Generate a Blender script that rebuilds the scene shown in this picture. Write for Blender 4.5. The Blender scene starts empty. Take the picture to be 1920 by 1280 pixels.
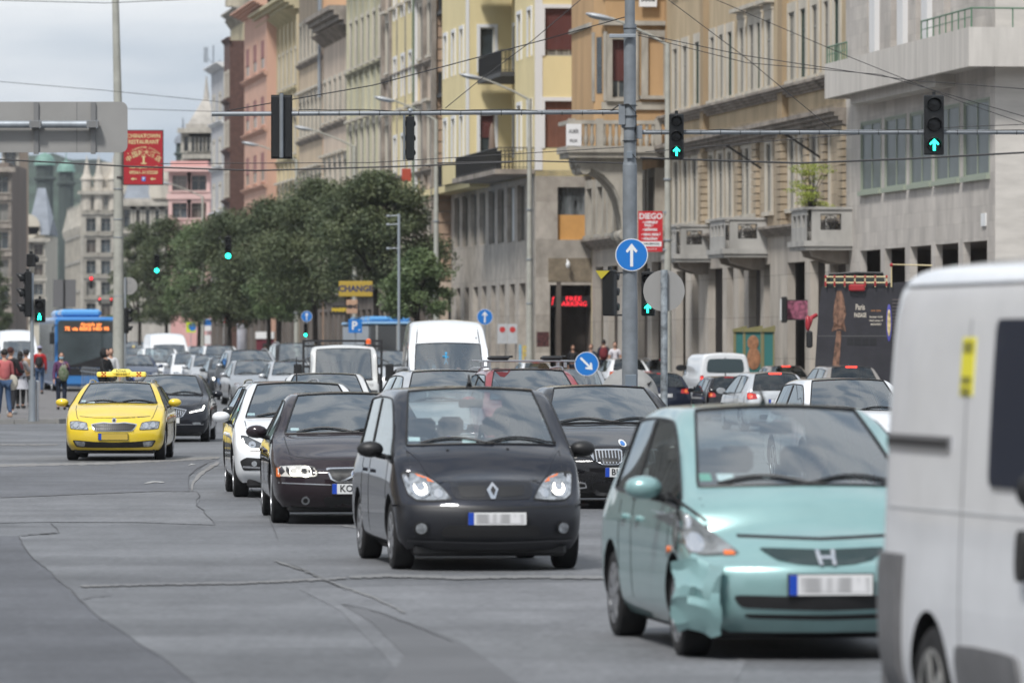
import bpy, bmesh, math, random
from mathutils import Vector, Matrix
from mathutils.bvhtree import BVHTree
random.seed(7)
R = math.radians
S = bpy.context.scene
C = S.collection
# ---------------------------------------------------------------- camera, light, exposure
F, CX, HY, CH = 10667.0, 960.0, 645.0, 1.95      # focal length in photo pixels, centre, horizon row, eye height
cam = bpy.data.cameras.new('camera'); cam_ob = bpy.data.objects.new('camera', cam); C.objects.link(cam_ob)
cam_ob.location = (0, 0, CH); cam_ob.rotation_euler = (R(90), 0, 0)
cam.lens = 200; cam.sensor_width = 36; cam.shift_y = (HY-640)/1920
cam.clip_start = 1; cam.clip_end = 20000
cam.dof.use_dof = True; cam.dof.focus_distance = 78; cam.dof.aperture_fstop = 4.0
S.camera = cam_ob
S.view_settings.view_transform = 'Standard'; S.view_settings.look = 'None'
S.view_settings.exposure = 0.64; S.view_settings.gamma = 1
S.render.engine = 'CYCLES'
S.cycles.max_bounces = 6; S.cycles.transparent_max_bounces = 12; S.cycles.use_denoising = True
SUN_EL, SUN_AZ = 52, 205       # azimuth clockwise from +Y (straight ahead)
w = bpy.data.worlds.new('World'); S.world = w; w.use_nodes = True
nt = w.node_tree; nt.nodes.clear()
def N(nt, t, **k):
    n = nt.nodes.new(t)
    for a, b in k.items():
        if a in n.inputs: n.inputs[a].default_value = b
        else: setattr(n, a, b)
    return n
out = N(nt, 'ShaderNodeOutputWorld'); bg = N(nt, 'ShaderNodeBackground')
sky = N(nt, 'ShaderNodeTexSky'); sky.sky_type = 'NISHITA'; sky.sun_disc = False
sky.sun_elevation = R(SUN_EL); sky.sun_rotation = R(SUN_AZ); sky.air_density = 1.0; sky.dust_density = 2.0
tc = N(nt, 'ShaderNodeTexCoord')
mp = N(nt, 'ShaderNodeMapping'); mp.inputs['Scale'].default_value = (1.0, 1.0, 3.2); mp.inputs['Location'].default_value = (0.35, 0.2, 0.12)
nt.links.new(tc.outputs['Generated'], mp.inputs['Vector'])
n1 = N(nt, 'ShaderNodeTexNoise'); n1.inputs['Scale'].default_value = 7.5; n1.inputs['Detail'].default_value = 5; n1.inputs['Roughness'].default_value = .48
n1.inputs['Distortion'].default_value = .4
nt.links.new(mp.outputs[0], n1.inputs['Vector'])
cr = N(nt, 'ShaderNodeValToRGB'); cr.color_ramp.elements[0].position = .40; cr.color_ramp.elements[1].position = .58
cr.color_ramp.elements[0].color = (3.9, 4.6, 5.5, 1); cr.color_ramp.elements[1].color = (7.2, 7.45, 7.8, 1)
nt.links.new(n1.outputs['Fac'], cr.inputs['Fac'])
mix = N(nt, 'ShaderNodeMixRGB'); mix.inputs[0].default_value = .9
nt.links.new(sky.outputs[0], mix.inputs[1]); nt.links.new(cr.outputs[0], mix.inputs[2])
nt.links.new(mix.outputs[0], bg.inputs[0]); bg.inputs[1].default_value = 0.082
nt.links.new(bg.outputs[0], out.inputs[0])
sl = bpy.data.lights.new('sun', 'SUN'); sl.energy = 2.3; sl.angle = R(10); sl.color = (1, .975, .94)
so = bpy.data.objects.new('sun', sl); C.objects.link(so)
sd = Vector((math.sin(R(SUN_AZ))*math.cos(R(SUN_EL)), math.cos(R(SUN_AZ))*math.cos(R(SUN_EL)), math.sin(R(SUN_EL))))
so.rotation_euler = sd.to_track_quat('Z', 'Y').to_euler()

# ---------------------------------------------------------------- coordinates
TH = math.atan(1440/F)                            # the street runs away 7.7 degrees to the left
def at(px, py, s): return Vector(((px-CX)/s, F/s, CH-(py-HY)/s))     # s = photo pixels per metre at that distance
def gd(px, py, z=0.0): s = (py-HY)/(CH-z); return Vector(((px-CX)/s, F/s, z))
def st(u, v, z=0.0): return Vector((-u*math.sin(TH)+v*math.cos(TH), u*math.cos(TH)+v*math.sin(TH), z))
def fu(px, v):
    t = (px-CX)/F
    return v*(math.cos(TH)-t*math.sin(TH))/(math.sin(TH)+t*math.cos(TH))
def fz(px, py, v):
    p = st(fu(px, v), v); return CH-(py-HY)*p.y/F
# ---------------------------------------------------------------- materials
MATS = {}
def mat(name, col, rough=.6, metal=0.0, var=0.0, scale=3.0, stretch=(1,1,1), bump=0.0, bscale=None, coat=0.0, emit=0.0, col2=None, detail=4, lo=.35, hi=.65, spec=.5):
    if name in MATS: return MATS[name]
    m = bpy.data.materials.new(name); m.use_nodes = True; t = m.node_tree; b = t.nodes['Principled BSDF']
    col = tuple(col)+(1,) if len(col) == 3 else col
    b.inputs['Base Color'].default_value = col; b.inputs['Roughness'].default_value = rough; b.inputs['Metallic'].default_value = metal
    b.inputs['Coat Weight'].default_value = coat; b.inputs['Coat Roughness'].default_value = .04
    b.inputs['Specular IOR Level'].default_value = spec
    if emit: b.inputs['Emission Color'].default_value = col; b.inputs['Emission Strength'].default_value = emit
    if var or bump or col2:
        tc = N(t, 'ShaderNodeTexCoord'); mp = N(t, 'ShaderNodeMapping'); mp.inputs['Scale'].default_value = stretch
        t.links.new(tc.outputs['Object'], mp.inputs['Vector'])
        n = N(t, 'ShaderNodeTexNoise'); n.inputs['Scale'].default_value = scale; n.inputs['Detail'].default_value = detail; n.inputs['Roughness'].default_value = .62
        t.links.new(mp.outputs[0], n.inputs['Vector'])
        if var or col2:
            r = N(t, 'ShaderNodeValToRGB'); r.color_ramp.elements[0].position = lo; r.color_ramp.elements[1].position = hi
            c2 = tuple(col2)+(1,) if col2 else tuple(min(1, c*(1+var)) for c in col[:3])+(1,)
            c1 = col if col2 else tuple(c*(1-var) for c in col[:3])+(1,)
            r.color_ramp.elements[0].color = c1; r.color_ramp.elements[1].color = c2
            t.links.new(n.outputs['Fac'], r.inputs['Fac']); t.links.new(r.outputs[0], b.inputs['Base Color'])
        if bump:
            n2 = N(t, 'ShaderNodeTexNoise'); n2.inputs['Scale'].default_value = bscale or scale*4; n2.inputs['Detail'].default_value = 5
            t.links.new(tc.outputs['Object'], n2.inputs['Vector'])
            bp = N(t, 'ShaderNodeBump'); bp.inputs['Strength'].default_value = bump; bp.inputs['Distance'].default_value = .02
            t.links.new(n2.outputs['Fac'], bp.inputs['Height']); t.links.new(bp.outputs[0], b.inputs['Normal'])
    MATS[name] = m; return m
def glass(name, tint=(.55,.62,.62), refl=.10, rough=.02, gcol=(.9,.97,1)):
    if name in MATS: return MATS[name]
    m = bpy.data.materials.new(name); m.use_nodes = True; t = m.node_tree; t.nodes.clear()
    o = N(t, 'ShaderNodeOutputMaterial'); mx = N(t, 'ShaderNodeMixShader')
    tr = N(t, 'ShaderNodeBsdfTransparent'); tr.inputs[0].default_value = tint+(1,)
    gl = N(t, 'ShaderNodeBsdfGlossy'); gl.inputs['Roughness'].default_value = rough; gl.inputs[0].default_value = gcol+(1,)
    fr = N(t, 'ShaderNodeFresnel'); fr.inputs[0].default_value = 1.5
    ad = N(t, 'ShaderNodeMath'); ad.operation = 'MULTIPLY_ADD'; ad.inputs[1].default_value = 1.25; ad.inputs[2].default_value = refl
    ad.use_clamp = True
    t.links.new(fr.outputs[0], ad.inputs[0]); t.links.new(ad.outputs[0], mx.inputs[0])
    t.links.new(tr.outputs[0], mx.inputs[1]); t.links.new(gl.outputs[0], mx.inputs[2]); t.links.new(mx.outputs[0], o.inputs[0])
    MATS[name] = m; return m
def paint(name, col, metal=.3, rough=.32):
    dk = max(col) < .06
    return mat(name, col, .35 if dk else rough, metal*(.5 if dk else 1), coat=1.0, var=.05, scale=2.0, bump=.004, bscale=2, spec=.05 if dk else .5)
BLACK = mat('black plastic', (.012,.012,.013), .5)
RUBBER = mat('tyre rubber', (.011,.011,.012), .85, var=.3, scale=8)
DARK = mat('dark interior', (.03,.03,.034), .8)
SEAT = mat('seat fabric', (.045,.045,.05), .9)
CHROME = mat('chrome', (.75,.76,.78), .18, 1.0)
ALLOY = mat('alloy rim', (.42,.43,.45), .35, .8)
STEEL = mat('galvanised steel', (.30,.33,.36), .5, .35, var=.14, scale=2.5, stretch=(1,1,.5), bump=.1)
DSTEEL = mat('grey painted pole', (.185,.205,.225), .5, .1, var=.16, scale=3, bump=.1)
CONC = mat('concrete pole', (.36,.36,.32), .85, var=.10, scale=3, bump=.2)
WGLASS = glass('windscreen glass', (.80,.88,.87), .22, gcol=(.93,.98,1))
SGLASS = glass('side glass', (.45,.50,.50), .03)
RGLASS = glass('rear glass', (.66,.72,.72), .03)
SIGNALBLK = mat('signal housing black', (.008,.009,.010), .45)
LAMPOFF = mat('unlit signal lens', (.012,.012,.012), .25)
GREEN = mat('lit green signal', (.02,.95,.62), .4, emit=4.0)
REDL = mat('lit red signal', (1,.03,.04), .4, emit=2.4)
TAILRED = mat('tail lamp red', (.42,.012,.014), .2, coat=1)
BRAKE = mat('lit brake lamp', (1,.05,.03), .3, emit=1.6)
HEADGL = mat('headlamp glass', (.34,.36,.38), .12, .55, coat=1, var=.5, scale=14)
HEADON = mat('lit headlamp', (1,.93,.78), .3, emit=4.0)
DRL = mat('daytime running lamp', (1,.97,.9), .3, emit=3.0)
AMBER = mat('amber lens', (.75,.16,.03), .25, coat=.5)
WHITE = mat('white painted', (.72,.73,.73), .4, var=.04)
BLUE = mat('sign blue', (.008,.16,.52), .4)
PLATEW = mat('number plate white', (.68,.69,.69), .4)
PLATEB = mat('number plate blue', (.01,.06,.42), .4)
INK = mat('lettering black', (.012,.012,.014), .5)
BLUR = mat('plate smudge grey', (.52,.52,.53), .5, var=.32, scale=11, stretch=(1,1,.15), detail=1, lo=.4, hi=.6)
def panels(m, pw, ph, face='x', dark=.62, gap=.012, off=.5):
    """thin joints of cladding slabs, laid in the wall's own plane, multiplied into the colour"""
    t = m.node_tree; b = t.nodes['Principled BSDF']; src = b.inputs['Base Color'].links[0].from_socket if b.inputs['Base Color'].links else None
    tc = N(t, 'ShaderNodeTexCoord'); sp_ = N(t, 'ShaderNodeSeparateXYZ'); cb = N(t, 'ShaderNodeCombineXYZ'); t.links.new(tc.outputs['Object'], sp_.inputs[0])
    t.links.new(sp_.outputs[1 if face == 'x' else 0], cb.inputs[0]); t.links.new(sp_.outputs[2], cb.inputs[1])
    br = N(t, 'ShaderNodeTexBrick'); br.offset = off; br.inputs['Scale'].default_value = 1; br.inputs['Brick Width'].default_value = pw; br.inputs['Row Height'].default_value = ph; br.inputs['Mortar Size'].default_value = gap; br.inputs['Mortar Smooth'].default_value = .1
    br.inputs['Color1'].default_value = (1,1,1,1); br.inputs['Color2'].default_value = (.84,.84,.85,1); br.inputs['Mortar'].default_value = (dark,dark,dark,1)
    t.links.new(cb.outputs[0], br.inputs[0]); mx = N(t, 'ShaderNodeMixRGB'); mx.blend_type = 'MULTIPLY'; mx.inputs[0].default_value = 1
    if src: t.links.new(src, mx.inputs[1])
    else: mx.inputs[1].default_value = b.inputs['Base Color'].default_value
    t.links.new(br.outputs[0], mx.inputs[2]); t.links.new(mx.outputs[0], b.inputs['Base Color']); return m
def grain(m, scale=15, lo=.66, hi=1.30, stain=.5):
    t = m.node_tree; b = t.nodes['Principled BSDF']; src = b.inputs['Base Color'].links[0].from_socket; tc = N(t, 'ShaderNodeTexCoord')
    for sc, a, c, st_ in ((scale, lo, hi, (1,1,1)), (stain, .78, 1.16, (.35,1,1)), (1.7, .88, 1.10, (1,.25,1)), (4.5, .90, 1.08, (1,1,1))):
        mp = N(t, 'ShaderNodeMapping'); mp.inputs['Scale'].default_value = st_; n = N(t, 'ShaderNodeTexNoise'); n.inputs['Scale'].default_value = sc; n.inputs['Detail'].default_value = 3; n.inputs['Roughness'].default_value = .7
        t.links.new(tc.outputs['Object'], mp.inputs[0]); t.links.new(mp.outputs[0], n.inputs[0]); r = N(t, 'ShaderNodeMapRange'); r.inputs[1].default_value = .3; r.inputs[2].default_value = .7; r.inputs[3].default_value = a; r.inputs[4].default_value = c
        t.links.new(n.outputs[0], r.inputs[0]); mx = N(t, 'ShaderNodeMixRGB'); mx.blend_type = 'MULTIPLY'; mx.inputs[0].default_value = 1; t.links.new(src, mx.inputs[1]); t.links.new(r.outputs[0], mx.inputs[2]); src = mx.outputs[0]
    t.links.new(src, b.inputs['Base Color']); return m
# ---------------------------------------------------------------- mesh helpers
def tag(o, label=None, cat=None, group=None, kind=None):
    if label: o['label'] = label
    if cat: o['category'] = cat
    if group: o['group'] = group
    if kind: o['kind'] = kind
    return o
def empty(name, loc=(0,0,0), rz=0.0, label=None, cat=None, group=None, kind=None, scale=1.0):
    o = bpy.data.objects.new(name, None); C.objects.link(o); o.location = loc; o.rotation_euler = (0,0,rz); o.scale = (scale,)*3
    o.empty_display_size = .3
    return tag(o, label, cat, group, kind)
class MB:
    def __init__(s): s.v = []; s.f = []
    def add(s, vs, fs):
        b = len(s.v); s.v += [tuple(v) for v in vs]; s.f += [tuple(b+i for i in f) for f in fs]; return s
    def box(s, x0, x1, y0, y1, z0, z1):
        if x0 > x1: x0, x1 = x1, x0
        if y0 > y1: y0, y1 = y1, y0
        if z0 > z1: z0, z1 = z1, z0
        return s.add([(x0,y0,z0),(x1,y0,z0),(x1,y1,z0),(x0,y1,z0),(x0,y0,z1),(x1,y0,z1),(x1,y1,z1),(x0,y1,z1)],
                     [(0,3,2,1),(4,5,6,7),(0,1,5,4),(1,2,6,5),(2,3,7,6),(3,0,4,7)])
    def cham(s, x0, x1, y0, y1, z0, z1, c):       # box with all vertical and horizontal edges cut
        pts = []
        for z, i in ((z0, c), (z0+c, 0), (z1-c, 0), (z1, c)):
            a0, a1, b0, b1 = x0+i, x1-i, y0+i, y1-i; k = c if i == 0 else c*.5
            pts.append([(a0+k,b0,z),(a1-k,b0,z),(a1,b0+k,z),(a1,b1-k,z),(a1-k,b1,z),(a0+k,b1,z),(a0,b1-k,z),(a0,b0+k,z)])
        fs = [tuple(range(7,-1,-1)), tuple(range(24,32))]
        for r in range(3):
            for i in range(8): j = (i+1) % 8; fs.append((r*8+i, r*8+j, r*8+8+j, r*8+8+i))
        return s.add([p for r in pts for p in r], fs)
    def quad(s, a, b, c, d): return s.add([a,b,c,d], [(0,1,2,3)])
    def prism(s, poly, ext):                       # poly: 3-D points, ext: vector
        n = len(poly); e = Vector(ext); P = [Vector(p) for p in poly]
        return s.add(P+[p+e for p in P], [tuple(range(n-1,-1,-1)), tuple(range(n,2*n))]+[(i,(i+1)%n,n+(i+1)%n,n+i) for i in range(n)])
    def tube(s, pts, r, n=8, cap=True):
        pts = [Vector(p) for p in pts]; rs = r if isinstance(r, (list, tuple)) else [r]*len(pts)
        d0 = (pts[1]-pts[0]).normalized(); up = Vector((0,0,1)) if abs(d0.z) < .9 else Vector((1,0,0))
        rings = []; a = d0.cross(up).normalized()
        for i, p in enumerate(pts):
            d = ((pts[min(i+1,len(pts)-1)]-p).normalized()+(p-pts[max(i-1,0)]).normalized())
            d = d.normalized() if d.length > 1e-6 else d0
            a = (a-d*a.dot(d)).normalized(); b = d.cross(a)
            rings.append([p+(a*math.cos(2*math.pi*k/n)+b*math.sin(2*math.pi*k/n))*rs[i] for k in range(n)])
        fs = [(i*n+k, i*n+(k+1)%n, (i+1)*n+(k+1)%n, (i+1)*n+k) for i in range(len(pts)-1) for k in range(n)]
        if cap: fs += [tuple(range(n-1,-1,-1)), tuple(range((len(pts)-1)*n, len(pts)*n))]
        return s.add([v for r_ in rings for v in r_], fs)
    def lathe(s, prof, n=24, axis='x', c=(0,0,0)): # prof: (radius, along)
        vs = []
        for r_, h in prof:
            for k in range(n):
                t = 2*math.pi*k/n; a, b = r_*math.cos(t), r_*math.sin(t)
                vs.append({'x':(c[0]+h,c[1]+a,c[2]+b),'y':(c[0]+a,c[1]+h,c[2]+b),'z':(c[0]+a,c[1]+b,c[2]+h)}[axis])
        m = len(prof); fs = [(i*n+k, i*n+(k+1)%n, (i+1)*n+(k+1)%n, (i+1)*n+k) for i in range(m-1) for k in range(n)]
        if prof[0][0] > 1e-4: fs.append(tuple(range(n-1,-1,-1)))
        if prof[-1][0] > 1e-4: fs.append(tuple(range((m-1)*n, m*n)))
        return s.add(vs, fs)
    def ell(s, c, r, n=12, m=8, M=None):
        vs = [];
        for i in range(m+1):
            p = math.pi*i/m
            for k in range(n):
                t = 2*math.pi*k/n; v = Vector((r[0]*math.sin(p)*math.cos(t), r[1]*math.sin(p)*math.sin(t), r[2]*math.cos(p)))
                if M: v = M @ v
                vs.append(Vector(c)+v)
        return s.add(vs, [(i*n+k, (i+1)*n+k, (i+1)*n+(k+1)%n, i*n+(k+1)%n) for i in range(m) for k in range(n)])
    def mesh(s, name, m=None, smooth=False):
        me = bpy.data.meshes.new(name); me.from_pydata(s.v, [], s.f)
        if m: me.materials.append(m)
        if smooth:
            bm = bmesh.new(); bm.from_mesh(me); bmesh.ops.remove_doubles(bm, verts=bm.verts, dist=1e-5); bmesh.ops.recalc_face_normals(bm, faces=bm.faces)
            bm.to_mesh(me); bm.free(); me.shade_smooth(); me.set_sharp_from_angle(angle=R(38))
        me.update(); return me
    def build(s, name, m, parent=None, smooth=False, label=None, cat=None, group=None, kind=None, loc=None, rz=0):
        o = bpy.data.objects.new(name, s.mesh(name, m, smooth)); C.objects.link(o); o.parent = parent
        if loc is not None: o.location = loc; o.rotation_euler = (0,0,rz)
        return tag(o, label, cat, group, kind)
def inst(o, parent=None, loc=None, rz=None, m=None):
    c = o.copy(); C.objects.link(c); c.parent = parent
    if loc is not None: c.location = loc
    if rz is not None: c.rotation_euler = (0,0,rz)
    return c
def copy_tree(o, parent=None):
    c = o.copy(); C.objects.link(c); c.parent = parent; c.matrix_parent_inverse = o.matrix_parent_inverse.copy()
    for ch in KIDS.get(o.name, list(o.children)): copy_tree(ch, c)
    return c
KIDS = {}
def evalmesh(o):
    bpy.context.view_layer.update(); dg = bpy.context.evaluated_depsgraph_get(); return bpy.data.meshes.new_from_object(o.evaluated_get(dg))
TXT = {}
def text_mesh(body, size, bold=0.0):
    k = (body, size, bold)
    if k in TXT: return TXT[k]
    cu = bpy.data.curves.new('text', 'FONT'); cu.body = body; cu.size = size; cu.align_x = 'CENTER'; cu.align_y = 'CENTER'; cu.offset = bold; cu.resolution_u = 2
    o = bpy.data.objects.new('text', cu); C.objects.link(o); me = evalmesh(o)
    bpy.data.objects.remove(o); bpy.data.curves.remove(cu); TXT[k] = me; return me
def text(body, size, M, m, name='lettering', parent=None, bold=0.0, sx=1.0):
    """flat lettering; M maps text plane (x right, y up, z out) to the parent's space"""
    src = text_mesh(body, size, bold); me = src.copy()
    me.transform(Matrix.Diagonal((sx,1,1,1))); me.transform(M)
    me.materials.clear(); me.materials.append(m)
    o = bpy.data.objects.new(name, me); C.objects.link(o); o.parent = parent; return o
def MF(x, y, z): # facing -Y (toward the camera)
    return Matrix.Translation((x,y,z)) @ Matrix.Rotation(R(90),4,'X')
def MX(x, y, z): # facing -X in a facade frame, readable from the street (text runs toward -y)
    return Matrix.Translation((x,y,z)) @ Matrix(((0,0,-1,0),(-1,0,0,0),(0,1,0,0),(0,0,0,1)))
# ---------------------------------------------------------------- cars
COLS = [-3,-2,-1,0,1,2,3]
def lerp(a, b, t): return a+(b-a)*t
def stations(P):
    W, L, H = P['W']/2, P['L'], P['H']
    zn, zc, zb = P['nose_z'], P['cowl_z'], P['belt']
    yc, yh, yr, yb, zbk = P['cowl_y'], P['head_y'], P['roof_y'], P['back_y'], P['back_z']
    wr = P['roof_w']/2; b0 = P.get('bot', .19); ns = P.get('nose_slope', 1.0); bow = P.get('bow', .24)
    st_ = []
    def add(y, ws, zs, ztc, dy=None, bw=0.0, tb=None, side='paint', top='paint'):
        st_.append(dict(y=y, w=ws, z=zs, zt=ztc, dy=dy or [0]*7, bow=bw, tb=bw if tb is None else tb, side=side, top=top))
    nw = P.get('nose_w', 1.0)
    add(0, [W*q*nw for q in (.78,.88,.91,.90,.86,.82,.74)], [b0, b0+.1, .46, .60, zn-.13, zn-.06, zn], zn+.015,
        [q*ns for q in (.10,.02,0,.03,.08,.13,.20)], bow)
    add(.30, [W*q for q in (.86,.96,.975,.97,.94,.91,.84)], [b0,.27,.5,.66, zn-.03, zn+.005, zn+.04], zn+.075, [q*ns for q in (0,0,0,.02,.06,.1,.14)], bow*.45)
    zm = lerp(zn, zc, .62); ym = lerp(.35, yc, .55)
    add(ym, [W*q for q in (.88,.98,1,1,.975,.95,.88)], [b0,.26,.5,.72, lerp(zm,zb,.3)-.05, zm-.015, zm+.01], zm+.05, None, .05)
    add(yc, [W*q for q in (.88,.985,1,1,.965,.945,.90)], [b0,.26,.5,.75, zb-.03, zb+.03, zc], zc+.02, None, 0, P.get('wbow', .22), side='glass', top='wind')
    # pillar line from the cowl to the header
    for t in (.5,):
        y = lerp(yc, yh, t); z6 = lerp(zc, H-.055, t)+.03; w6 = lerp(W*.90, wr-.02, t)
        add(y, [W*.88, W*.985, W, W, W*.965, w6+.045, w6], [b0,.26,.5,.76, zb, z6-.055, z6], z6+.03, None, 0, lerp(P.get('wbow',.22), .10, t), side='glass', top='wind')
    zr = H
    add(yh, [W*.88, W*.985, W, W, W*.965, wr+.045, wr-.02], [b0,.26,.5,.77, zb, zr-.115, zr-.05], zr-.015, None, 0, .10, side='glass')
    add(yh+.14, [W*.88, W*.985, W, W, W*.965, wr+.045, wr-.02], [b0,.26,.5,.77, zb+.003, zr-.10, zr-.035], zr-.004, None, 0, .08, side='glass')
    ymid = lerp(yh, yr, .55)
    add(ymid, [W*.88, W*.985, W, W, W*.965, wr+.045, wr-.02], [b0,.26,.5,.78, zb+.015, zr-.09, zr-.025], zr, None, 0, 0, side='glass')
    rz = P.get('rear_drop', .06)
    add(yr-.12, [W*.88, W*.985, W, W, W*.96, wr+.03, wr-.04], [b0,.26,.5,.78, zb+.03, zr-rz-.07, zr-rz-.005], zr-rz*.6+.02, None, 0, -.03, side=P.get('cside','paint'))
    add(yr, [W*.88, W*.985, W, W, W*.955, wr+.02, wr-.05], [b0,.26,.5,.78, zb+.035, zr-rz-.08, zr-rz-.02], zr-rz*.6+.01, None, 0, -.05, side=P.get('dside','paint'), top='rglass')
    wb = P.get('back_w', .86)
    if yb-yr > .25:
        z6 = lerp(zr-rz, zbk, .5)+.03
        add(lerp(yr,yb,.5), [W*.88, W*.985, W, W, W*.95, lerp(wr+.02,W*wb,.5)+.02, lerp(wr-.05,W*wb-.03,.5)], [b0,.26,.5,.78, min(zb+.035,z6-.12), z6-.055, z6], z6+.02, None, 0, -.05, side='paint', top='rglass')
    add(yb, [W*.86, W*.975, W*.99, W*.99, W*.94, W*wb+.03, W*wb-.02], [b0+.02,.27,.5,.78, min(zb,zbk-.1), zbk-.045, zbk], zbk+.015, [0]*7, -.0, -.06)
    if P.get('trunk'):
        zt = P['trunk_z']
        add(L-.22, [W*.84, W*.955, W*.97, W*.97, W*.93, W*.86, W*.80], [b0+.03,.28,.5,.76, zt-.10, zt-.04, zt], zt+.015, None, -.05)
        add(L, [W*q for q in (.76,.86,.89,.89,.86,.82,.76)], [b0+.06,.3,.5,.68, zt-.16, zt-.07, zt], zt+.01, [-.04,0,0,-.01,-.04,-.06,-.08], -.18)
    else:
        add(L, [W*q for q in (.78,.88,.91,.91,.89,.87,.82)], [b0+.05,.3,.48,.62,.74,.84, min(zbk-.06,.92)], min(zbk-.05,.93), [-.05,0,0,-.03,-.06,-.08,-.10], -.15)
    return st_
def car_shell(P, name, level=2):
    """box-modelled shell, smoothed, arches cut out; returns {material key: mesh} and the bvh"""
    ST = P['st'] if 'st' in P else stations(P); nJ = len(ST); U = [0, .46, .885, 1.0]
    keys = ['paint','wind','glass','rglass','black','bump']; vid = {}; V = []; Fc = []; Mi = []
    def vert(c, j, k):
        q = (c, j, k)
        if q in vid: return vid[q]
        s = ST[j]; u = U[abs(c)]; sg = -1 if c < 0 else 1
        if abs(c) == 3 or k not in (0, 6):
            x = s['w'][k]*u; z = s['z'][k]
            if abs(c) != 3: z = z
            y = s['y']+s['dy'][k]+s['bow']*u*u*(1 if abs(c)==3 else .9)
            if abs(c) == 3 and k == 6: y = s['y']+s['dy'][k]+s['tb']
        elif k == 6:
            x = s['w'][6]*u; z = s['z'][6]+(s['zt']-s['z'][6])*(1-u*u); y = s['y']+s['dy'][6]+s['tb']*u*u
        else:
            x = s['w'][0]*u; z = s['z'][0]; y = s['y']+s['dy'][0]+s['bow']*u*u
        vid[q] = len(V); V.append((sg*x, y, z)); return vid[q]
    def face(qs, m): Fc.append([vert(*q) for q in qs]); Mi.append(keys.index(m))
    low = P.get('low_black', 0)
    for j in range(nJ-1):
        for sg in (-1, 1):
            for k in range(6):
                m = 'paint'
                if k == 4 and ST[j]['side'] == 'glass': m = 'glass'
                if k < low: m = 'black'
                if j == 0 and k < P.get('bump', 0): m = 'bump'
                q = [(3*sg,j,k),(3*sg,j+1,k),(3*sg,j+1,k+1),(3*sg,j,k+1)]
                face(q if sg > 0 else q[::-1], m)
        for a, b in zip(COLS[:-1], COLS[1:]):
            m = 'paint'
            if ST[j]['top'] == 'wind' and abs(a) < 3 and abs(b) < 3: m = 'wind'
            if ST[j]['top'] == 'rglass' and abs(a) < 3 and abs(b) < 3: m = 'rglass'
            face([(a,j,6),(b,j,6),(b,j+1,6),(a,j+1,6)], m)
            face([(a,j,0),(a,j+1,0),(b,j+1,0),(b,j,0)], 'black')
    for k in range(6):
        for a, b in zip(COLS[:-1], COLS[1:]):
            face([(a,0,k),(b,0,k),(b,0,k+1),(a,0,k+1)], 'bump' if k < P.get('bump', 0) else 'black' if k < P.get('front_black', 0) else 'paint')
            face([(b,nJ-1,k),(a,nJ-1,k),(a,nJ-1,k+1),(b,nJ-1,k+1)], 'black' if k < P.get('rear_black', 0) else 'paint')
    me = bpy.data.meshes.new(name); me.from_pydata(V, [], Fc)
    for k in keys: me.materials.append(KEYM[k])
    for p, m in zip(me.polygons, Mi): p.material_index = m
    # crisp glass edges
    bm = bmesh.new(); bm.from_mesh(me); bmesh.ops.recalc_face_normals(bm, faces=bm.faces)
    cl = bm.edges.layers.float.new('crease_edge')
    for e in bm.edges:
        ms = {f.material_index for f in e.link_faces}
        if len(ms) > 1 and ms & {1, 2, 3}: e[cl] = .62
    idx = {i: q for q, i in vid.items()}
    for e in bm.edges:
        q, r_ = idx[e.verts[0].index], idx[e.verts[1].index]
        if abs(q[0]) == 3 and abs(r_[0]) == 3 and q[2] == r_[2] == 6 and max(q[1], r_[1]) <= 3: e[cl] = max(e[cl], P.get('hood_crease', .5))
        if q[2] == r_[2] == 3 and abs(q[0]) == 3 == abs(r_[0]): e[cl] = max(e[cl], .28)
        if q[1] == r_[1] == 0 and q[2] == r_[2] == 6: e[cl] = max(e[cl], .35)
        if q[1] == r_[1] == nJ-1 and q[2] == r_[2] == 6: e[cl] = max(e[cl], .4)
        if q[2] == r_[2] == 0 : e[cl] = max(e[cl], .5)
    vl = bm.verts.layers.float.new('crease_vert')
    for v in bm.verts:
        ms = [sum(1 for f in v.link_faces if f.material_index == g) for g in (1, 2, 3)]
        if any(n == 1 for n in ms): v[vl] = .55
    bm.to_mesh(me); bm.free()
    o = bpy.data.objects.new(name, me); C.objects.link(o)
    sm = o.modifiers.new('s', 'SUBSURF'); sm.levels = sm.render_levels = level
    cut = None
    if P.get('arches', True):
        mb = MB(); r = P['wheel_r']+.055; W = P['W']/2
        for y in (P['fa'], P['ra']):
            for sg in (-1, 1):
                mb.lathe([(r, sg*(W-.36)), (r, sg*(W+.2))] if sg > 0 else [(r, sg*(W+.2)), (r, sg*(W-.36))], 40, 'x', (0, y, P['wheel_r']+.015))
        cme = mb.mesh('cut');
        for k in keys: cme.materials.append(KEYM[k])
        bm = bmesh.new(); bm.from_mesh(cme); bmesh.ops.recalc_face_normals(bm, faces=bm.faces)
        for f in bm.faces: f.material_index = 4
        bm.to_mesh(cme); bm.free()
        cut = bpy.data.objects.new('cut', cme); C.objects.link(cut)
        b = o.modifiers.new('b', 'BOOLEAN'); b.operation = 'DIFFERENCE'; b.object = cut; b.solver = 'EXACT'
    full = evalmesh(o)
    bpy.data.objects.remove(o)
    if cut: bpy.data.objects.remove(cut)
    bm = bmesh.new(); bm.from_mesh(full); bvh = BVHTree.FromBMesh(bm); bm.free()
    res = {}
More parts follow.
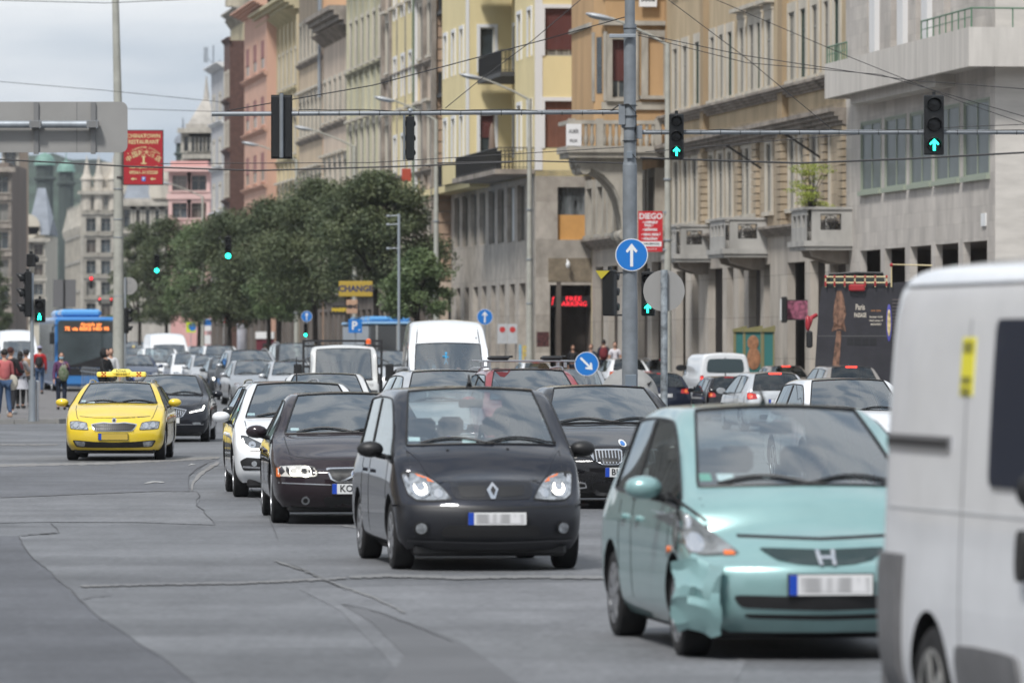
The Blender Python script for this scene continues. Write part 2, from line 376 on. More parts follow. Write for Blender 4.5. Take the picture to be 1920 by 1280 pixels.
    for i, k in enumerate(keys):
        m2 = full.copy(); bm = bmesh.new(); bm.from_mesh(m2)
        bmesh.ops.delete(bm, geom=[f for f in bm.faces if f.material_index != i], context='FACES')
        if not bm.faces: bm.free(); continue
        for f in bm.faces: f.material_index = 0; f.smooth = True
        bm.to_mesh(m2); bm.free(); m2.materials.clear(); m2.materials.append(KEYM[k]); m2.set_sharp_from_angle(angle=R(40)); m2.name = k; res[k] = m2
    return res, bvh
KEYM = dict(paint=None, wind=WGLASS, glass=SGLASS, rglass=RGLASS, black=BLACK, bump=BLACK)
def rounded(pts, n=2):
    for f in ([.10, .24] if n == 1 else [.22]*n):
        q = []
        for i, p in enumerate(pts):
            r = pts[(i+1) % len(pts)]; q += [(p[0]*(1-f)+r[0]*f, p[1]*(1-f)+r[1]*f), (p[0]*f+r[0]*(1-f), p[1]*f+r[1]*(1-f))]
        pts = q
    return pts
def rect(x0, x1, z0, z1): return [(x0,z0),(x1,z0),(x1,z1),(x0,z1)]
def circ(x, z, r, n=20, rz=None): return [(x+r*math.cos(2*math.pi*i/n), z+(rz or r)*math.sin(2*math.pi*i/n)) for i in range(n)]
def decal(bvh, pts, ax, m, name, parent, off=.004, th=.006, side=1, res=.05, flat=None):
    """a thin shell lying on the car body, its outline given in front (F), rear (R), side (S) or top (T) view"""
    bm = bmesh.new()
    def P3(a, b, d=0):
        return Vector({'F':(a,d,b),'R':(a,d,b),'S':(d,a,b),'T':(a,b,d)}[ax])
    vs = [bm.verts.new(P3(a, b)) for a, b in pts]
    f = bm.faces.new(vs); bmesh.ops.triangulate(bm, faces=[f])
    for _ in range(4):
        es = [e for e in bm.edges if e.calc_length() > res*1.5]
        if not es: break
        bmesh.ops.subdivide_edges(bm, edges=es, cuts=1); bmesh.ops.triangulate(bm, faces=[f for f in bm.faces if len(f.verts) > 3])
    D = {'F':Vector((0,1,0)),'R':Vector((0,-1,0)),'S':Vector((-side,0,0)),'T':Vector((0,0,-1))}[ax]
    hits = []; good = []
    for v in bm.verts:
        o = v.co - D*30
        h = bvh.ray_cast(o, D)[0] if bvh else None
        hits.append(h)
        if h: good.append(h.dot(D))
    dmax = sorted(good)[int(len(good)*.9)] if good else 0
    for v, h in zip(bm.verts, hits):
        d = h.dot(D) if h else dmax
        if flat is not None: d = flat
        v.co = v.co - D*v.co.dot(D) + D*(d-off-th)
    bm.normal_update()
    fs = list(bm.faces)
    for f in fs:
        if f.normal.dot(D) > 0: f.normal_flip()
    r = bmesh.ops.extrude_face_region(bm, geom=fs)
    for v in [g for g in r['geom'] if isinstance(g, bmesh.types.BMVert)]: v.co += D*(th+off+.004)
    bmesh.ops.recalc_face_normals(bm, faces=bm.faces)
    me = bpy.data.meshes.new(name); bm.to_mesh(me); bm.free(); me.materials.append(m); me.shade_smooth(); me.set_sharp_from_angle(angle=R(35))
    ob = bpy.data.objects.new(name, me); C.objects.link(ob); ob.parent = parent; return ob
def wheel_proto(r, w=.20, spokes=5, rimm=None, pr=.68):
    t = MB(); h = w/2
    t.lathe([(r*.66,-h*.9),(r*.80,-h),(r*.93,-h*.96),(r*.99,-h*.8),(r,-h*.45),(r,h*.45),(r*.99,h*.8),(r*.93,h*.96),(r*.80,h),(r*.66,h*.9)], 32, 'x')
    k = MB(); k.lathe([(r*.70,-h*.85),(r*.70,-h*.98),(r*.64,-h*.95),(r*.60,-h*.3),(0.02,-h*.2)], 32, 'x')
    k.lathe([(.001,-h*.99),(r*.12,-h*.97),(r*.17,-h*.8)], 16, 'x')
    for i in range(spokes):
        a = 2*math.pi*i/spokes; c, s = math.cos(a), math.sin(a)
        w0, w1 = r*.13, r*.075
        pts = [(-h*.93, c*r*.1-s*w0, s*r*.1+c*w0), (-h*.93, c*r*.1+s*w0, s*r*.1-c*w0), (-h*.98, c*r*.67+s*w1, s*r*.67-c*w1), (-h*.98, c*r*.67-s*w1, s*r*.67+c*w1)]
        k.prism(pts, (.03,0,0))
    return t.mesh('tyre', RUBBER, True), k.mesh('rim', rimm or ALLOY, True)
WHEELS = {}
def add_wheels(root, P, rimm=None, spokes=5):
    key = (P['wheel_r'], spokes, rimm)
    if key not in WHEELS: WHEELS[key] = wheel_proto(P['wheel_r'], P.get('wheel_w', .2), spokes, rimm)
    tm, rm = WHEELS[key]; W = P['W']/2
    for y in (P['fa'], P['ra']):
        for sg in (-1, 1):
            o = bpy.data.objects.new('wheel', tm); C.objects.link(o); o.parent = root
            o.location = (sg*(W-.12-.0), y, P['wheel_r']); o.rotation_euler = (0, 0, R(180) if sg > 0 else 0)
            q = bpy.data.objects.new('rim', rm); C.objects.link(q); q.parent = o
def add_cabin(root, P, rear_view=False):
    W, zb = P['W']/2, P['belt']; yc, yh, yr = P['cowl_y'], P['head_y'], P['roof_y']
    mb = MB(); mb.cham(-W+.10, W-.10, yc+.02, yc+.62, zb-.35, min(P['cowl_z'], zb+.04)-.01, .05)
    mb.box(-W+.1, W-.1, yc+.5, yr+.1, zb-.42, zb-.38)
    mb.build('dashboard', DARK, root)
    ys = lerp(yh, yr, .12)+.25; HI = P.get('zh', P['H'])
    for y, xs in ((ys, (-.38,.38)), (min(ys+.95, yr-.1), (-.42, 0, .42))):
        if y > yr: continue
        for x in xs:
            s = MB(); top = HI-.40
            s.cham(x-.22, x+.22, y, y+.14, zb-.4, top-.1, .05); s.cham(x-.12, x+.12, y+.02, y+.12, top-.08, top+.10, .04)
            s.build('seat', SEAT, root, True)
    s = MB(); c = Vector((.38*P.get('drv', 1), yc+.62, zb-.0)); n = 20
    ring = [c+Vector((.18*math.cos(2*math.pi*i/n), .06*math.sin(2*math.pi*i/n), .17*math.sin(2*math.pi*i/n))) for i in range(n+1)]
    s.tube(ring, .014, 6, False).build('steering_wheel', BLACK, root, True)
    MB().cham(-.11,.11, yh+.02, yh+.05, HI-.20, HI-.12, .012).build('interior_mirror', BLACK, root)
def mirrors(root, P, m, big=1.0, lampm=None):
    W = P['W']/2; y = P['cowl_y']+P.get('mir_dy', .42); z = P.get('mir_z', P['belt']+.06)
    for sg in (-1, 1):
        o = MB(); c = (sg*(W+.115), y, z)
        M = Matrix.Rotation(R(8*sg), 3, 'Z')
        vs = o.ell((0,0,0), (.125*big, .085, .075*big), 14, 8)
        vs.v = [tuple(Vector((v[0]*(1.0 if abs(v[0])<.1 else .97), min(v[1], .03), v[2]))) for v in vs.v]
        vs.v = [tuple(Vector(c)+M@Vector(v)) for v in vs.v]
        q = vs.build('wing_mirror', m, root, True)
        MB().tube([(sg*(W-.03), y+.02, z-.07), (sg*(W+.06), y+.01, z-.05)], .026, 8).build('mirror_arm', BLACK, q, True)
def wipers(root, P, bvh, n=2, m=BLACK, span=None):
    W = P['W']/2; yc = P['cowl_y']
    for i, (x0, x1) in enumerate(((-.55*W/.85, .10*W/.85), (.02, .68*W/.85))[:n]):
        pts = []
        for k in range(9):
            t = k/8; x = lerp(x0, x1, t); z = P['cowl_z']+.03+.05*math.sin(math.pi*min(1,t*1.1))
            h = bvh.ray_cast(Vector((x, -5, z)), Vector((0,1,0)))[0]
            if h: pts.append(h+Vector((0,-.018,.004)))
        if len(pts) > 2: MB().tube(pts, [.010]*(len(pts)), 6).build('wiper', m, root, True)
def trim_loop(root, me, name, m, r=.008, out=.004):
    """rubber seal following the border of a pane"""
    bm = bmesh.new(); bm.from_mesh(me); bm.normal_update(); es = {e for e in bm.edges if e.is_boundary}
    mb = MB()
    while es:
        e = es.pop(); loop = [e.verts[0], e.verts[1]]
        while True:
            nx = [k for k in loop[-1].link_edges if k in es]
            if not nx: break
            es.discard(nx[0]); loop.append(nx[0].other_vert(loop[-1]))
        if len(loop) > 6: mb.tube([v.co+v.normal*out for v in loop], r, 5, False)
    bm.free(); return mb.build(name, m, root, True)
def split_lr(me):
    r = []
    for sg in (-1, 1):
        m2 = me.copy(); bm = bmesh.new(); bm.from_mesh(m2)
        bmesh.ops.delete(bm, geom=[f for f in bm.faces if f.calc_center_median().x*sg < 0], context='FACES')
        bm.to_mesh(m2); bm.free(); r.append(m2)
    return r
def number_plate(root, bvh, x, z, txt=None, w=.52, h=.11, ax='F', white=PLATEW, frame=BLACK, y=None, side=1, tdx=.03):
    fr = 1 if ax == 'F' else -1
    if y is None:
        hs = [bvh.ray_cast(Vector((x+dx, -20*fr, z+dz)), Vector((0,fr,0)))[0] for dx in (-.2,0,.2) for dz in (-.05,.05)]
        ys = [h.y for h in hs if h]; y = (min(ys) if fr > 0 else max(ys)) if ys else 0
    y -= .012*fr
    pl = MB().box(x-w/2-.01, x+w/2+.01, y+.012*fr, y-.001*fr, z-h/2-.008, z+h/2+.008).build('number_plate', frame, root)
    MB().box(x-w/2, x+w/2, y, y-.005*fr, z-h/2, z+h/2).build('plate_face', white, pl)
    bx = x-w/2*fr
    MB().box(bx, bx+.05*fr, y-.004*fr, y-.0075*fr, z-h/2+.001, z+h/2-.001).build('plate_band', PLATEB, pl)
    M = (MF(0,0,0) if fr > 0 else Matrix.Rotation(R(180),4,'Z') @ MF(0,0,0))
    if txt:
        text(txt, .105, Matrix.Translation((x+tdx*fr, y-.009*fr, z)) @ M, INK, 'plate_lettering', pl, .0015, .95)
    elif txt is None:
        b = MB().box(x+(-w/2+.07)*fr, x+(w/2-.02)*fr, y-.005*fr, y-.008*fr, z-h*.36, z+h*.36)
        b.build('plate_lettering', BLUR, pl)
    return pl
def make_car(name, P, front=None, rear=None, level=2, rails=False, antenna=False, cabin=True, spokes=5, rimm=None, mirror_mat=None, door=True, handles=True):
    """builds a car at the origin, nose at y=0 facing -y; returns its root"""
    root = empty(name)
    KEYM['paint'] = P.get('paint', WHITE)
    shell, bvh = car_shell(P, name, level)
    def link(me, nm, par=root):
        o = bpy.data.objects.new(nm, me); C.objects.link(o); o.parent = par; return o
    body = link(shell['paint'], 'body')
    if 'black' in shell: link(shell['black'], 'lower_trim')
    if 'bump' in shell: link(shell['bump'], 'bumper')
    if 'wind' in shell:
        ws = link(shell['wind'], 'windscreen'); trim_loop(ws, shell['wind'], 'seal', BLACK, .010)
    if 'rglass' in shell:
        rg = link(shell['rglass'], 'rear_window'); trim_loop(rg, shell['rglass'], 'seal', BLACK, .010)
    if 'glass' in shell:
        for m2 in split_lr(shell['glass']):
            g = link(m2, 'side_window'); trim_loop(g, m2, 'seal', BLACK, .009)
    add_wheels(root, P, rimm, spokes)
    if P.get('arches', True): W_ = P['W']/2*.80; MB().cham(-W_,W_,.30,P['L']-.30,.13,P.get('bot',.19)+.06,.03).build('underbody_shade_slab', BLACK, root)  # black slab added below the shell to deepen the shade under the car
    if cabin: add_cabin(root, P)
    if P.get('mirror', True): mirrors(root, P, mirror_mat or P.get('paint', WHITE), P.get('mirror_big', 1.0))
    W = P['W']/2
    if door and 'glass' in shell:
        yb_ = lerp(P['head_y'], P['roof_y'], P.get('bpillar', .42))
        for sg in (-1, 1):
            decal(bvh, [(yb_-.045,P['belt']-.02),(yb_+.045,P['belt']-.02),(yb_+.07,P['H']-.12),(yb_-.02,P['H']-.12)], 'S', BLACK, 'door_pillar', root, .002, .006, sg, .1)
            for yy in (P['cowl_y']+.28, yb_, P['ra']-.42+.1):
                decal(bvh, [(yy-.006,.30),(yy+.006,.30),(yy+.006,P['belt']-.03),(yy-.006,P['belt']-.03)], 'S', BLACK, 'door_gap', root, .0005, .002, sg, .1)
            if handles:
                for yy in (yb_-.22, P['ra']-.50):
                    decal(bvh, rounded(rect(yy-.10, yy+.08, P['belt']-.15, P['belt']-.115), 1), 'S', P.get('paint', WHITE), 'door_handle', root, .006, .022, sg, .1)
    if P.get('wiper', True): wipers(root, P, bvh)
    if rails:
        for sg in (-1, 1):
            x = sg*(P['roof_w']/2-.07); pts = []
            for t in range(9):
                y = lerp(P['head_y']+.18, P['roof_y']-.05, t/8); h = bvh.ray_cast(Vector((x,y,5)), Vector((0,0,-1)))[0]
                if h: pts.append(h+Vector((0,0,.045 if 0 < t < 8 else .0)))
            MB().tube(pts, .016, 8).build('roof_rail', rails, root, True)
    if antenna:
        ya = P['roof_y']-.25 if antenna == 'rear' else P['head_y']+.22
        h = bvh.ray_cast(Vector((0,ya,5)), Vector((0,0,-1)))[0] or Vector((0,ya,P['H']))
        MB().tube([h, h+Vector((0,.04,.06)), h+Vector((0,.16,.30 if antenna == 'rear' else .10))], [.022,.012,.004], 6).build('antenna', BLACK, root, True)
    if level > 2 and P.get('bonnet', True):
        for sg in (-1, 1):
            q = [(sg*W*a, y) for a, y in ((.70,.30),(.745,.42),(.79,lerp(.42,P['cowl_y'],.5)),(.80,P['cowl_y']+.02))]
            decal(bvh, (q+[(x+sg*.011, y) for x, y in q[::-1]])[::sg], 'T', BLACK, 'bonnet_gap', root, -.001, .002, res=.06)
        zz = P['nose_z']-.02 if P.get('lead', True) else 9; q = [(-W*.70, zz+.03), (-W*.4, zz+.005), (0, zz), (W*.4, zz+.005), (W*.70, zz+.03)]
        if zz < 9: decal(bvh, q+[(x, z+.010) for x, z in q[::-1]], 'F', BLACK, 'bonnet_gap', root, -.001, .002, res=.06)
    if front: front(root, bvh, P)
    if rear: rear(root, bvh, P)
    return root, bvh
def headlamp(root, bvh, pts, lit=None, litr=.055, glow=HEADON, chrome_spots=(), amber=None, rim=None, rnd=1, base=HEADGL, drl=None):
    """pts for the lamp at x<0; mirrored for the other side"""
    for sg in (1, -1):
        q = [(a*sg, b) for a, b in pts]
        if sg < 0: q = q[::-1]
        h = decal(bvh, rounded(q, rnd), 'F', rim or BLACK, 'headlight', root, .001, .006, res=.08)
        cx = sum(a for a, b in q)/len(q); cz = sum(b for a, b in q)/len(q)
        q2 = [(cx+(a-cx)*.93, cz+(b-cz)*.88) for a, b in q]
        decal(bvh, rounded(q2, rnd), 'F', base, 'headlight_lens', h, .008, .004, res=.08)
        for a, b, r in chrome_spots: decal(bvh, circ(a*sg, b, r), 'F', CHROME, 'reflector', h, .014, .004, res=.1)
        if lit:
            for (a, b, r) in lit: decal(bvh, circ(a*sg, b, r), 'F', glow, 'lamp', h, .020, .004, res=.1)
        if amber:
            a2 = [(a*sg, b) for a, b in amber]
            decal(bvh, a2 if sg > 0 else a2[::-1], 'F', AMBER, 'indicator', h, .014, .004, res=.1)
        if drl:
            a2 = [(a*sg, b) for a, b in drl]
            decal(bvh, a2 if sg > 0 else a2[::-1], 'F', DRL, 'lamp', h, .016, .004, res=.1)
def place(root, name_label, cx, s, yaw=7.7, roof=None, H=None, cat='car', group=None, rear=False, scale=None, dz=0.0, gy=None):
    """cx: photo column of the nose (or tail) centre; s: pixels per metre there"""
    if gy is not None: s0 = s; s = (gy-HY)/CH; scale = scale or s0/s
    p = at(cx, HY, s); sc = scale or 1.0
    if roof is not None:
        Y = p.y+1.9; ss = F/Y; sc = (CH-(roof-HY)/ss)/H
    root.scale = (sc,)*3
    if not rear: root.location = (p.x, p.y, dz); root.rotation_euler = (0, 0, R(yaw))
    else:
        L = H and root.get('_L', 4.2) or root.get('_L', 4.2)
        a = R(yaw); root.rotation_euler = (0, 0, a+math.pi)
        root.location = (p.x-math.sin(a)*L*sc, p.y+math.cos(a)*L*sc, dz)
    tag(root, name_label, cat, group)
    return root

def mir(pts, sg): q = [(a*sg, b) for a, b in pts]; return q if sg > 0 else q[::-1]
# ---------------------------------------------------------------- ground
ASPH = mat('asphalt', (.138,.142,.150), .60, var=.24, scale=.5, stretch=(.5,.5,1), bump=.35, bscale=60, detail=8, spec=.35)
ASPD = mat('older dark asphalt', (.092,.095,.105), .62, var=.14, scale=.5, stretch=(1,.4,1), bump=.35, bscale=60, detail=8, spec=.35)
ASPL = mat('worn pale asphalt', (.160,.164,.173), .66, var=.12, scale=.5, stretch=(1,.3,1), bump=.35, bscale=60, detail=8, spec=.3)
ASPM = mat('mid grey asphalt', (.115,.118,.128), .60, var=.14, scale=.5, stretch=(1,.4,1), bump=.35, bscale=60, detail=8, spec=.35)
SEAM = mat('pale seam', (.205,.20,.195), .8, var=.25, scale=3, detail=6)
for m_ in (ASPH, ASPD, ASPL, ASPM): grain(m_)
TAR = mat('dark crack', (.082,.083,.088), .8)
FADED = mat('worn road paint', (.36,.36,.35), .8, var=.4, scale=9, detail=6)
PAVE = mat('pavement asphalt', (.17,.165,.165), .8, var=.14, scale=.8, bump=.2, bscale=30, spec=.2)
KERB = mat('kerb stone', (.24,.235,.225), .8, var=.18, scale=2, bump=.2)
MB().box(-250,120,-70,1630,-.6,-.15).quad((-250,-70,-.02),(120,-70,-.02),(120,1630,-.02),(-250,1630,-.02)).build('ground', mat('distant ground', (.10,.10,.10), .9), None, kind='structure')
MB().quad((-70,-60,0),(90,-60,0),(60,900,0),(-220,900,0)).build('road', ASPH, None, kind='structure')
def gpoly(name, pts, m, z): 
    mb = MB(); P_ = [gd(a, b) for a, b in pts]; mb.add([(p.x,p.y,z) for p in P_], [tuple(range(len(P_)))])
    o = mb.build(name, m, None, kind='structure')
    bm = bmesh.new(); bm.from_mesh(o.data); bmesh.ops.triangulate(bm, faces=bm.faces)
    for f in bm.faces:
        if f.normal.z < 0: f.normal_flip()
    bm.to_mesh(o.data); bm.free(); return o
def gline(name, pts, w, m, z, seed=1, jit=.0, taper=True):
    """a crack or seam lying on the road, traced through photo pixels, w pixels wide where it lies, with a ragged edge"""
    rr = random.Random(seed); Q = []
    for (ax, ay), (bx, by) in zip(pts[:-1], pts[1:]):
        n = max(1, int(math.hypot(bx-ax, by-ay)/5))
        for i in range(n): t = i/n; Q.append((ax+(bx-ax)*t+rr.uniform(-jit,jit), ay+(by-ay)*t+rr.uniform(-jit,jit)*.35))
    Q.append(pts[-1]); L, R_ = [], []
    for i, (x, y) in enumerate(Q):
        dx, dy = Q[min(i+1,len(Q)-1)][0]-Q[max(i-1,0)][0], Q[min(i+1,len(Q)-1)][1]-Q[max(i-1,0)][1]; l = math.hypot(dx, dy) or 1
        ww = w*rr.uniform(.55,1.25)*(.3 if taper and i in (0, len(Q)-1) else 1)/2
        L.append(gd(x-dy/l*ww, y+dx/l*ww)); R_.append(gd(x+dy/l*ww, y-dx/l*ww))
    n = len(Q); mb = MB(); mb.add([(v.x,v.y,z) for v in L+R_], [(i,n+i,n+i+1,i+1) for i in range(n-1)]); return mb.build(name, m, None, kind='structure')
k7 = lambda pts: [(x/2.667, 840+y/2.667) for x, y in pts]
gpoly('road_patch', k7([(-700,440),(95,440),(130,505),(170,555),(225,600),(270,640),(320,690),(400,760),(480,840),(600,910),(700,985),(800,1040),(880,1105),(1000,1200),(1100,1300),(-1200,1300)]), ASPD, .004)
gpoly('road_patch', k7([(-700,262),(0,250),(400,233),(780,218),(985,218),(1000,260),(980,290),(1020,320),(1075,385),(700,372),(250,370),(-300,380)]), ASPL, .005)
gpoly('road_patch', k7([(-700,90),(0,92),(1100,55),(1040,75),(945,140),(945,214),(780,217),(400,232),(0,249),(-700,261)]), ASPM, .004)
gpoly('road_patch', [(560,1104),(1130,1090),(1400,1240),(1300,1420),(900,1420),(640,1145)], ASPL, .003)
gpoly('road_patch', [(640,1133),(720,1150),(860,1200),(1000,1300),(700,1300),(760,1230),(700,1170)], mat('slightly darker asphalt', (.098,.099,.104), .6, var=.14, scale=.5, bump=.3, bscale=60), .0065)
gline('road_seam', [(-120,877),(0,873),(200,869),(412,858)], 5, SEAM, .008, 2, .5)
gline('road_seam', [(-120,840),(0,834),(110,834)], 2.6, SEAM, .008, 3)
gline('road_seam', [(150,1100),(300,1096),(450,1094),(600,1087),(650,1084)], 4, mat('broken pale seam', (.150,.152,.158), .8, col2=(.195,.193,.190), scale=1.2, detail=6), .009, 4, 1.6)
gline('road_seam', [(655,1083),(720,1080),(860,1084),(1000,1082),(1180,1084)], 6, mat('faint seam', (.175,.175,.175), .7), .009, 4, 1.2)
gline('road_seam', [(410,867),(388,880),(372,893),(362,905),(360,921)], 6, SEAM, .009, 5, 1)
gline('road_crack', k7([(0,250),(400,233),(780,218),(985,218)]), 1.1, TAR, .010, 6, .3)
gline('road_crack', k7([(1040,75),(985,105),(945,140),(940,180),(945,215)]), 1.4, TAR, .011, 7, .8)
gline('road_crack', k7([(985,218),(1002,240),(980,262),(985,290),(1020,310),(1020,325),(1060,360),(1075,385)]), 1.5, TAR, .011, 8, 1.2)
gline('road_crack', k7([(250,370),(270,390),(298,425),(180,432),(95,440),(110,480),(140,520),(170,560),(225,598),(262,630),(290,665),(350,705),(400,760),(480,840),(600,910),(700,985),(800,1040),(880,1105),(1000,1200)]), 1.5, TAR, .011, 9, 1.2)
gline('road_crack', k7([(400,760),(470,745),(560,738)]), 1.0, TAR, .011, 10, .8)
gline('road_crack', [(514,1052),(560,1066),(604,1085),(640,1100),(700,1120),(760,1150)], 3.5, mat('faint seam', (.175,.175,.175), .7), .010, 12, 2)
gline('road_crack', [(540,1058),(580,1074),(606,1086),(650,1108)], 1.3, TAR, .012, 13, 2)
gline('road_crack', [(638,1134),(680,1140),(725,1155),(790,1180),(850,1205)], 1.3, TAR, .012, 14, 2)
gline('road_crack', [(460,900),(500,960),(522,1013)], 1.5, TAR, .010, 15, 1)
for i, (a, b, c, w_) in enumerate(((270,308,905,2.5),(352,366,872,2.0))): gline('road_paint_trace', [(a,c+2),((a+b)/2,c-1),(b,c)], w_, FADED, .012, 20+i, .3)
gline('road_seam', [(640,985),(820,1010),(1000,1030)], 3, mat('faint seam', (.175,.175,.175), .7), .0045, 40)
# pavement with the crowd on the left, and the far pavement on the right
def slab(name, pts, h, m=PAVE):
    mb = MB(); n = len(pts); vs = [(x,y,h) for x, y in pts]+[(x,y,-.05) for x, y in pts]; mb.add(vs, [tuple(range(n))]+[(i,n+i,n+(i+1)%n,(i+1)%n) for i in range(n)])
    o = mb.build(name, m, None, kind='structure'); bm = bmesh.new(); bm.from_mesh(o.data); bmesh.ops.recalc_face_normals(bm, faces=bm.faces); bm.to_mesh(o.data); bm.free(); return o
a_, b_, c_, d_ = gd(-60,797), gd(122,794), gd(225,741), gd(205,705)
e_ = gd(60,700)
slab('pavement', [(a_.x-3,a_.y),(b_.x-.3,b_.y),(b_.x,b_.y+1.0),(c_.x,c_.y),(d_.x,d_.y),(e_.x,e_.y+20),(e_.x-14,e_.y+20),(a_.x-9,a_.y)], .12)
q = [(a_.x-3,a_.y),(b_.x-.3,b_.y),(b_.x,b_.y+1.0),(c_.x,c_.y),(d_.x,d_.y)]
mb = MB()
for (x0,y0), (x1,y1) in zip(q[:-1], q[1:]):
    n = max(1, int(math.hypot(x1-x0,y1-y0)/1.0)); dx, dy = (x1-x0)/n, (y1-y0)/n; L_ = math.hypot(dx,dy); nx, ny = dy/L_, -dx/L_
    for i in range(n):
        ax, ay, bx, by = x0+dx*i+dx*.01, y0+dy*i+dy*.01, x0+dx*(i+1)-dx*.01, y0+dy*(i+1)-dy*.01
        mb.add([(ax,ay,-.02),(bx,by,-.02),(bx+nx*.16,by+ny*.16,-.02),(ax+nx*.16,ay+ny*.16,-.02),(ax,ay,.123),(bx,by,.123),(bx+nx*.15,by+ny*.15,.118),(ax+nx*.15,ay+ny*.15,.118)], [(3,2,1,0),(4,5,6,7),(0,1,5,4),(1,2,6,5),(2,3,7,6),(3,0,4,7)])
mb.build('kerb', KERB, None, kind='structure')
P1 = [st(u, v) for u, v in ((100,31.5),(100,52),(700,52),(700,31.5))]; slab('far_pavement', [(p.x,p.y) for p in P1], .22, mat('far pavement', (.20,.19,.18), .85, var=.15, scale=.5))
# wooded hill behind the far end
hm = MB(); rr = random.Random(2); n = 40
ring = []
for j in range(9):
    for i in range(n+1):
        x = lerp(-245, 60, i/n); t = j/8; z = (math.sin(t*math.pi/2)*53)*(1-.35*abs(i/n-.35)-.05*math.sin(i*.7))+rr.uniform(-1.6,1.6)*(t>0); ring.append((x, 1400+t*220, max(-1,z)))
hm.add(ring, [(j*(n+1)+i, j*(n+1)+i+1, (j+1)*(n+1)+i+1, (j+1)*(n+1)+i) for j in range(8) for i in range(n)])
hm.build('hill', mat('wooded hill', (.030,.048,.034), .95, var=.6, scale=.05, bump=1, bscale=.2), None, True, kind='structure')
# ---------------------------------------------------------------- posts, lamps, signals
def street_lamp(px, s, top, label, arm=2.1, head=True, m=CONC, r0=.14, r1=.085, rise=.9):
    p = at(px, HY, s); H_ = CH+(HY-top)/s
    o = empty('street_lamp', (p.x,p.y,0), 0, label, 'street lamp', 'concrete street lamps along the far kerb')
    MB().tube([(0,0,0),(0,0,.8),(0,0,H_*.5),(0,0,H_)], [r0*1.15,r0,(r0+r1)/2,r1], 14).build('post', m, o, True)
    q = MB()
    for z in (H_*.30, H_*.45, H_*.62): q.lathe([(r0+.012,0),(r0+.012,.05)], 12, 'z', (0,0,z))
    q.build('band', STEEL, o, True)
    a = [( -arm*t, -.2*t, H_-.05+rise*(t**.85)) for t in (0,.35,.7,1)]
    MB().tube(a, [.05,.042,.038,.034], 8).build('arm', CONC, o, True)
    e = a[-1]; h = MB().ell((0,0,0), (.50,.17,.09), 14, 8); M = Matrix.Rotation(R(12), 3, 'Y')
    h.v = [tuple(Vector(e)+Vector((-.38,0,.04))+M@Vector(v)) for v in h.v]; hh = h.build('lamp_head', mat('lamp head grey', (.42,.44,.46), .4, .3), o, True)
    g = MB().ell((0,0,0), (.36,.12,.05), 12, 6); g.v = [tuple(Vector(e)+Vector((-.42,0,-.02))+M@Vector(v)) for v in g.v]; g.build('lamp_glass', mat('lamp glass', (.25,.27,.28), .2, coat=1), hh, True)
    return o
street_lamp(1252, 56, 82, 'concrete street lamp with red and white shop board, right of the big grey pole', 1.9)
street_lamp(993, 46, 185, 'concrete street lamp in front of the yellow block, second of the row', 2.0)
street_lamp(818, 42.3, 224, 'concrete street lamp left of the yellow block, third of the row', 1.9)
street_lamp(665, 37, 274, 'concrete street lamp rising behind the big tree, fourth of the row', 2.2)
street_lamp(556, 33.5, 300, 'concrete street lamp whose lower post stands between the tree trunks', 2.2)
street_lamp(380, 27.5, 368, 'concrete street lamp in front of the pink house, farthest of the row', 2.2)
# big concrete post on the left with the red restaurant board
p = at(222, HY, 58); cp = empty('concrete_post', (p.x,p.y,0), 0, 'tall round concrete post beside the taxi, carrying the red restaurant board', 'post')
MB().tube([(0,0,0),(0,0,4),(0,0,9),(-.13,0,14.5)], [.20,.165,.14,.10], 20).build('post', CONC, cp, True)
q = MB()
for py in (355, 412, 446, 556, 578, 638): q.lathe([(.172,0),(.172,.03)], 16, 'z', (0,0,CH+(HY-py)/58))
q.build('band', STEEL, cp, True)
RED = mat('red board', (.36,.012,.02), .5, var=.06); GOLD = mat('pale gold lettering', (.62,.52,.26), .5)
z0, z1 = CH+(HY-346)/58, CH+(HY-246)/58
rb = empty('restaurant_board', (p.x,p.y-.22,0), 0, 'red restaurant board with gold lettering hung on the concrete post', 'sign')
MB().box(.19,1.44,0,.06,z0,z1).build('board', RED, rb); MB().box(.16,1.47,.01,.05,z0-.03,z0).box(.16,1.47,.01,.05,z1,z1+.03).box(.16,.19,.01,.05,z0,z1).box(1.44,1.47,.01,.05,z0,z1).box(-.05,.2,.05,.12,z0+.2,z0+.26).box(-.05,.2,.05,.12,z1-.26,z1-.2).build('frame', mat('dark frame', (.05,.04,.04), .5), rb)
for tx, sz, py, f in (('CHINATOWN',.185,256,.92),('RESTAURANT',.185,267,.86),('1086 Népszínház u. 15.',.10,314,1),('00361-3133220',.145,324,1)): text(tx, sz, MF(.83,-.006,CH+(HY-py)/58), GOLD, 'lettering', rb, .004, f)
for i, ch in enumerate('HÁZIASSZONY'): pass
arc = 'A LEGNAGYOBB ÉTTEREM'
for i, ch in enumerate(arc):
    t = (i-(len(arc)-1)/2)/len(arc); text(ch, .085, MF(.83+t*1.05,-.006,CH+(HY-277)/58-.9*t*t) @ Matrix.Rotation(-t*1.4,4,'Z'), GOLD, 'lettering', rb, .001)
for i, ch in enumerate('中国城大酒店'):
    t = (i-2.5)/6; text(ch, .20, MF(.83+t*1.12,-.006,CH+(HY-287)/58-1.15*t*t) @ Matrix.Rotation(-t*1.3,4,'Z'), GOLD, 'lettering', rb, .003)
MB().box(.80,.86,-.006,0,CH+(HY-306)/58,CH+(HY-294)/58).box(.74,.92,-.006,0,CH+(HY-308)/58,CH+(HY-306)/58).box(.76,.90,-.007,0,CH+(HY-295)/58,CH+(HY-293)/58).build('column_emblem', GOLD, rb)
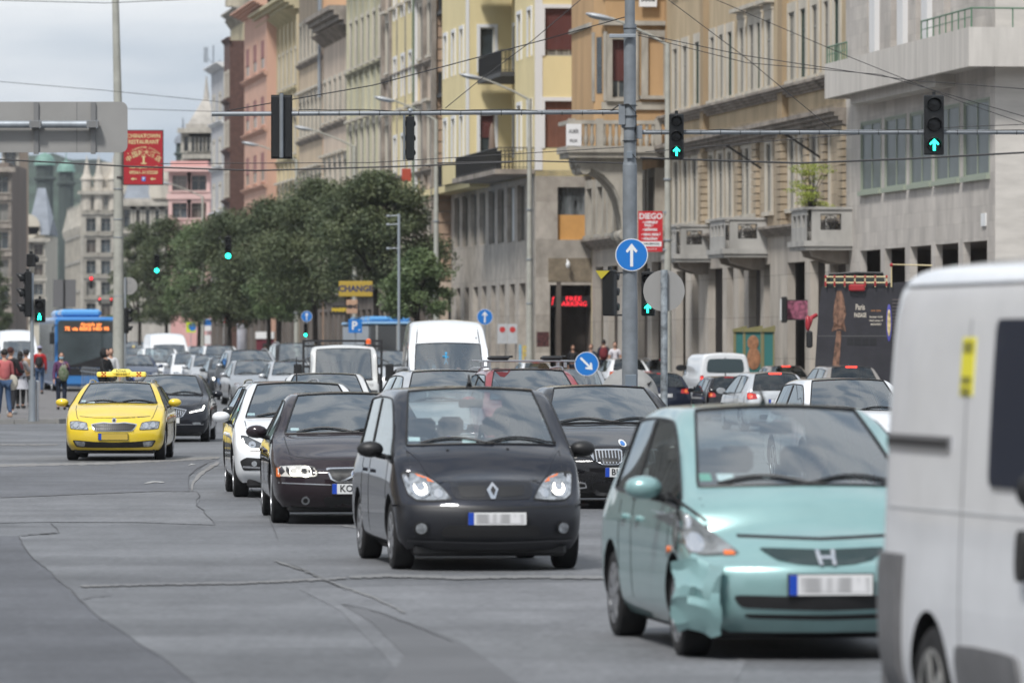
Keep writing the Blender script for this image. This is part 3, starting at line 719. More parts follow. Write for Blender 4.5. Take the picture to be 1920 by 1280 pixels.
zc_ = CH+(HY-336)/58; MB().box(.77,.89,-.007,0,zc_-.07,zc_+.07).build('parking_mark', BLUE, rb); text('P', .13, MF(.83,-.010,zc_), WHITE, 'lettering', rb, .004)
for x in (.50, 1.12): MB().add([(x-.09,-.006,zc_),(x,-.006,zc_+.05),(x,-.006,zc_+.018),(x+.10,-.006,zc_+.018),(x+.10,-.006,zc_-.018),(x,-.006,zc_-.018),(x,-.006,zc_-.05)], [(0,1,2,3,4,5,6)]).build('arrow_mark', GOLD, rb)
# big grey direction sign seen from behind
s = 92; p = at(0, HY, s); Z_ = lambda py: CH+(HY-py)/s; X_ = lambda px: (px-CX)/s
SBACK = mat('sign back grey', (.30,.295,.285), .55, .2, var=.06, scale=1)
ds = empty('direction_sign', (0,p.y,0), 0, 'large grey direction sign seen from behind at the upper left, bolted to a tube', 'sign')
def rrect(x0, x1, z0, z1, r, n=5, corners=(1,1,1,1)):
    P_ = []
    for (cx, cz, a0), on in zip(((x1-r,z1-r,0),(x0+r,z1-r,90),(x0+r,z0+r,180),(x1-r,z0+r,270)), corners):
        for i in range(n+1):
            a = R(a0+90*i/n); P_.append((cx+r*math.cos(a), cz+r*math.sin(a)))
    return P_
pts = rrect(X_(-150), X_(239), Z_(286), Z_(191), .14)
MB().prism([(a,0,b) for a, b in pts], (0,.04,0)).build('panel', SBACK, ds)
MB().box(X_(144)-.008,X_(144)+.008,-.004,0,Z_(285),Z_(192)).build('panel_joint', mat('joint grey', (.18,.18,.18), .6), ds)
MB().tube([(X_(-200),-.17,Z_(234)),(X_(186),-.17,Z_(234))], .075, 14).build('tube_arm', STEEL, ds, True)
for px in (68, 175, -40):
    q = MB().box(X_(px)-.05,X_(px)+.05,-.06,0,Z_(289),Z_(192)).box(X_(px)-.12,X_(px)+.12,-.27,-.06,Z_(240),Z_(228)); q.build('bracket', mat('bracket steel', (.22,.22,.22), .5, .4), ds)
    MB().tube([(X_(px)-.09,-.26,Z_(226)),(X_(px)-.09,-.26,Z_(242))], .012, 6).tube([(X_(px)+.09,-.26,Z_(226)),(X_(px)+.09,-.26,Z_(242))], .012, 6).build('bolt', STEEL, ds)
MB().tube([(X_(-200),-.17,0),(X_(-200),-.17,Z_(190))], .12, 12).build('post', STEEL, ds, True)
# traffic signals
def arrow_poly(cx, cz, h):
    w_ = h*.10; return [(cx-w_,cz-h*.5),(cx+w_,cz-h*.5),(cx+w_,cz+h*.18),(cx+h*.34,cz-h*.02),(cx+h*.40,cz+h*.10),(cx,cz+h*.5),(cx-h*.40,cz+h*.10),(cx-h*.34,cz-h*.02),(cx-w_,cz+h*.18)]
def flat(pts, y, d, name, m, par): 
    return MB().prism([(a,y,b) for a, b in pts], (0,d,0)).build(name, m, par)
def signal(label, px, py0, py1, s, yaw=0, n=3, lit=None, arrow=False, wide=.40, board=None, group=None, ped=False, litm=None, dy=0.0):
    """housing facing the viewer (yaw 0) or turned; py0 top and py1 bottom in the photo"""
    p = at(px, HY, s); z1, z0 = CH+(HY-py0)/s, CH+(HY-py1)/s; h = z1-z0; c = h/n; W_ = c*wide*2
    o = empty('traffic_signal', (p.x,p.y+dy,0), R(yaw), label, 'traffic signal', group)
    MB().cham(-W_/2,W_/2,0,.16,z0,z1,.02).build('housing', SIGNALBLK, o)
    if board: MB().box(-board/2,board/2,.05,.07,z0-.02,z1+.02).build('backing_board', SIGNALBLK, o)
    r = c*.34
    for i in range(n):
        zc = z1-c*(i+.5); on = lit == i
        MB().lathe([(r,-.01),(r*.9,-.03),(.001,-.04)], 20, 'y', (0,0,zc)).build('lens', (litm or GREEN) if on and not arrow and not ped else LAMPOFF, o, True)
        v = MB(); k = 14; ring = []
        for y in (-.0, -.20):
            for t in range(k+1): a = R(-25+230*t/k); ring.append((r*1.12*math.cos(a), y if y == 0 else y*(.55+.45*max(0,math.sin(a))), zc+r*1.12*math.sin(a)))
        v.add(ring, [(t, t+1, k+2+t, k+1+t) for t in range(k)]); q = v.build('visor', SIGNALBLK, o, True); q.modifiers.new('t', 'SOLIDIFY').thickness = .012
        if on and arrow: flat(arrow_poly(0, zc, r*1.7), -.05, -.01, 'arrow', GREEN, o)
        if on and ped:
            flat([(-.03,zc+.02),(.03,zc+.02),(.045,zc-.02),(.03,zc-.02),(.015,zc-.0),(.045,zc-.085),(.02,zc-.085),(0,zc-.035),(-.03,zc-.085),(-.05,zc-.075),(-.02,zc-.01),(-.045,zc-.02)], -.05, -.01, 'walking_figure', GREEN, o); flat(circ(.0,zc+.05,.022,10), -.05, -.01, 'walking_figure', GREEN, o)
    MB().box(-.03,.03,.04,.10,z1,z1+.06).build('cap', SIGNALBLK, o)
    return o
# grey mast with the two horizontal arms
s = 100; p = at(1181, HY, s); Z_ = lambda py: CH+(HY-py)/s
mast = empty('signal_mast', (p.x,p.y,0), 0, 'tall grey steel mast with two long horizontal signal arms', 'mast')
MB().tube([(0,0,0),(0,0,Z_(580)),(0,0,Z_(540))], [.15,.145,.14], 24).tube([(0,0,Z_(540)),(0,0,Z_(310))], .135, 24).tube([(0,0,Z_(310)),(0,0,Z_(300)),(0,0,Z_(62)),(0,0,Z_(46))], [.135,.115,.115,.125], 24).tube([(0,0,Z_(46)),(0,0,Z_(-60))], .095, 24).build('pole', DSTEEL, mast, True)
MB().cham(-.09,.12,-.152,-.10,Z_(742),Z_(702),.01).build('service_door', mat('door grey', (.15,.185,.22), .5), mast)
X_ = lambda px: (px-1181)/s
ARMM = mat('arm steel', (.24,.26,.28), .45, .45, var=.1, scale=3)
MB().tube([(X_(397),0,Z_(214)),(X_(1168),0,Z_(210))], .043, 12).box(X_(1160),X_(1172),-.10,.10,Z_(234),Z_(196)).build('arm', ARMM, mast, True)
MB().tube([(X_(1200),0,Z_(248)),(X_(2060),0,Z_(248))], .043, 12).box(X_(1192),X_(1204),-.10,.10,Z_(260),Z_(236)).build('arm', ARMM, mast, True)
q = MB()
for x in list(range(560,1160,38)): q.lathe([(.052,-.006),(.052,.006)], 10, 'x', (X_(x),0,Z_(212)))
for x in list(range(1240,1940,37)): q.lathe([(.052,-.006),(.052,.006)], 10, 'x', (X_(x),0,Z_(248)))
q.build('cable_tie', BLACK, mast)
rr = random.Random(4); CAB = mat('black cable', (.012,.012,.012), .6)
MB().tube([(X_(560+i*30),-.03,Z_(207+rr.uniform(-1.5,2.5))) for i in range(21)], .010, 5).tube([(X_(1145),-.03,Z_(208)),(X_(1160),-.08,Z_(198)),(X_(1178),-.15,Z_(196)),(X_(1192),-.15,Z_(212)),(X_(1194),-.15,Z_(300)),(X_(1186),-.15,Z_(290))], .012, 6).tube([(X_(1210+i*35),-.03,Z_(244+rr.uniform(-1.5,2.5))) for i in range(22)], .010, 5).build('cable', CAB, mast, True)
q = MB()
for py in (198,218,240,264,54): q.lathe([(.142 if py>60 else .128,-.008),(.142 if py>60 else .128,.008)], 20, 'z', (0,0,Z_(py)))
q.build('clamp_band', mat('dark steel band', (.06,.07,.08), .5, .5), mast)
MB().cham(X_(1142),X_(1192),-.20,-.14,Z_(72),Z_(65),.01).build('crossbar', STEEL, mast)
MB().cham(X_(1166),X_(1172),-.04,.04,Z_(240),Z_(205),.01).cham(X_(1180)-.06,X_(1180)+.06,-.17,-.13,Z_(298),Z_(284),.01).build('junction_plate', mat('plate steel', (.20,.23,.26), .5, .3), mast)
def round_sign(label, px, py, r, s, kind, front=True, name='round_sign', group=None, tilt=0, pole=None, dy=0.0):
    p = at(px, py, s); o = empty(name, (p.x,p.y+dy,0), 0, label, 'sign', group); z = p.z
    MB().lathe([(r,0),(r,.02)], 40, 'y', (0,0,z)).build('disc', WHITE if front else SBACK, o)
    if front:
        MB().lathe([(r*.95,-.003),(r*.95,0)], 40, 'y', (0,0,z)).build('blue_face', BLUE, o)
        P_ = [(-.09,-.72),(.09,-.72),(.09,.30),(.27,.12),(.36,.24),(0,.70),(-.36,.24),(-.27,.12),(-.09,.30)]
        a = R(tilt); P_ = [(u*math.cos(a)+v*math.sin(a), -u*math.sin(a)+v*math.cos(a)) for u, v in P_]
        flat([(u*r, z+v*r) for u, v in P_], -.004, -.004, 'arrow', WHITE, o)
    else:
        for x in (-.14,.14):
            for zz in (-.45,.45): MB().box(x*r*1.1-.012,x*r*1.1+.012,-.03,0,z+zz*r-.012,z+zz*r+.012).build('bolt', STEEL, o)
    if pole: 
        m_, rad, dx = pole; y = .05 if front else -.06
        top = z+r*(.0 if front else 1.0)
        MB().tube([(dx,y,0),(dx,y,top)], rad, 12).build('post', m_, o, True)
    return o
round_sign('large blue straight ahead sign on the grey mast', 1184, 478, .305, 100, 'a', dy=-.17)
GRIMY = mat('post with sticker remains', (.26,.29,.31), .6, .3, var=.5, scale=6)
round_sign('grey back of a round sign on its own steel post right of the mast', 1245, 545, .325, 120, 'b', front=False, pole=(GRIMY,.055,0.0))
round_sign('blue keep right sign with diagonal arrow behind the red off-roader', 1100, 682, .27, 84, 'c', tilt=135, pole=(STEEL,.035,0))
round_sign('small blue straight ahead sign behind the tall white van', 909, 594, .30, 50, 'd', pole=(STEEL,.035,0))
round_sign('small blue straight ahead sign above a green signal near the parking sign', 575, 593, .22, 47, 'e', pole=(STEEL,.035,0))
round_sign('grey back of a round sign right of the concrete post', 241, 536, .33, 50, 'f', front=False, pole=(STEEL,.04,-.12))
p = at(1180, 745, 99); gs = empty('painted_disc', (p.x,p.y-.35,0), 0, 'grey disc with black scribble low on the grey mast', 'sign'); MB().lathe([(.56,0),(.56,.02)], 40, 'y', (0,.55,p.z-.0)).build('disc', mat('matt light grey disc', (.40,.40,.39), .7, var=.1), gs)
rr = random.Random(9); q = MB()
for i in range(7): a = Vector((rr.uniform(.18,.5),.53,p.z+rr.uniform(-.1,.28))); q.tube([a, a+Vector((rr.uniform(.02,.12),0,rr.uniform(-.12,.1))), a+Vector((rr.uniform(-.05,.14),0,rr.uniform(-.16,.02)))], .012, 5)
q.build('scribble', INK, gs)
# signals on the arms and the mast
SG = 'signals of the crossing'
o = signal('signal with two lamp heads seen from behind, hung on the left part of the arm', 528, 180, 296, 100, 180, wide=.5, board=.40, group=SG, dy=.1); MB().tube([(0,.22,Z_(296)),(0,.22,Z_(176))], .040, 10).build('hanger', ARMM, o, True)
o = signal('black signal seen from behind under the middle of the left arm', 769, 218, 300, 100, 180, wide=.29, group=SG, dy=.1); MB().tube([(.11,.1,Z_(300)),(.11,.1,Z_(216))], .025, 8).ell((0,.1,Z_(208)), (.055,.055,.055), 10, 8).build('hanger', ARMM, o, True)
signal('signal with green arrow on the right arm just right of the mast', 1268, 214, 299, 100, 0, lit=2, arrow=True, wide=.48, group=SG, dy=-.16)
signal('large signal with green arrow at the far right of the arm', 1750, 179, 291, 100, 0, lit=2, arrow=True, wide=.50, group=SG, dy=-.2)
signal('low signal with green arrow at the right side of the grey mast', 1215, 509, 592, 98, -8, lit=2, arrow=True, wide=.46, group=SG)
o = signal('low signal turned away at the left side of the grey mast', 1147, 506, 592, 99, 150, wide=.42, group=SG, dy=.1)
MB().tube([(0,.05,Z_(590)),(-.30,.05,Z_(590))], .02, 6).tube([(0,.05,Z_(510)),(-.30,.05,Z_(510))], .02, 6).build('bracket', BLACK, o)
flat([(-.06,Z_(506)),(.24,Z_(506)),(.12,Z_(522))], .17, .02, 'warning_triangle', mat('dull yellow', (.45,.38,.03), .6), o)
# left crowd corner: signal post
s = 79; p = at(60, HY, s); Zl = lambda py: CH+(HY-py)/s
sp = empty('signal_post', (p.x,p.y,.12), 0, 'grey signal post on the pavement corner beside the crowd', 'post'); MB().tube([(0,0,0),(0,0,Zl(512)-.12)], .045, 14).tube([(0,0,0),(0,0,Zl(712)-.12)], .085, 16).build('pole', STEEL, sp, True)
MB().tube([(.12,.1,0),(.12,.1,Zl(715)-.12)], .035, 10).ell((.12,.1,Zl(715)-.12), (.035,.035,.03), 8, 6).build('bollard', CHROME, sp, True)
signal('three lamp signal in profile on the left signal post, hoods pointing left', 46, 509, 594, s, -82, wide=.40, group=SG, dy=.0)
signal('pedestrian signal showing a green walking figure on the left signal post', 75, 560, 604, s, 0, n=2, lit=1, ped=True, wide=.46, group=SG, dy=-.1)
signal('small black signal topping the left signal post', 61, 476, 500, s, 160, n=1, wide=.3, group=SG)
# far signals
for i, (px, y0, y1, s_, li, lm, lb) in enumerate(((428,443,487,52,2,GREEN,'green signal hanging before the trees, right one of two'),(294,477,513,50,2,GREEN,'green signal hanging before the trees, left one of two'),
    (171,518,541,22,0,REDL,'red signal far left in front of the palace'),(187,558,572,20,0,REDL,'small red signal low before the palace, left of two'),(209,558,574,20,0,REDL,'small red signal peeping out left of the concrete post'),(573,606,632,48,2,GREEN,'green signal low under the small blue arrow sign'))):
    signal(lb, px, y0, y1, s_, 0, lit=li, wide=.42, litm=lm, group='distant signals down the street')
signal('signal in profile right of the concrete post with hoods to the right', 240, 577, 625, 50, 78, wide=.40, group=SG)
# grey sign backs at the left
p = at(120, HY, 40); gs = empty('sign_back', (p.x,p.y,0), 0, 'grey backs of two rectangular signs on a dark post in front of the bus', 'sign')
MB().box(-.52,.55,.03,.06,CH+(HY-576)/40,CH+(HY-524)/40).build('panel', mat('dark sign back', (.13,.13,.135), .6), gs); MB().box(-.40,.40,.03,.06,CH+(HY-618)/40,CH+(HY-577)/40).build('panel', mat('dark sign back', (.13,.13,.135), .6), gs)
MB().tube([(0,0,0),(0,0,CH+(HY-524)/40)], .04, 8).build('post', BLACK, gs, True)
# Parking sign, diego board
p = at(666, HY, 47); gs = empty('parking_sign', (p.x,p.y,0), 0, 'blue parking sign beneath the tree', 'sign'); zc = CH+(HY-611)/47
MB().box(-.27,.27,0,.02,zc-.27,zc+.27).build('panel', BLUE, gs); text('P', .46, MF(-.03,-.005,zc), WHITE, 'lettering', gs, .012); MB().box(.13,.19,-.004,0,zc-.18,zc-.13).build('mark', WHITE, gs); MB().tube([(0,.06,0),(0,.06,zc+.2)], .035, 8).build('post', STEEL, gs, True)
s = 56; p = at(1220, HY, s); gs = empty('shop_board', (p.x,p.y-.1,0), 0, 'red shop board with white lettering fixed to the nearest concrete lamp', 'sign'); Zd = lambda py: CH+(HY-py)/s
DRED = mat('bright red board', (.50,.012,.02), .5); MB().box(-.42,.40,0,.05,Zd(472),Zd(396)).build('board', DRED, gs)
for tx, sz, py, x in (('DIEGO',.27,406,0),('• LAMINÁLT',.10,417,-.02),('PADLÓ',.10,423,-.05),('• SZŐNYEG',.10,431,-.03),('• VINYL PADLÓ',.10,440,.02),('• FÜGGÖNY',.10,448,-.03)): text(tx, sz, MF(x,-.008,Zd(py)), WHITE, 'lettering', gs, .006, .95)
MB().box(-.40,.36,-.004,0,Zd(462),Zd(453)).build('web_strip', WHITE, gs); text('www.diego.hu', .10, MF(0,-.008,Zd(457)), INK, 'lettering', gs, .004); text('Rákóczi út 72-74.', .06, MF(0,-.008,Zd(467)), WHITE, 'lettering', gs, .001)
MB().box(.38,.52,.0,.04,Zd(400),Zd(396)).box(.38,.52,0,.04,Zd(470),Zd(466)).build('bracket', STEEL, gs)
# little steel pole with insulators before the big tree
p = at(748, HY, 50); gs = empty('cable_pole', (p.x,p.y,0), 0, 'thin grey pole with insulators before the big tree', 'pole'); MB().tube([(0,0,0),(0,0,CH+(HY-401)/50)], .055, 10).build('pole', mat('blue grey pole', (.30,.34,.38), .5, .2), gs, True)
for py in (404,420,465): MB().tube([(0,0,CH+(HY-py)/50),(-.40,0,CH+(HY-py-1)/50)], .02, 6).ell((-.40,0,CH+(HY-py-1)/50), (.08,.05,.05), 8, 6).build('insulator', STEEL, gs, True)
# advertising column and stop signs far off
p = at(454, HY, 28); gs = empty('advertising_column', (p.x,p.y,0), 0, 'round white advertising column with a brown pointed cap', 'column'); zt_ = CH+(HY-606)/28
MB().lathe([(.34,0),(.34,zt_)], 20, 'z').build('column', mat('white poster column', (.55,.55,.60), .6, var=.1), gs, True); MB().lathe([(.38,0),(.34,.1),(.16,.5),(.12,.7),(.02,.95)], 16, 'z', (0,0,zt_)).build('cap', mat('brown cap', (.28,.14,.09), .7), gs, True)
p = at(389, HY, 27); gs = empty('bus_stop_sign', (p.x,p.y,0), 0, 'blue and white bus stop sign beside the farthest concrete lamp', 'sign'); MB().box(-.25,.25,0,.03,CH+(HY-620)/27,CH+(HY-598)/27).build('panel', WHITE, gs); MB().box(-.25,.25,-.01,0,CH+(HY-610)/27,CH+(HY-599)/27).build('blue_face', BLUE, gs); MB().box(-.22,.22,0,.03,CH+(HY-645)/27,CH+(HY-628)/27).build('timetable', STICK_ if 'STICK_' in globals() else WHITE, gs); MB().tube([(0,.05,0),(0,.05,4)], .03, 6).build('post', STEEL, gs)
p = at(358, HY, 27); gs = empty('crossing_sign', (p.x,p.y,0), 0, 'yellow edged blue crossing sign left of the farthest lamp', 'sign'); MB().box(-.32,.32,0,.03,CH+(HY-623)/27,CH+(HY-604)/27).build('panel', mat('fluorescent yellow', (.55,.70,.02), .5), gs); MB().lathe([(.26,-.01),(.26,0)], 20, 'y', (.1,0,CH+(HY-613)/27)).build('blue_face', BLUE, gs); MB().tube([(0,.05,0),(0,.05,3.4)], .03, 6).build('post', STEEL, gs)
# shop signs under the trees
p = st(fu(665, 33.9), 33.9); 
def board(label, px, py0, py1, v, w_, col, tx=None, tc=None, tsz=.5, name='shop_sign', em=None):
    q = st(fu(px, v), v); s_ = F/q.y; z0, z1 = CH+(HY-py1)/s_, CH+(HY-py0)/s_; o = empty(name, q, 0, label, 'sign'); MB().cham(-w_/2,w_/2,0,.12,z0,z1,.02).build('board', col, o); MB().box(-w_/2,w_/2,.12,2.2,(z0+z1)/2-.05,(z0+z1)/2+.05).build('bracket', BLACK, o)
    if tx: text(tx, tsz, MF(0,-.006,(z0+z1)/2), tc or INK, 'lettering', o, .015)
YB = mat('yellow board', (.42,.29,.04), .6)
board('yellow board with dark letters under the largest street tree', 667, 527, 556, 26.0, 1.45, YB, 'CHANGE', mat('dark blue lettering', (.02,.03,.10), .5), .36)
board('black board with yellow lettering under the yellow board', 637, 572, 590, 26.4, .62, mat('black board', (.02,.018,.015), .6), 'MARBY', mat('yellow lettering', (.60,.42,.03), .5), .22)
board('small pale poster right of the black board', 660, 562, 588, 26.8, .5, mat('pale orange poster', (.45,.27,.17), .7), 'MENÜ', INK, .2)
board('red illuminated sign above the distant pavement, under the trees', 428, 597, 605, 32.5, .5, mat('lit red sign', (1,.02,.04), .5, emit=1.5))
board('dark banner with white zigzag and logo left of the yellow block', 762, 316, 340, 31.0, .45, mat('orange red banner', (.40,.06,.03), .6))
# wall posters and machines near the arcade
for i, (px, lb) in enumerate(((942,'pale poster with a red spot on the arcade pillar, left one'),(961,'pale poster with a red spot on the arcade pillar, right one'))):
    q = st(fu(px, 33.1), 33.1); s_ = F/q.y; o = empty('poster', q, 0, lb, 'poster'); z0, z1 = CH+(HY-644)/s_, CH+(HY-607)/s_; MB().box(-.22,.22,0,.03,z0,z1).build('sheet', mat('pale poster', (.42,.44,.46), .6, var=.1), o); MB().lathe([(.13,-.008),(.13,0)], 14, 'y', (0,0,z1-.25)).build('red_spot', mat('poster red', (.45,.03,.03), .6), o)
q = st(fu(1018, 33.0), 33.0); s_ = F/q.y; o = empty('wall_poster', q, 0, 'dark red poster on the marble corner pier', 'poster'); MB().box(-.26,.26,0,.03,CH+(HY-650)/s_,CH+(HY-622)/s_).build('sheet', mat('dark poster', (.06,.015,.015), .6, var=1.0, scale=8), o)
q = st(fu(1497, 35.4), 35.4); s_ = F/q.y; o = empty('light_box', q, 0, 'pink illuminated picture box on the arcade wall', 'light box'); MB().box(-.42,.42,0,.12,CH+(HY-600)/s_,CH+(HY-562)/s_).build('frame', BLACK, o); MB().box(-.38,.38,-.01,0,CH+(HY-598)/s_,CH+(HY-564)/s_).build('picture', mat('pink picture', (.26,.08,.13), .5, var=.7, scale=7), o)
q = st(fu(1471, 34.8), 34.8); s_ = F/q.y; o = empty('hanging_sign', q, 0, 'narrow black hanging sign beside the pink light box', 'sign'); MB().cham(-.10,.10,0,.5,CH+(HY-605)/s_,CH+(HY-556)/s_,.04).build('box', BLACK, o); MB().box(-.13,-.10,.04,.46,CH+(HY-600)/s_,CH+(HY-560)/s_).build('side_face', WHITE, o)
TEAL = mat('teal panel', (.03,.16,.155), .5); YEL2 = mat('booth yellow', (.20,.185,.08), .6)
for i, (px, lb, pic) in enumerate(((1388,'yellow and teal machine, farthest of the three in the arcade',0),(1412,'yellow machine with a brown figure poster, middle of the three',1),(1441,'yellow and teal machine, nearest of the three in the arcade',0))):
    q = st(fu(px, 34.9), 34.9); s_ = F/q.y; zt_ = CH+(HY-622)/s_; o = empty('vending_machine', q, TH*0, lb, 'vending machine', 'machines in the arcade')
    w_ = .15 if not pic else .26; MB().box(-w_-.07,-w_,0,.7,.2,zt_).box(w_,w_+.05,0,.7,.2,zt_).prism([(-w_-.1,-.05,zt_),(w_+.08,-.05,zt_),(w_+.08,-.05,zt_+.22),(-w_-.1,-.05,zt_+.10)], (0,.8,0)).build('cabinet', YEL2, o); f = MB().box(-w_,w_,.02,.7,.2,zt_).build('front_panel', TEAL, o)
    if pic: MB().ell((.0,.0,2.0), (.20,.02,.26), 12, 8).ell((.02,.0,1.45), (.24,.02,.4), 12, 8).build('figure_poster', mat('brown figure', (.30,.14,.07), .7, var=.3, scale=6), f)
# railing between crowd and bus
o = empty('pedestrian_railing', (0,0,0), 0, 'low steel railing between the crowd and the blue bus', 'railing'); mb = MB(); a0, a1 = gd(84,722), gd(182,748); pr = MB()
n = 26
for i in range(n+1):
    a = a0.lerp(a1, i/n); a = Vector((a.x, a.y, .12)); mb.tube([a, a+Vector((0,0,.92)), a+Vector((.05,0,.98)), a+Vector((.10,0,.92))], .014, 5)
mb.build('hoop_bars', STEEL, o); pr.tube([Vector((a0.x,a0.y,.30)), Vector((a1.x,a1.y,.30))], .018, 6).tube([Vector((a0.x,a0.y,.92)), Vector((a1.x,a1.y,.92))], .018, 6).build('rail', STEEL, o)
# overhead wires
WIRE = mat('wire', (.02,.02,.022), .6)
def wire(label, pts, r, s, n=24, sag=0.0, clips=False, name='overhead_wire'):
    P_ = [at(a, b, s_) for (a, b), s_ in zip(pts, s if isinstance(s, (list,tuple)) else [s]*len(pts))]; Q = []
    for a, b in zip(P_[:-1], P_[1:]):
        for i in range(n): t = i/n; q = a.lerp(b, t); q.z -= sag*4*t*(1-t); Q.append(q)
    Q.append(P_[-1]); o = MB().tube(Q, r, 6).build(name, WIRE, None, True); tag(o, label, 'wire', 'wires strung over the crossing')
wire('thick bundled cable crossing the whole street left to right', [(-40,297),(240,312),(480,320),(760,312),(960,304)], .017, 95)
wire('thin cable just above the thick bundle at left', [(300,307),(700,305),(1170,276)], .009, 97)
wire('thick twin cable crossing right of the mast', [(1200,296),(1500,306),(1700,298),(1960,284)], .022, 92)
wire('slack cable left of the mast at mid height', [(820,306),(1000,302),(1170,306)], .015, 94)
wire('thin wire from the mast to the upper left past the tree tops', [(1180,30),(1020,75),(700,160),(425,208)], .010, [100,98,100,100])
wire('thin wire running from the yellow block up past the mast', [(835,203),(900,150),(1000,75),(1100,-10)], .009, 96)
wire('thin wire descending right from the mast top', [(1195,62),(1400,105),(1700,150),(1960,170)], .009, 96)
wire('second thin wire descending right from the mast top', [(1195,66),(1400,118),(1650,140),(1960,230)], .008, 96)
wire('diagonal wire crossing in front of the ochre building', [(1240,-10),(1400,110),(1560,243)], .008, 98)
wire('long thin wire over the office building', [(1320,-10),(1600,110),(1800,190),(1960,245)], .008, 90)
wire('wire rising gently right under the arm', [(1210,285),(1500,260),(1800,238),(1960,232)], .009, 90)
wire('faint wire crossing the sky at the top left', [(-40,0),(200,6),(420,-4)], .010, 70)
wire('faint wire sloping across the left sky', [(-40,150),(200,170),(420,192)], .010, 60)
wire('faint level wire over the red board', [(240,204),(420,210)], .010, 60)
# ---------------------------------------------------------------- buildings
def stone(name, col, var=.16, scale=.9, stretch=(1,1,.22), rough=.85, bump=.25, lo=.30, hi=.68, col2=None): return mat(name, col, rough, var=var, scale=scale, stretch=stretch, bump=bump, bscale=6, lo=lo, hi=hi, spec=.2, col2=col2)
LIME = stone('pale limestone cladding', (.52,.485,.445), .20, 1.4, (1,.6,.28))
panels(LIME, .82, .46, dark=.80, gap=.008); LIME2 = stone('grooved limestone', (.54,.51,.47), .14, 2.2, (1,1.6,.12))
OCHRE = stone('ochre render', (.46,.365,.24), .22, .7, (1,1,.3))
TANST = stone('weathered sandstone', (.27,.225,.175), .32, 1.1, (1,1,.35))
TRIM = stone('dirty stone trim', (.36,.335,.29), .26, 1.6, (1,1,.4))
LTRIM = stone('light window stone', (.50,.46,.39), .2, 1.4)
DTRIM = stone('blackened cornice stone', (.25,.22,.19), .45, 1.2, (1,1,.6))
ORNG = stone('orange render', (.46,.30,.16), .14, .8)
YELR = stone('yellow render', (.66,.56,.32), .07, .5, (1,1,.4), bump=.12)
WHTR = stone('white render trim', (.66,.66,.66), .05, .5, bump=.05)
MARB = panels(stone('mottled marble cladding', (.44,.40,.35), .24, 1.6, (1,1,.8)), 1.1, 1.6, dark=.72)
SALM = stone('salmon render', (.54,.34,.26), .08, .5)
PEACH = stone('peach firewall', (.60,.37,.22), .12, .25)
CREAM = stone('cream render', (.50,.43,.29), .14, .7)
GRNR = stone('greenish render', (.44,.42,.31), .22, .8)
PINKB = stone('rosy beige render', (.50,.41,.33), .2, .8)
PINK = stone('pink render', (.58,.33,.31), .08, .5)
GREYS = stone('grey weathered stone', (.38,.355,.32), .3, .8)
PALST = stone('pale palace stone', (.46,.42,.36), .24, .35, (1,1,.5))
SHUT = mat('oxblood roller shutter', (.105,.028,.024), .6, var=.15, scale=2)
SHUT2 = mat('faded brown roller shutter', (.17,.07,.045), .6, var=.12, scale=2)
WINDK = mat('dark window glass', (.035,.045,.05), .12, var=.5, scale=1.2, coat=.6)
WINLT = mat('grey office glass', (.095,.115,.115), .45, var=.22, spec=.3, scale=.8, stretch=(1,1,.3), coat=.12)
GRNF = mat('pale green window frame', (.30,.34,.27), .6)
WOODR = mat('red brown door frame', (.16,.045,.02), .6)
IRON = mat('black iron', (.012,.012,.013), .5)
ROOFM = mat('grey roof sheet', (.12,.13,.15), .6, var=.2, scale=1)
TILE = mat('dark roof tiles', (.10,.055,.045), .8, var=.3, scale=2)
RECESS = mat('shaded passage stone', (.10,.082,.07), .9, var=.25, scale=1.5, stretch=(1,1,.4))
ARC_ = panels(stone('arcade limestone', (.44,.40,.35), .26, 1.0, (1,1,.3)), 1.4, 1.45, dark=.6)
WHITEF = mat('white window frame', (.62,.63,.62), .5)
OLDF = mat('weathered window frame', (.28,.27,.24), .7)
DGRNF = mat('dark green window frame', (.03,.06,.045), .6)
def wall(mb, y0, y1, z0, z1, holes=(), x=0.0, rev=.28, face='x'):
    """wall in the plane x (facing -x) or, for face 'y', in the plane y = x (facing -y); openings have real reveals"""
    ys = sorted({y0, y1, *[a for h in holes for a in h[:2] if y0 < a < y1]}); zs = sorted({z0, z1, *[a for h in holes for a in h[2:] if z0 < a < z1]})
    P = (lambda a, b, d=0: (x+d, a, b)) if face == 'x' else (lambda a, b, d=0: (a, x+d, b))
    for i in range(len(zs)-1):
        c = (zs[i]+zs[i+1])/2; run = None
        for j in range(len(ys)-1):
            m = (ys[j]+ys[j+1])/2; inside = any(h[0] < m < h[1] and h[2] < c < h[3] for h in holes)
            if not inside and run is None: run = ys[j]
            if inside and run is not None: mb.quad(P(run,zs[i]), P(ys[j],zs[i]), P(ys[j],zs[i+1]), P(run,zs[i+1])); run = None
        if run is not None: mb.quad(P(run,zs[i]), P(ys[-1],zs[i]), P(ys[-1],zs[i+1]), P(run,zs[i+1]))
    for a, b, c, d in holes:
        r = rev
        mb.quad(P(a,c), P(a,c,r), P(a,d,r), P(a,d)); mb.quad(P(b,c), P(b,d), P(b,d,r), P(b,c,r)); mb.quad(P(a,d), P(a,d,r), P(b,d,r), P(b,d)); mb.quad(P(a,c), P(b,c), P(b,c,r), P(a,c,r))
WCACHE = {}; WRND = random.Random(21)
PANES = [WINDK, WINDK, mat('window with pale curtain', (.16,.155,.14), .25, var=.5, scale=1.5, stretch=(1,3,.2), coat=.5), mat('bluish window glass', (.06,.075,.085), .1, var=.6, scale=.9, coat=.8), mat('window with dark blind', (.075,.06,.05), .4, var=.3, scale=2, stretch=(1,1,4))]
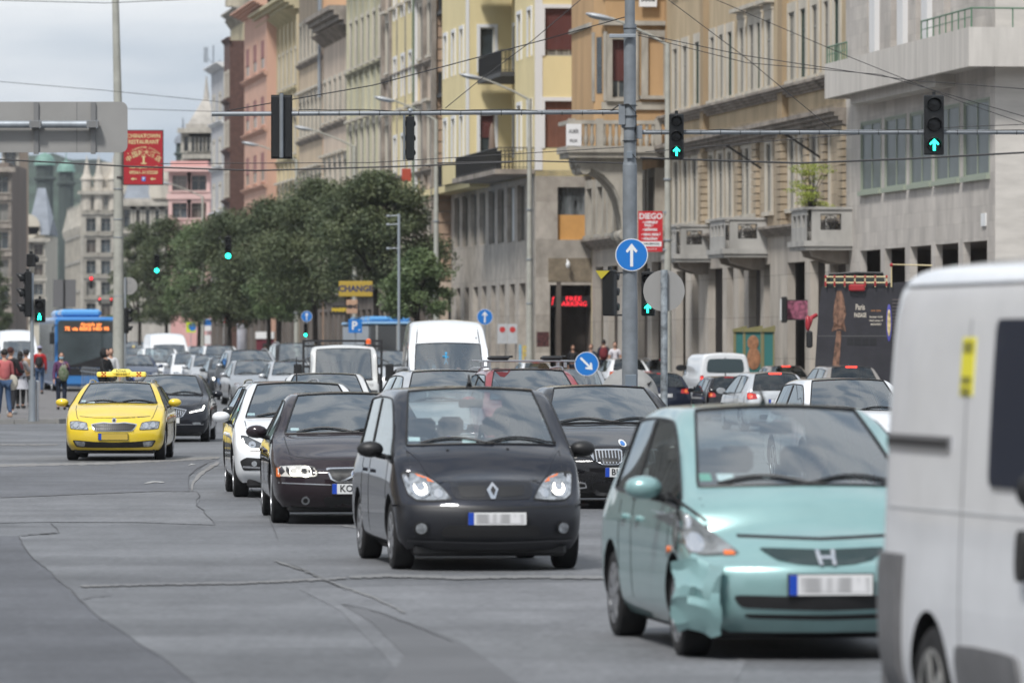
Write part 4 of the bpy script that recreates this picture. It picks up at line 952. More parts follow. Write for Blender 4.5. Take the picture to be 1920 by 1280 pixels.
def window(B, w, h, loc, rz=0.0, frame=OLDF, pane=WINDK, surround=None, sw=.14, sd=.10, cols=2, rows=(.68,), shutter=None, shut=0.0, hood=False, sill=True, rev=.28, label=None):
    """a window standing in an opening w x h; origin at the bottom centre on the wall face, facing -x"""
    if pane is WINDK: pane = WRND.choice(PANES)
    k = (round(w,2), round(h,2), frame.name, pane.name, surround.name if surround else 0, sw, sd, cols, tuple(rows), shutter.name if shutter else 0, round(shut,2), hood, sill, rev)
    if k not in WCACHE:
        f = MB(); x = max(.012, rev-.10); t = .06
        f.box(x, x+.07, -w/2, -w/2+t, 0, h).box(x, x+.07, w/2-t, w/2, 0, h).box(x, x+.07, -w/2+t, w/2-t, 0, t).box(x, x+.07, -w/2+t, w/2-t, h-t, h)
        for i in range(1, cols): y = -w/2+w*i/cols; f.box(x+.003, x+.067, y-.03, y+.03, t, h-t)
        for r in rows: f.box(x+.006, x+.064, -w/2+t, w/2-t, h*r-.03, h*r+.03)
        p = MB().box(x+.03, x+.045, -w/2+.02, w/2-.02, .02, h-.02)
        ms = [('window', f.mesh('window', frame)), ('pane', p.mesh('pane', pane))]
        if surround:
            s = MB(); g = .0
            s.box(-sd, .02, -w/2-sw, -w/2-g, -.0, h).box(-sd, .02, w/2+g, w/2+sw, -.0, h).box(-sd-.003, .02, -w/2-sw, w/2+sw, h, h+sw)
            if sill: s.box(-sd-.10, .02, -w/2-sw-.06, w/2+sw+.06, -.14, 0)
            if hood: s.box(-sd-.04, .02, -w/2-sw-.02, w/2+sw+.02, h+sw, h+sw+.22).box(-sd-.30, .02, -w/2-sw-.12, w/2+sw+.12, h+sw+.22, h+sw+.36)
            ms.append(('surround', s.mesh('surround', surround)))
        if shutter and shut > 0: 
            q = MB(); z = h*(1-shut); n = max(2, int((h-z)/.09))
            for i in range(n): a = z+(h-z)*i/n; q.box(x-.03, x-.006, -w/2+.02, w/2-.02, a, a+(h-z)/n*.86)
            ms.append(('shutter', q.mesh('shutter', shutter)))
        WCACHE[k] = ms
    ms = WCACHE[k]; root = bpy.data.objects.new('window', ms[0][1]); C.objects.link(root); root.parent = B; root.location = loc; root.rotation_euler = (0,0,rz)
    for n, me in ms[1:]: o = bpy.data.objects.new(n, me); C.objects.link(o); o.parent = root
    if label: root['label'] = label
    return root
class Bld:
    def __init__(s, name, label, v, xn, xf, cat='building', group=None):
        s.v = v; s.u0 = fu(xn, v); s.L = fu(xf, v)-s.u0
        s.o = empty(name, st(s.u0, v), TH, label, cat, group)
    def Y(s, px, dv=0): return fu(px, s.v+dv)-s.u0
    def Z(s, px, py, dv=0): return fz(px, py, s.v+dv)
    def add(s, mb, name, m, smooth=False): return mb.build(name, m, s.o, smooth)
def cornice(mb, y0, y1, z, d=.5, h=.5, x=0.0):
    n = 4
    for i in range(n): mb.box(x-d*(i+1)/n, x+.02, y0-.002*i, y1+.002*i, z+h*i/n, z+h*(i+1)/n)
def brackets(mb, y0, y1, z, d=.35, h=.4, pitch=.9, w=.28, x=0.0):
    n = max(1, int((y1-y0)/pitch))
    for i in range(n): y = y0+(i+.5)*(y1-y0)/n; mb.prism([(x+.01,y-w/2,z),(x+.01,y-w/2,z-h),(x-d,y-w/2,z)], (0,w,0))
def shell(B, depth, z0, z1, wm, roofm=ROOFM, x0=.3):
    """side, back and roof of the block behind its front"""
    mb = MB(); L = B.L
    mb.quad((0,0,z0),(depth,0,z0),(depth,0,z1),(0,0,z1)); mb.quad((0,L,z0),(0,L,z1),(depth,L,z1),(depth,L,z0)); mb.quad((depth,0,z0),(depth,L,z0),(depth,L,z1),(depth,0,z1))
    B.add(mb, 'end_wall', wm)
    B.add(MB().quad((0,0,z1),(depth,0,z1),(depth,L,z1),(0,L,z1)), 'roof', roofm)
# ---------------- pale limestone office block on the right
B = Bld('office_building', 'pale limestone office building with green framed windows and a wrapped corner balcony', 35.7, 1866, 1586)
zt = 27; Y, Z = B.Y, B.Z
og = [(1851,1806),(1797,1754),(1746,1707),(1697,1659),(1651,1613)]
zo = Z(1700, 463)
h0 = [(Y(a), Y(b), .15, zo) for a, b in og]
wz0, wz1 = Z(1633, 357), Z(1633, 229)
wpx = [(1855,1808),(1799,1754),(1747,1707),(1699,1660),(1652,1615)]
h1 = [(Y(a), Y(b), wz0, wz1) for a, b in wpx]
zb0, zb1 = Z(1586, 178, -.9), Z(1586, 112, -.9)
dp = [(1880,1858),(1838,1826),(1782,1770),(1730,1717),(1681,1670),(1637,1626)]
h2 = [(max(.2,Y(a)), max(.9,Y(b)), zb0+.3, zb0+3.6) for a, b in dp[2:]]
h3 = [(a, b, c+3.9, d+3.9) for a, b, c, d in h2]
m = MB(); wall(m, 0, B.L, 0, zt, h0+h1+h2+h3, rev=.22)
B.add(m, 'wall', LIME)
m = MB(); rr = random.Random(5)
hx = [(1.2, 4.2, .15, zo+.1)]
wall(m, 0, 14, 0, zt, hx, face='y', rev=.5); B.add(m, 'end_wall', stone('horizontally veined limestone', (.54,.51,.47), .14, 1.1, (.5,.5,2.4)))
B.add(MB().quad((0,0,zt),(14,0,zt),(14,B.L,zt),(0,B.L,zt)), 'roof', ROOFM)
B.add(MB().box(.4,5,0.5,B.L-.5,.1,.14).box(4.0,4.2,.3,B.L,0,zo+.3).box(.4,4.2,.3,B.L,zo+.05,zo+.3).box(.4,4.0,B.L-.2,B.L-.05,.1,zo+.05), 'passage', RECESS)
for k, (a, b, c, d) in enumerate(h1):
    w = window(B.o, b-a, d-c, (0,(a+b)/2,c), frame=GRNF, pane=WINLT, cols=2, rows=(), surround=GRNF, sw=.05, sd=.02, sill=True, rev=.10)
    if k == 0:
        q = MB().box(.10,.115,a+.15,(a+b)/2-.05,c+.2,d-.15).build('window_banner', mat('dark window banner', (.03,.035,.035), .5), B.o)
for a, b, c, d in h2+h3: window(B.o, b-a, d-c, (0,(a+b)/2,c), frame=WOODR, pane=WINDK, cols=2, rows=(.7,), rev=.3)
# banner lettering sits on the right half of the nearest window
a, b, c, d = h1[0]
for zz, tx, sz in ((d-.55,'IRODA',.20),(c+1.15,'KIADÓ IRODÁK',.15),(c+.85,'+36 20 421 47 57',.15),(c+.45,'OFFICE TO LET',.17)):
    text(tx, sz, MX(.095, a+.15+((b-a)/2-.2)/2, zz), WHITEF, 'lettering', q, .002, .62)
m = MB()   # wrapped balcony: parapet slab with steps beneath
yc = Y(1552, -.9); bt, bb = zb1, zb0
m.box(-1.0,-.82,-1.05,yc,bb,bt).box(-.82,-.0,yc-.18,yc,bb,bt).box(-.82,9,-1.05,-.87,bb,bt).box(-.82,0,-.87,yc-.18,bb+.1,bb+.3).box(0,9,-.87,0,bb+.1,bb+.3)
m.box(-.6,0,Y(1760,-.5),Y(1600,-.5),bb-.28,bb+.1)
B.add(m, 'balcony', LIME2); 
m = MB(); y0 = Y(1596,-.9); 
for ya, yb in ((-.95, Y(1728,-.9)), (Y(1588,-.9), yc)):
    for i in range(9):
        y = lerp(ya, yb, i/8); m.tube([(-.91,y,bt),(-.91,y,bt+.55)], .022, 6)
    m.tube([(-.91,ya,bt+.55),(-.91,yb,bt+.55)], .028, 6).tube([(-.91,ya,bt+.30),(-.91,yb,bt+.30)], .015, 6)
for i in range(8): m.tube([(-.9+i*1.2,-.96,bt),(-.9+i*1.2,-.96,bt+.55)], .022, 6)
m.tube([(-.9,-.96,bt+.55),(9,-.96,bt+.55)], .028, 6); B.add(m, 'railing', mat('green railing paint', (.10,.19,.12), .5))
m = MB(); 
for px in (1649, 1702, 1748): B.add(MB().box(-.16,.02,Y(px),Y(px)+.9,bt-1.0,zt), 'pilaster', WHTR)
B.add(MB().box(-.05,0,Y(1850),Y(1842),Z(1846,424),Z(1846,400)), 'notice_plate', WHITE)
# ---------------- ochre building with three stone balconies
B = Bld('ochre_building', 'ochre rendered old building with three stone balconies and worn pilasters', 35.71, 1586.5, 1250)
Y, Z = B.Y, B.Z; zt = 25.0
c2 = lambda x: 1240+x/2.824
w2 = [(945,920),(890,867),(830,803),(768,742),(710,680),(585,560),(528,512),(493,472),(440,420),(378,357),(330,312),(283,265),(205,184),(140,118),(88,68)]
z20, z21 = Z(1484, 152), Z(1484, 24)
w1 = [(890,862),(825,797),(762,738),(706,683),(585,561),(508,487),(468,448),(436,416),(375,355),(328,306),(276,256),(190,168),(140,120),(92,70)]
z10, z11 = Z(1484, 392), Z(1484, 262)
H2 = [(Y(c2(a)), Y(c2(b)), z20, z21) for a, b in w2]; H1 = [(Y(c2(a)), Y(c2(b)), z10, z11) for a, b in w1]
H3 = [(a, b, c+4.6, d+4.4) for a, b, c, d in H2]
zp = Z(1484, 492)
gp = [(985,893),(868,788),(760,668),(576,543),(524,462),(438,408),(382,348),(324,248),(198,162),(128,78)]
H0 = [(Y(c2(a)), Y(c2(b)), .15, zp) for a, b in gp]
zl = Z(1484, 213)
m = MB(); wall(m, 0, B.L, zl, zt, H2+H3, rev=.10); B.add(m, 'wall', OCHRE)
m = MB(); wall(m, 0, B.L, zp+1.1, zl, H1, rev=.10); B.add(m, 'piano_nobile_wall', panels(stone('faded ochre stone', (.42,.345,.25), .3, .9, (1,1,.35)), 3.0, .46, dark=.66, gap=.018, off=.5))
m = MB(); wall(m, 0, B.L, 0, zp+1.1, H0, rev=.28); B.add(m, 'arcade', ARC_)
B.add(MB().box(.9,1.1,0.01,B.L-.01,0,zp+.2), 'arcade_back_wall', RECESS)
shell(B, 12, 0, zt, OCHRE)
m = MB()
for px0, px1 in ((1478,1469),(1329,1323)):
    B.add(MB().box(-.22,0,Y(px0),Y(px1),zp+1.2,zt-.6), 'pilaster', stone('smooth tan render', (.36,.27,.17), .2, .5, (1,1,.3)))
m = MB(); rows = 15
for px0, px1 in ((1590,1577),(1329,1323),(1478,1469),(1553,1545),(1520,1513),(1424,1416),(1390,1385)):
    y0, y1 = max(0.0,Y(px0)), Y(px1); m = MB()
    n = 12
    for i in range(n):
        za = zp+1.25+(zl-zp-2.0)*i/n; m.box(-.29 if px0 in (1329,1478) else -.14, 0, y0-.05, y1+.05, za, za+(zl-zp-2.0)/n*.84)
    B.add(m, 'quoin', stone('rusticated tan stone', (.38,.31,.225), .25, 1.2))
m = MB(); cornice(m, -.1, B.L+.1, z20-.55, .42, .38); cornice(m, -.1, B.L+.1, zl-.75, .55, .55); cornice(m, -.1, B.L, zp+.95, .35, .35)
B.add(m, 'string_course', DTRIM)
m = MB(); cornice(m, -.1, B.L+.1, zt-.4, .9, .7); brackets(m, 0, B.L, zt-.4, .6, .6); B.add(m, 'cornice', TRIM)
for k, (a, b, c, d) in enumerate(H2): window(B.o, b-a, d-c, (0,(a+b)/2,c), frame=OLDF if k % 3 else DGRNF, pane=WINDK, surround=LTRIM, sw=.34, sd=.05, cols=2, rows=(.70,), hood=(k in (5,6,7,8)), rev=.09)
for a, b, c, d in H3: window(B.o, b-a, d-c, (0,(a+b)/2,c), surround=LTRIM, sw=.34, sd=.05, rev=.09)
for k, (a, b, c, d) in enumerate(H1): window(B.o, b-a, d-c, (0,(a+b)/2,c), frame=OLDF, pane=WINDK, surround=LTRIM, sw=.30, sd=.05, cols=2, rows=(.70,), rev=.09)
m = MB()
for px0, px1 in ((1545,1537),(1432,1425)):
    m.tube([(-.1,Y(px0),zp+3.4),(-1.4,Y(px0)-.3,zp+4.2)], .04, 6)
B.add(m, 'flag_holder', IRON)
BALC = stone('grey balcony stone', (.36,.35,.33), .2, 1.4)
def stone_balcony(B, px0, px1, ztop, zfl, proj, slots, last=False):
    """px0: near outer corner column, px1: far outer corner; the near side wall carries an iron rose grille"""
    e = empty('balcony', (0,0,0)); e.parent = B.o
    y0, y1 = B.Y(px0, -proj), B.Y(px1, -proj); m = MB(); t = .16
    sh = (y1-y0-.3)/max(1, slots); hs = [(y0+.15+sh*i+.25*sh, y0+.15+sh*(i+1)-.05*sh, zfl+.45, ztop-.18) for i in range(slots)]
    wall(m, y0, y1, zfl, ztop, hs, x=-proj, rev=t); m.quad((-proj+t,y0,zfl),(-proj+t,y0,ztop-.01),(-proj+t,y0+.15,ztop-.01),(-proj+t,y0+.15,zfl)); m.quad((-proj+t,y1-.15,zfl),(-proj+t,y1,zfl),(-proj+t,y1,ztop),(-proj+t,y1-.15,ztop))
    gx0, gx1, gz0, gz1 = -proj*.70, -proj*.24, zfl+.35, ztop-.14
    wall(m, -proj+t, 0, zfl, ztop, [(gx0,gx1,gz0,gz1)], x=y0, rev=t, face='y'); wall(m, -proj+t, 0, zfl, ztop, [(gx0,gx1,gz0,gz1)], x=y1-t, rev=t, face='y')
    m.box(-proj,-.0,y0,y1,ztop,ztop+.07) if False else m.box(-proj-.05,-proj+t+.04,y0-.05,y1+.05,ztop,ztop+.08).box(-proj+t+.04,0,y0-.05,y0+t+.04,ztop,ztop+.08).box(-proj+t+.04,0,y1-t-.04,y1+.05,ztop,ztop+.08)
    m.box(-proj-.12,0,y0-.12,y1+.12,zfl-.18,zfl-.0); m.box(-proj-.06,0,y0-.06,y1+.06,zfl-.30,zfl-.18)
    m.build('parapet', BALC, e)
    m = MB()
    for yy in (y0+.5, y1-.9): m.prism([(0,yy,zfl-.3),(-proj*.85,yy,zfl-.3),(-proj*.8,yy,zfl-.5),(-proj*.3,yy,zfl-.72),(0,yy,zfl-.75)], (0,.4,0))
    m.build('console', DTRIM, e)
    g = MB(); cx, cz = (gx0+gx1)/2, (gz0+gz1)/2; r = (gz1-gz0)/2*.8
    for rad in (r, r*.55, r*.22):
        pts = [(cx+rad*math.cos(2*math.pi*i/20), y0+.08, cz+rad*math.sin(2*math.pi*i/20)) for i in range(21)]; g.tube(pts, .012, 5, False)
    for i in range(8):
        a = math.pi*i/4; g.tube([(cx+.2*r*math.cos(a),y0+.08,cz+.2*r*math.sin(a)),(cx+1.15*r*math.cos(a),y0+.08,cz+1.15*r*math.sin(a))], .010, 5)
    for x in (gx0+.02, gx1-.02): g.tube([(x,y0+.08,gz0),(x,y0+.08,gz1)], .014, 5)
    for z in (gz0+.02, gz1-.02): g.tube([(gx0,y0+.08,z),(gx1,y0+.08,z)], .014, 5)
    g.build('iron_grille', IRON, e)
    return e
zf, zq = Z(1433, 460, -1.3), Z(1433, 404, -1.3)
stone_balcony(B, 1513, 1484, zq, zf, 1.5, 3); stone_balcony(B, 1360, 1331, zq, zf, 1.5, 4); stone_balcony(B, 1268, 1246, zq, zf, 1.3, 4)
# shrub on the balcony
def leafcloud(cs, n, size, rnd, flat=.5):
    m = MB()
    for _ in range(n):
        c, r = rnd.choice(cs); d = Vector((rnd.gauss(0,1),rnd.gauss(0,1),rnd.gauss(0,1))); d.normalize(); p = Vector(c)+Vector((d.x*r[0],d.y*r[1],d.z*r[2]))*(rnd.random()**.4)
        a = Vector((rnd.uniform(-1,1),rnd.uniform(-1,1),rnd.uniform(-1,1)*flat)).normalized(); b = a.cross(Vector((rnd.uniform(-1,1),rnd.uniform(-1,1),rnd.uniform(-1,1)))).normalized(); s_ = size*rnd.uniform(.6,1.3)
        m.add([p-a*s_, p+b*s_*.45, p+a*s_, p-b*s_*.45], [(0,1,2,3)])
    return m
YGLEAF = mat('yellow green leaf', (.20,.26,.035), .6, col2=(.33,.36,.06), scale=3)
BARK = mat('dark bark', (.035,.028,.022), .9, var=.3, scale=6)
sp = empty('shrub', st(fu(1523, 34.5), 34.5, zq+.02), TH, 'yellow green feathery shrub growing on the nearest stone balcony', 'shrub')
rr = random.Random(11); cs = []
for i in range(34):
    a = rr.uniform(0, 2*math.pi); q = rr.uniform(.1,.75); zz = rr.uniform(.1,1.45); cs.append(((q*math.cos(a)*.85-.1, q*math.sin(a)*1.8, zz), (.30,.30,.09)))
leafcloud(cs, 4200, .032, rr).build('foliage', YGLEAF, sp)
mm = MB()
for c, r in cs: mm.tube([(0,0,-.6),(c[0]*.4,c[1]*.4,c[2]*.6),c], [.02,.012,.004], 5)
mm.build('stem', BARK, sp)
# ---------------- orange building with the corner oriel
B = Bld('orange_building', 'orange rendered building with stone corner oriel, white banners and carved corbel', 35.72, 1249.5, 1085)
Y, Z = B.Y, B.Z; zt = 27
zp = Z(1150, 498); z10 = Z(1150, 478); zm0, zm1 = Z(1170, 436), Z(1170, 345)
HG = [(Y(a), Y(b), .15, zp) for a, b in ((1240,1222),(1214,1196),(1186,1168),(1158,1140),(1131,1116),(1108,1096))]
H1 = [(Y(a), Y(b), zm0, zm1) for a, b in ((1243,1233),(1224,1213),(1204,1194),(1186,1176),(1166,1156),(1146,1136),(1126,1116))]
ZF = [Z(1170, y) for y in (205, 100)]
HU = [(Y(a), Y(b), ZF[0]+k*4.4, ZF[1]+k*4.4) for k in range(3) for a, b in ((1244,1236),)]
m = MB(); wall(m, 0, B.L, zp+.9, zt, H1+HU, rev=.3); B.add(m, 'wall', ORNG)
m = MB(); wall(m, 0, B.L, 0, zp+.9, HG, rev=.28); B.add(m, 'arcade', ARC_)
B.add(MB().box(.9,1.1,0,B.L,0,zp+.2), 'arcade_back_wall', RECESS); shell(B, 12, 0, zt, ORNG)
for a, b, c, d in H1: window(B.o, b-a, d-c, (0,(a+b)/2,c), surround=TRIM, sw=.35, sd=.38, cols=2, rows=(.7,))
for a, b, c, d in HU: window(B.o, b-a, d-c, (0,(a+b)/2,c), surround=TRIM, sw=.2, sd=.15)
m = MB(); cornice(m, -.1, B.L, zp+.75, .5, .45); cornice(m, -.1, B.L, zm1+.8, .6, .5); cornice(m, -.1, B.L, zm0-.45, .3, .25); B.add(m, 'string_course', DTRIM)
# oriel: chamfered tower standing out from the front, its broad side toward us
v_ = -2.7; zo0 = Z(1170, 292); yo0, yo1 = Y(1246), Y(1196)
e = empty('oriel', (0,0,0)); e.parent = B.o
def oriel_wall(mb, z0, z1):
    # near face (facing -y) from x=v_+.9 to 0 ; chamfer ; street face
    hs = []
    for k in range(4):
        zb = ZF[0]+4.4*k; hs += [(v_+.62, v_+1.18, zb, zb+ (ZF[1]-ZF[0]))]
    wall(mb, v_+.35, 0, z0, z1, hs, x=yo0, face='y', rev=.25)
    return hs
m = MB(); hs = oriel_wall(m, zo0, zt)
m.quad((v_,yo0+.7,zo0),(v_+.35,yo0,zo0),(v_+.35,yo0,zt),(v_,yo0+.7,zt)); m.quad((v_,yo0+.7,zo0),(v_,yo0+.7,zt),(v_,yo1,zt),(v_,yo1,zo0)); m.quad((v_,yo1,zo0),(v_,yo1,zt),(0,yo1,zt),(0,yo1,zo0))
m.add([(v_+.35,yo0,zo0),(0,yo0,zo0),(0,yo1,zo0),(v_,yo1,zo0),(v_,yo0+.7,zo0)], [(0,1,2,3,4)]); m.build('oriel_wall', ORNG, e)
for a, b, c, d in hs: 
    window(e, b-a, d-c, ((a+b)/2, yo0, c), R(90), surround=TRIM, sw=.20, sd=.12, shutter=SHUT, shut=.70, cols=2, rows=())
hs2 = []
for k in range(4):
    zb = ZF[0]+4.4*k+.1
    window(e, .62, ZF[1]-ZF[0], (-.36, yo0-.004, zb), R(90), surround=TRIM, sw=.26, sd=.14, shutter=SHUT, shut=1.0, cols=2, rows=())
    q = MB(); q.box(v_+.2,0,yo0-.10,yo0,zb-.55,zb-.25).box(v_+.1,.0,yo0-.25,yo0,zb+ZF[1]-ZF[0]+.45,zb+ZF[1]-ZF[0]+.62).box(v_-.12,v_+.3,yo0+1.2,yo1,zb+ZF[1]-ZF[0]+.45,zb+ZF[1]-ZF[0]+.62); q.build('oriel_band', TRIM, e)
    q = MB()
    q.tube([(v_+.36,yo0-.02,zb-.2),(v_+.36,yo0-.02,zb+2.5)], .09, 8).tube([(v_+.02,yo0+.7,zb-.2),(v_+.02,yo0+.7,zb+2.5)], .10, 8).tube([(v_+1.6,yo0-.04,zb-.2),(v_+1.6,yo0-.04,zb+2.5)], .09, 8)
    q.build('oriel_column', TRIM, e)
    q = MB(); q.prism([(v_+.10,yo0+.50,zb+.1),(v_+.26,yo0+.18,zb+.1),(v_+.26,yo0+.18,zb+2.3),(v_+.10,yo0+.50,zb+2.3)], (-.02,-.012,0)); q.build('oriel_pane', WINDK, e)
# balustraded balcony under the oriel and the scroll corbel that carries it
bz = zo0; m = MB(); ye = yo0+1.9; m.box(v_-1.3,0,yo0-.9,ye,bz-.25,bz).box(v_-1.2,0,yo0-.8,ye-.1,bz-.45,bz-.25)
m.box(v_-1.25,0,yo0-.85,yo0-.65,bz+.85,bz+1.0).box(v_-1.25,v_-1.05,yo0-.65,ye-.1,bz+.85,bz+1.0)
for x in (v_-1.2, v_-.1, v_+1.1, -.5): m.box(x-.02,x+.25,yo0-.86,yo0-.62,bz,bz+1.06)
m.build('balcony_slab', TRIM, e)
q = MB()
for i in range(16):
    x = v_-1.0+i*.24
    if x < -.2: q.lathe([(.05,0),(.09,.15),(.10,.3),(.05,.5),(.07,.78),(.07,.85)], 8, 'z', (x, yo0-.75, bz))
q.build('baluster', TRIM, e, True)
q = MB(); ck = [(0,0),(-2.6,.0),(-2.55,-.30),(-2.0,-.42),(-1.5,-.68),(-1.12,-1.1),(-.88,-1.6),(-.72,-2.2),(-.62,-2.9),(-.75,-3.15),(-.55,-3.5),(0,-3.6)]
for yy in (yo0-.4, yo0+.9): q.prism([(a+v_*.35,yy,bz-.45+b) for a, b in ck], (0,.9,0))
for yy in (yo0-.46, yo0+.84):
    for (a, b, r_) in ((-2.25,-.42,.22),(-.72,-3.0,.20)): q.lathe([(r_,0),(r_,1.02),(.01,1.04)], 14, 'y', (a+v_*.35, yy, bz-.45+b))
    for k in range(3): q.tube([(a+v_*.35, yy+.2+k*.3, bz-.50+b) for a, b in ck[2:9]], .05, 5)
q.build('corbel', TRIM, e, False)
bn = MB().box(v_-1.32,v_-.72,yo0-.90,yo0-.87,bz-.05,bz+.85).build('banner', mat('white cloth banner', (.74,.74,.75), .8), e)
text('ALBÉR', .20, Matrix.Translation((v_-1.02,yo0-.905,bz+.55)) @ MF(0,0,0), INK, 'lettering', bn, .004, .7); text('PROP.', .17, Matrix.Translation((v_-1.02,yo0-.905,bz+.18)) @ MF(0,0,0), INK, 'lettering', bn, .004, .7)
zb = Z(1208, 28); bn = MB().box(-1.05,-.35,yo0-.29,yo0-.26,zb,zb+1.6).build('banner', mat('white cloth banner', (.74,.74,.75), .8), e)
text('06', .75, MF(-.72,yo0-.295,zb+.95), mat('red lettering', (.55,.02,.02), .5), 'lettering', bn, .03); text('5008', .28, MF(-.70,yo0-.295,zb+.30), INK, 'lettering', bn, .012)
# flower box on the oriel sill
q = MB().box(-1.75,-.9+.0-.45,yo0-.3,yo0-.02,ZF[0]+4.35,ZF[0]+4.5); q.build('flower_box', mat('terracotta', (.35,.10,.05), .8), e)
# ---------------- yellow modernist block
B = Bld('yellow_building', 'yellow modernist apartment block with white trim, shutters and iron balconies over grey marble floors', 33.3, 1004, 846)
Y, Z = B.Y, B.Z; zs = Z(990, 322); zt = 28
zg = Z(990, 530); zw0, zw1 = Z(990, 447), Z(990, 345)
cc = lambda x: 800+x/4
gw = [(735,678),(658,604),(580,532),(510,464),(440,396),(374,330),(308,266),(246,206)]
HW = [(Y(cc(a)), Y(cc(b)), Z(cc((a+b)/2), 320+(525+ (735-(a+b)/2)*.10)/4+0), Z(cc((a+b)/2), 320+(100+(735-(a+b)/2)*.20)/4)) for a, b in gw]
gg = [(742,694),(662,622),(585,548),(516,482),(448,412),(384,348),(318,284),(252,222)]
HG = [(Y(cc(a)), Y(cc(b)), .15, zg) for a, b in gg]
m = MB(); wall(m, 0, B.L, 0, zs, HW+HG, rev=.30); B.add(m, 'wall', MARB)
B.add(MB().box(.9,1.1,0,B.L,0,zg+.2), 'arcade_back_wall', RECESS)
WCURT = mat('curtained window glass', (.10,.11,.115), .15, var=.9, scale=1.6, stretch=(1,2,.2), coat=.6, lo=.45, hi=.6)
for k, (a, b, c, d) in enumerate(HW): window(B.o, b-a, d-c, (0,(a+b)/2,c), frame=OLDF, pane=WCURT if k not in (1,) else WHITEF, cols=1, rows=(), rev=.28)
# end face toward us: marble below, yellow above
W4 = 2.45
m = MB(); ow = [(.95, 2.15, Z(1068,441), Z(1068,338)), (.62, 2.42, .15, Z(1060,530))]
wall(m, 0, W4, 0, zs, ow, face='y', rev=.3); B.add(m, 'end_wall', MARB)
B.add(MB().box(.95,2.15,.22,.24,ow[0][2],Z(1068,392)), 'boarded_pane', mat('orange board', (.55,.29,.09), .7, var=.05)); B.add(MB().box(.95,2.15,.26,.28,Z(1068,392),ow[0][3]), 'pane', WCURT)
B.add(MB().box(.6,2.44,1.6,1.7,.1,5).box(.6,2.44,.3,1.7,.12,.16).box(.6,.66,.3,1.6,.16,5).box(2.38,2.44,.3,1.6,.16,5), 'entrance_passage', RECESS)
B.add(MB().box(.55,2.40,-.02,0,Z(1066,523),Z(1066,477)), 'bare_wall_patch', stone('bare rubble patch', (.20,.165,.12), .3, 3, (1,1,1)))
sg_ = MB().box(.66,2.36,.08,.20,Z(1070,572),Z(1070,551)).build('neon_sign', mat('black sign board', (.015,.012,.014), .4), B.o)
NEON = mat('red neon lettering', (1,.03,.05), .4, emit=.9)
text('FREE', .27, MF(1.65,.072,Z(1070,556.5)), NEON, 'lettering', sg_, .0, 1.25); text('PARKING', .27, MF(1.60,.072,Z(1070,566.5)), NEON, 'lettering', sg_, .0, 1.1)
MB().tube([(.72,.07,Z(1050,569)),(.80,.07,Z(1050,553)),(.74,.07,Z(1050,558))], .02, 5).build('neon_arrow', NEON, sg_)
B.add(MB().ell((1.35,-.35,Z(1068,490)), (.10,.10,.16), 10, 8).tube([(1.35,-.35,Z(1068,484)),(1.35,-.05,Z(1068,480))], .03, 6), 'camera_dome', WHITE, True)
m = MB(); up = []
zu = [(Z(1045, 268), Z(1045, 177)), (Z(1045, 90), Z(1045, -2))]; st4 = zu[1][0]-zu[0][0]
zu += [(zu[1][0]+st4, zu[1][1]+st4)]
x0w, x1w = .40, 1.98
wall(m, 0, W4, zs, zt, [(x0w, x1w, a, b) for a, b in zu], face='y', rev=.25); 
# stepped street side
steps = [(0, Y(968), 0.0), (Y(968), Y(925), .9), (Y(925,-1.1), Y(886,-1.1), -1.1), (Y(886,-1.1), Y(852,-1.1), .6), (Y(852,-1.7), Y(822,-1.7), -1.7)]
steps = [(0.0, 6.5, 0.0), (6.5, 15.0, 1.0), (15.0, 24.0, -1.05), (24.0, 36.0, .9), (36.0, 46.0, -.9)]
allw = []
for i, (a, b, x) in enumerate(steps):
    hs = []
    n = 2 if b-a < 7 else 3
    for z0, z1 in zu:
        for k in range(n):
            yy = a+(k+.5)*(b-a)/n; hs.append((yy-.55, yy+.55, z0+.05, z1))
    wall(m, a, b, zs-.0, zt, hs, x=x, rev=.22); allw += [(x, h) for h in hs]
    if i+1 < len(steps):
        x2 = steps[i+1][2]
        if x2 < x:  # next bay steps out: a face toward us with a slim window
            hs2 = [(x2+ (x-x2)*.30, x2+(x-x2)*.62, z0, z1) for z0, z1 in zu]
            wall(m, x2, x, zs, zt, hs2, x=b, face='y', rev=.22); up += [(b, h) for h in hs2]
        else: m.quad((x,b,zs),(x,b,zt),(x2,b,zt),(x2,b,zs))
m.quad((0,0,zs),(W4,0,zs),(W4,2,zs),(0,2,zs)); m.quad((-.9,46,zs),(-.9,46,zt),(3,46,zt),(3,46,zs))
B.add(m, 'upper_wall', YELR)
B.add(MB().box(-.9,12,15,46,zs-.3,zs-.01).box(0,12,0,15,zs-.25,zs-.01), 'underside_slab', YELR)
for k, (a, b) in enumerate(zu): window(B.o, x1w-x0w, b-a, ((x0w+x1w)/2,0,a), R(90), frame=OLDF, surround=WHTR, sw=.17, sd=.05, shutter=SHUT2 if k == 0 else SHUT, shut=.97 if k == 0 else .86, cols=3, rows=(), sill=False)
for x, (a, b, c, d) in allw: window(B.o, b-a, d-c, (x,(a+b)/2,c), frame=WHITEF, surround=WHTR, sw=.16, sd=.07, cols=2, rows=(), sill=False)
for k, (y, (a, b, c, d)) in enumerate(up): window(B.o, b-a, d-c, ((a+b)/2,y,c), R(90), frame=WHITEF, surround=WHTR, sw=.15, sd=.04, cols=1, rows=(), shutter=SHUT, shut=(.5,0,.75)[k % 3], sill=False)
m = MB(); m.box(-.03,.30,-.03,.01,zs,zt).box(2.14,2.48,-.03,.01,zs,zt); 
for a, b, x in steps[2::2]: m.box(x-.03,x+.12,a-.03,a+.01,zs,zt)
B.add(m, 'white_edge', WHTR)
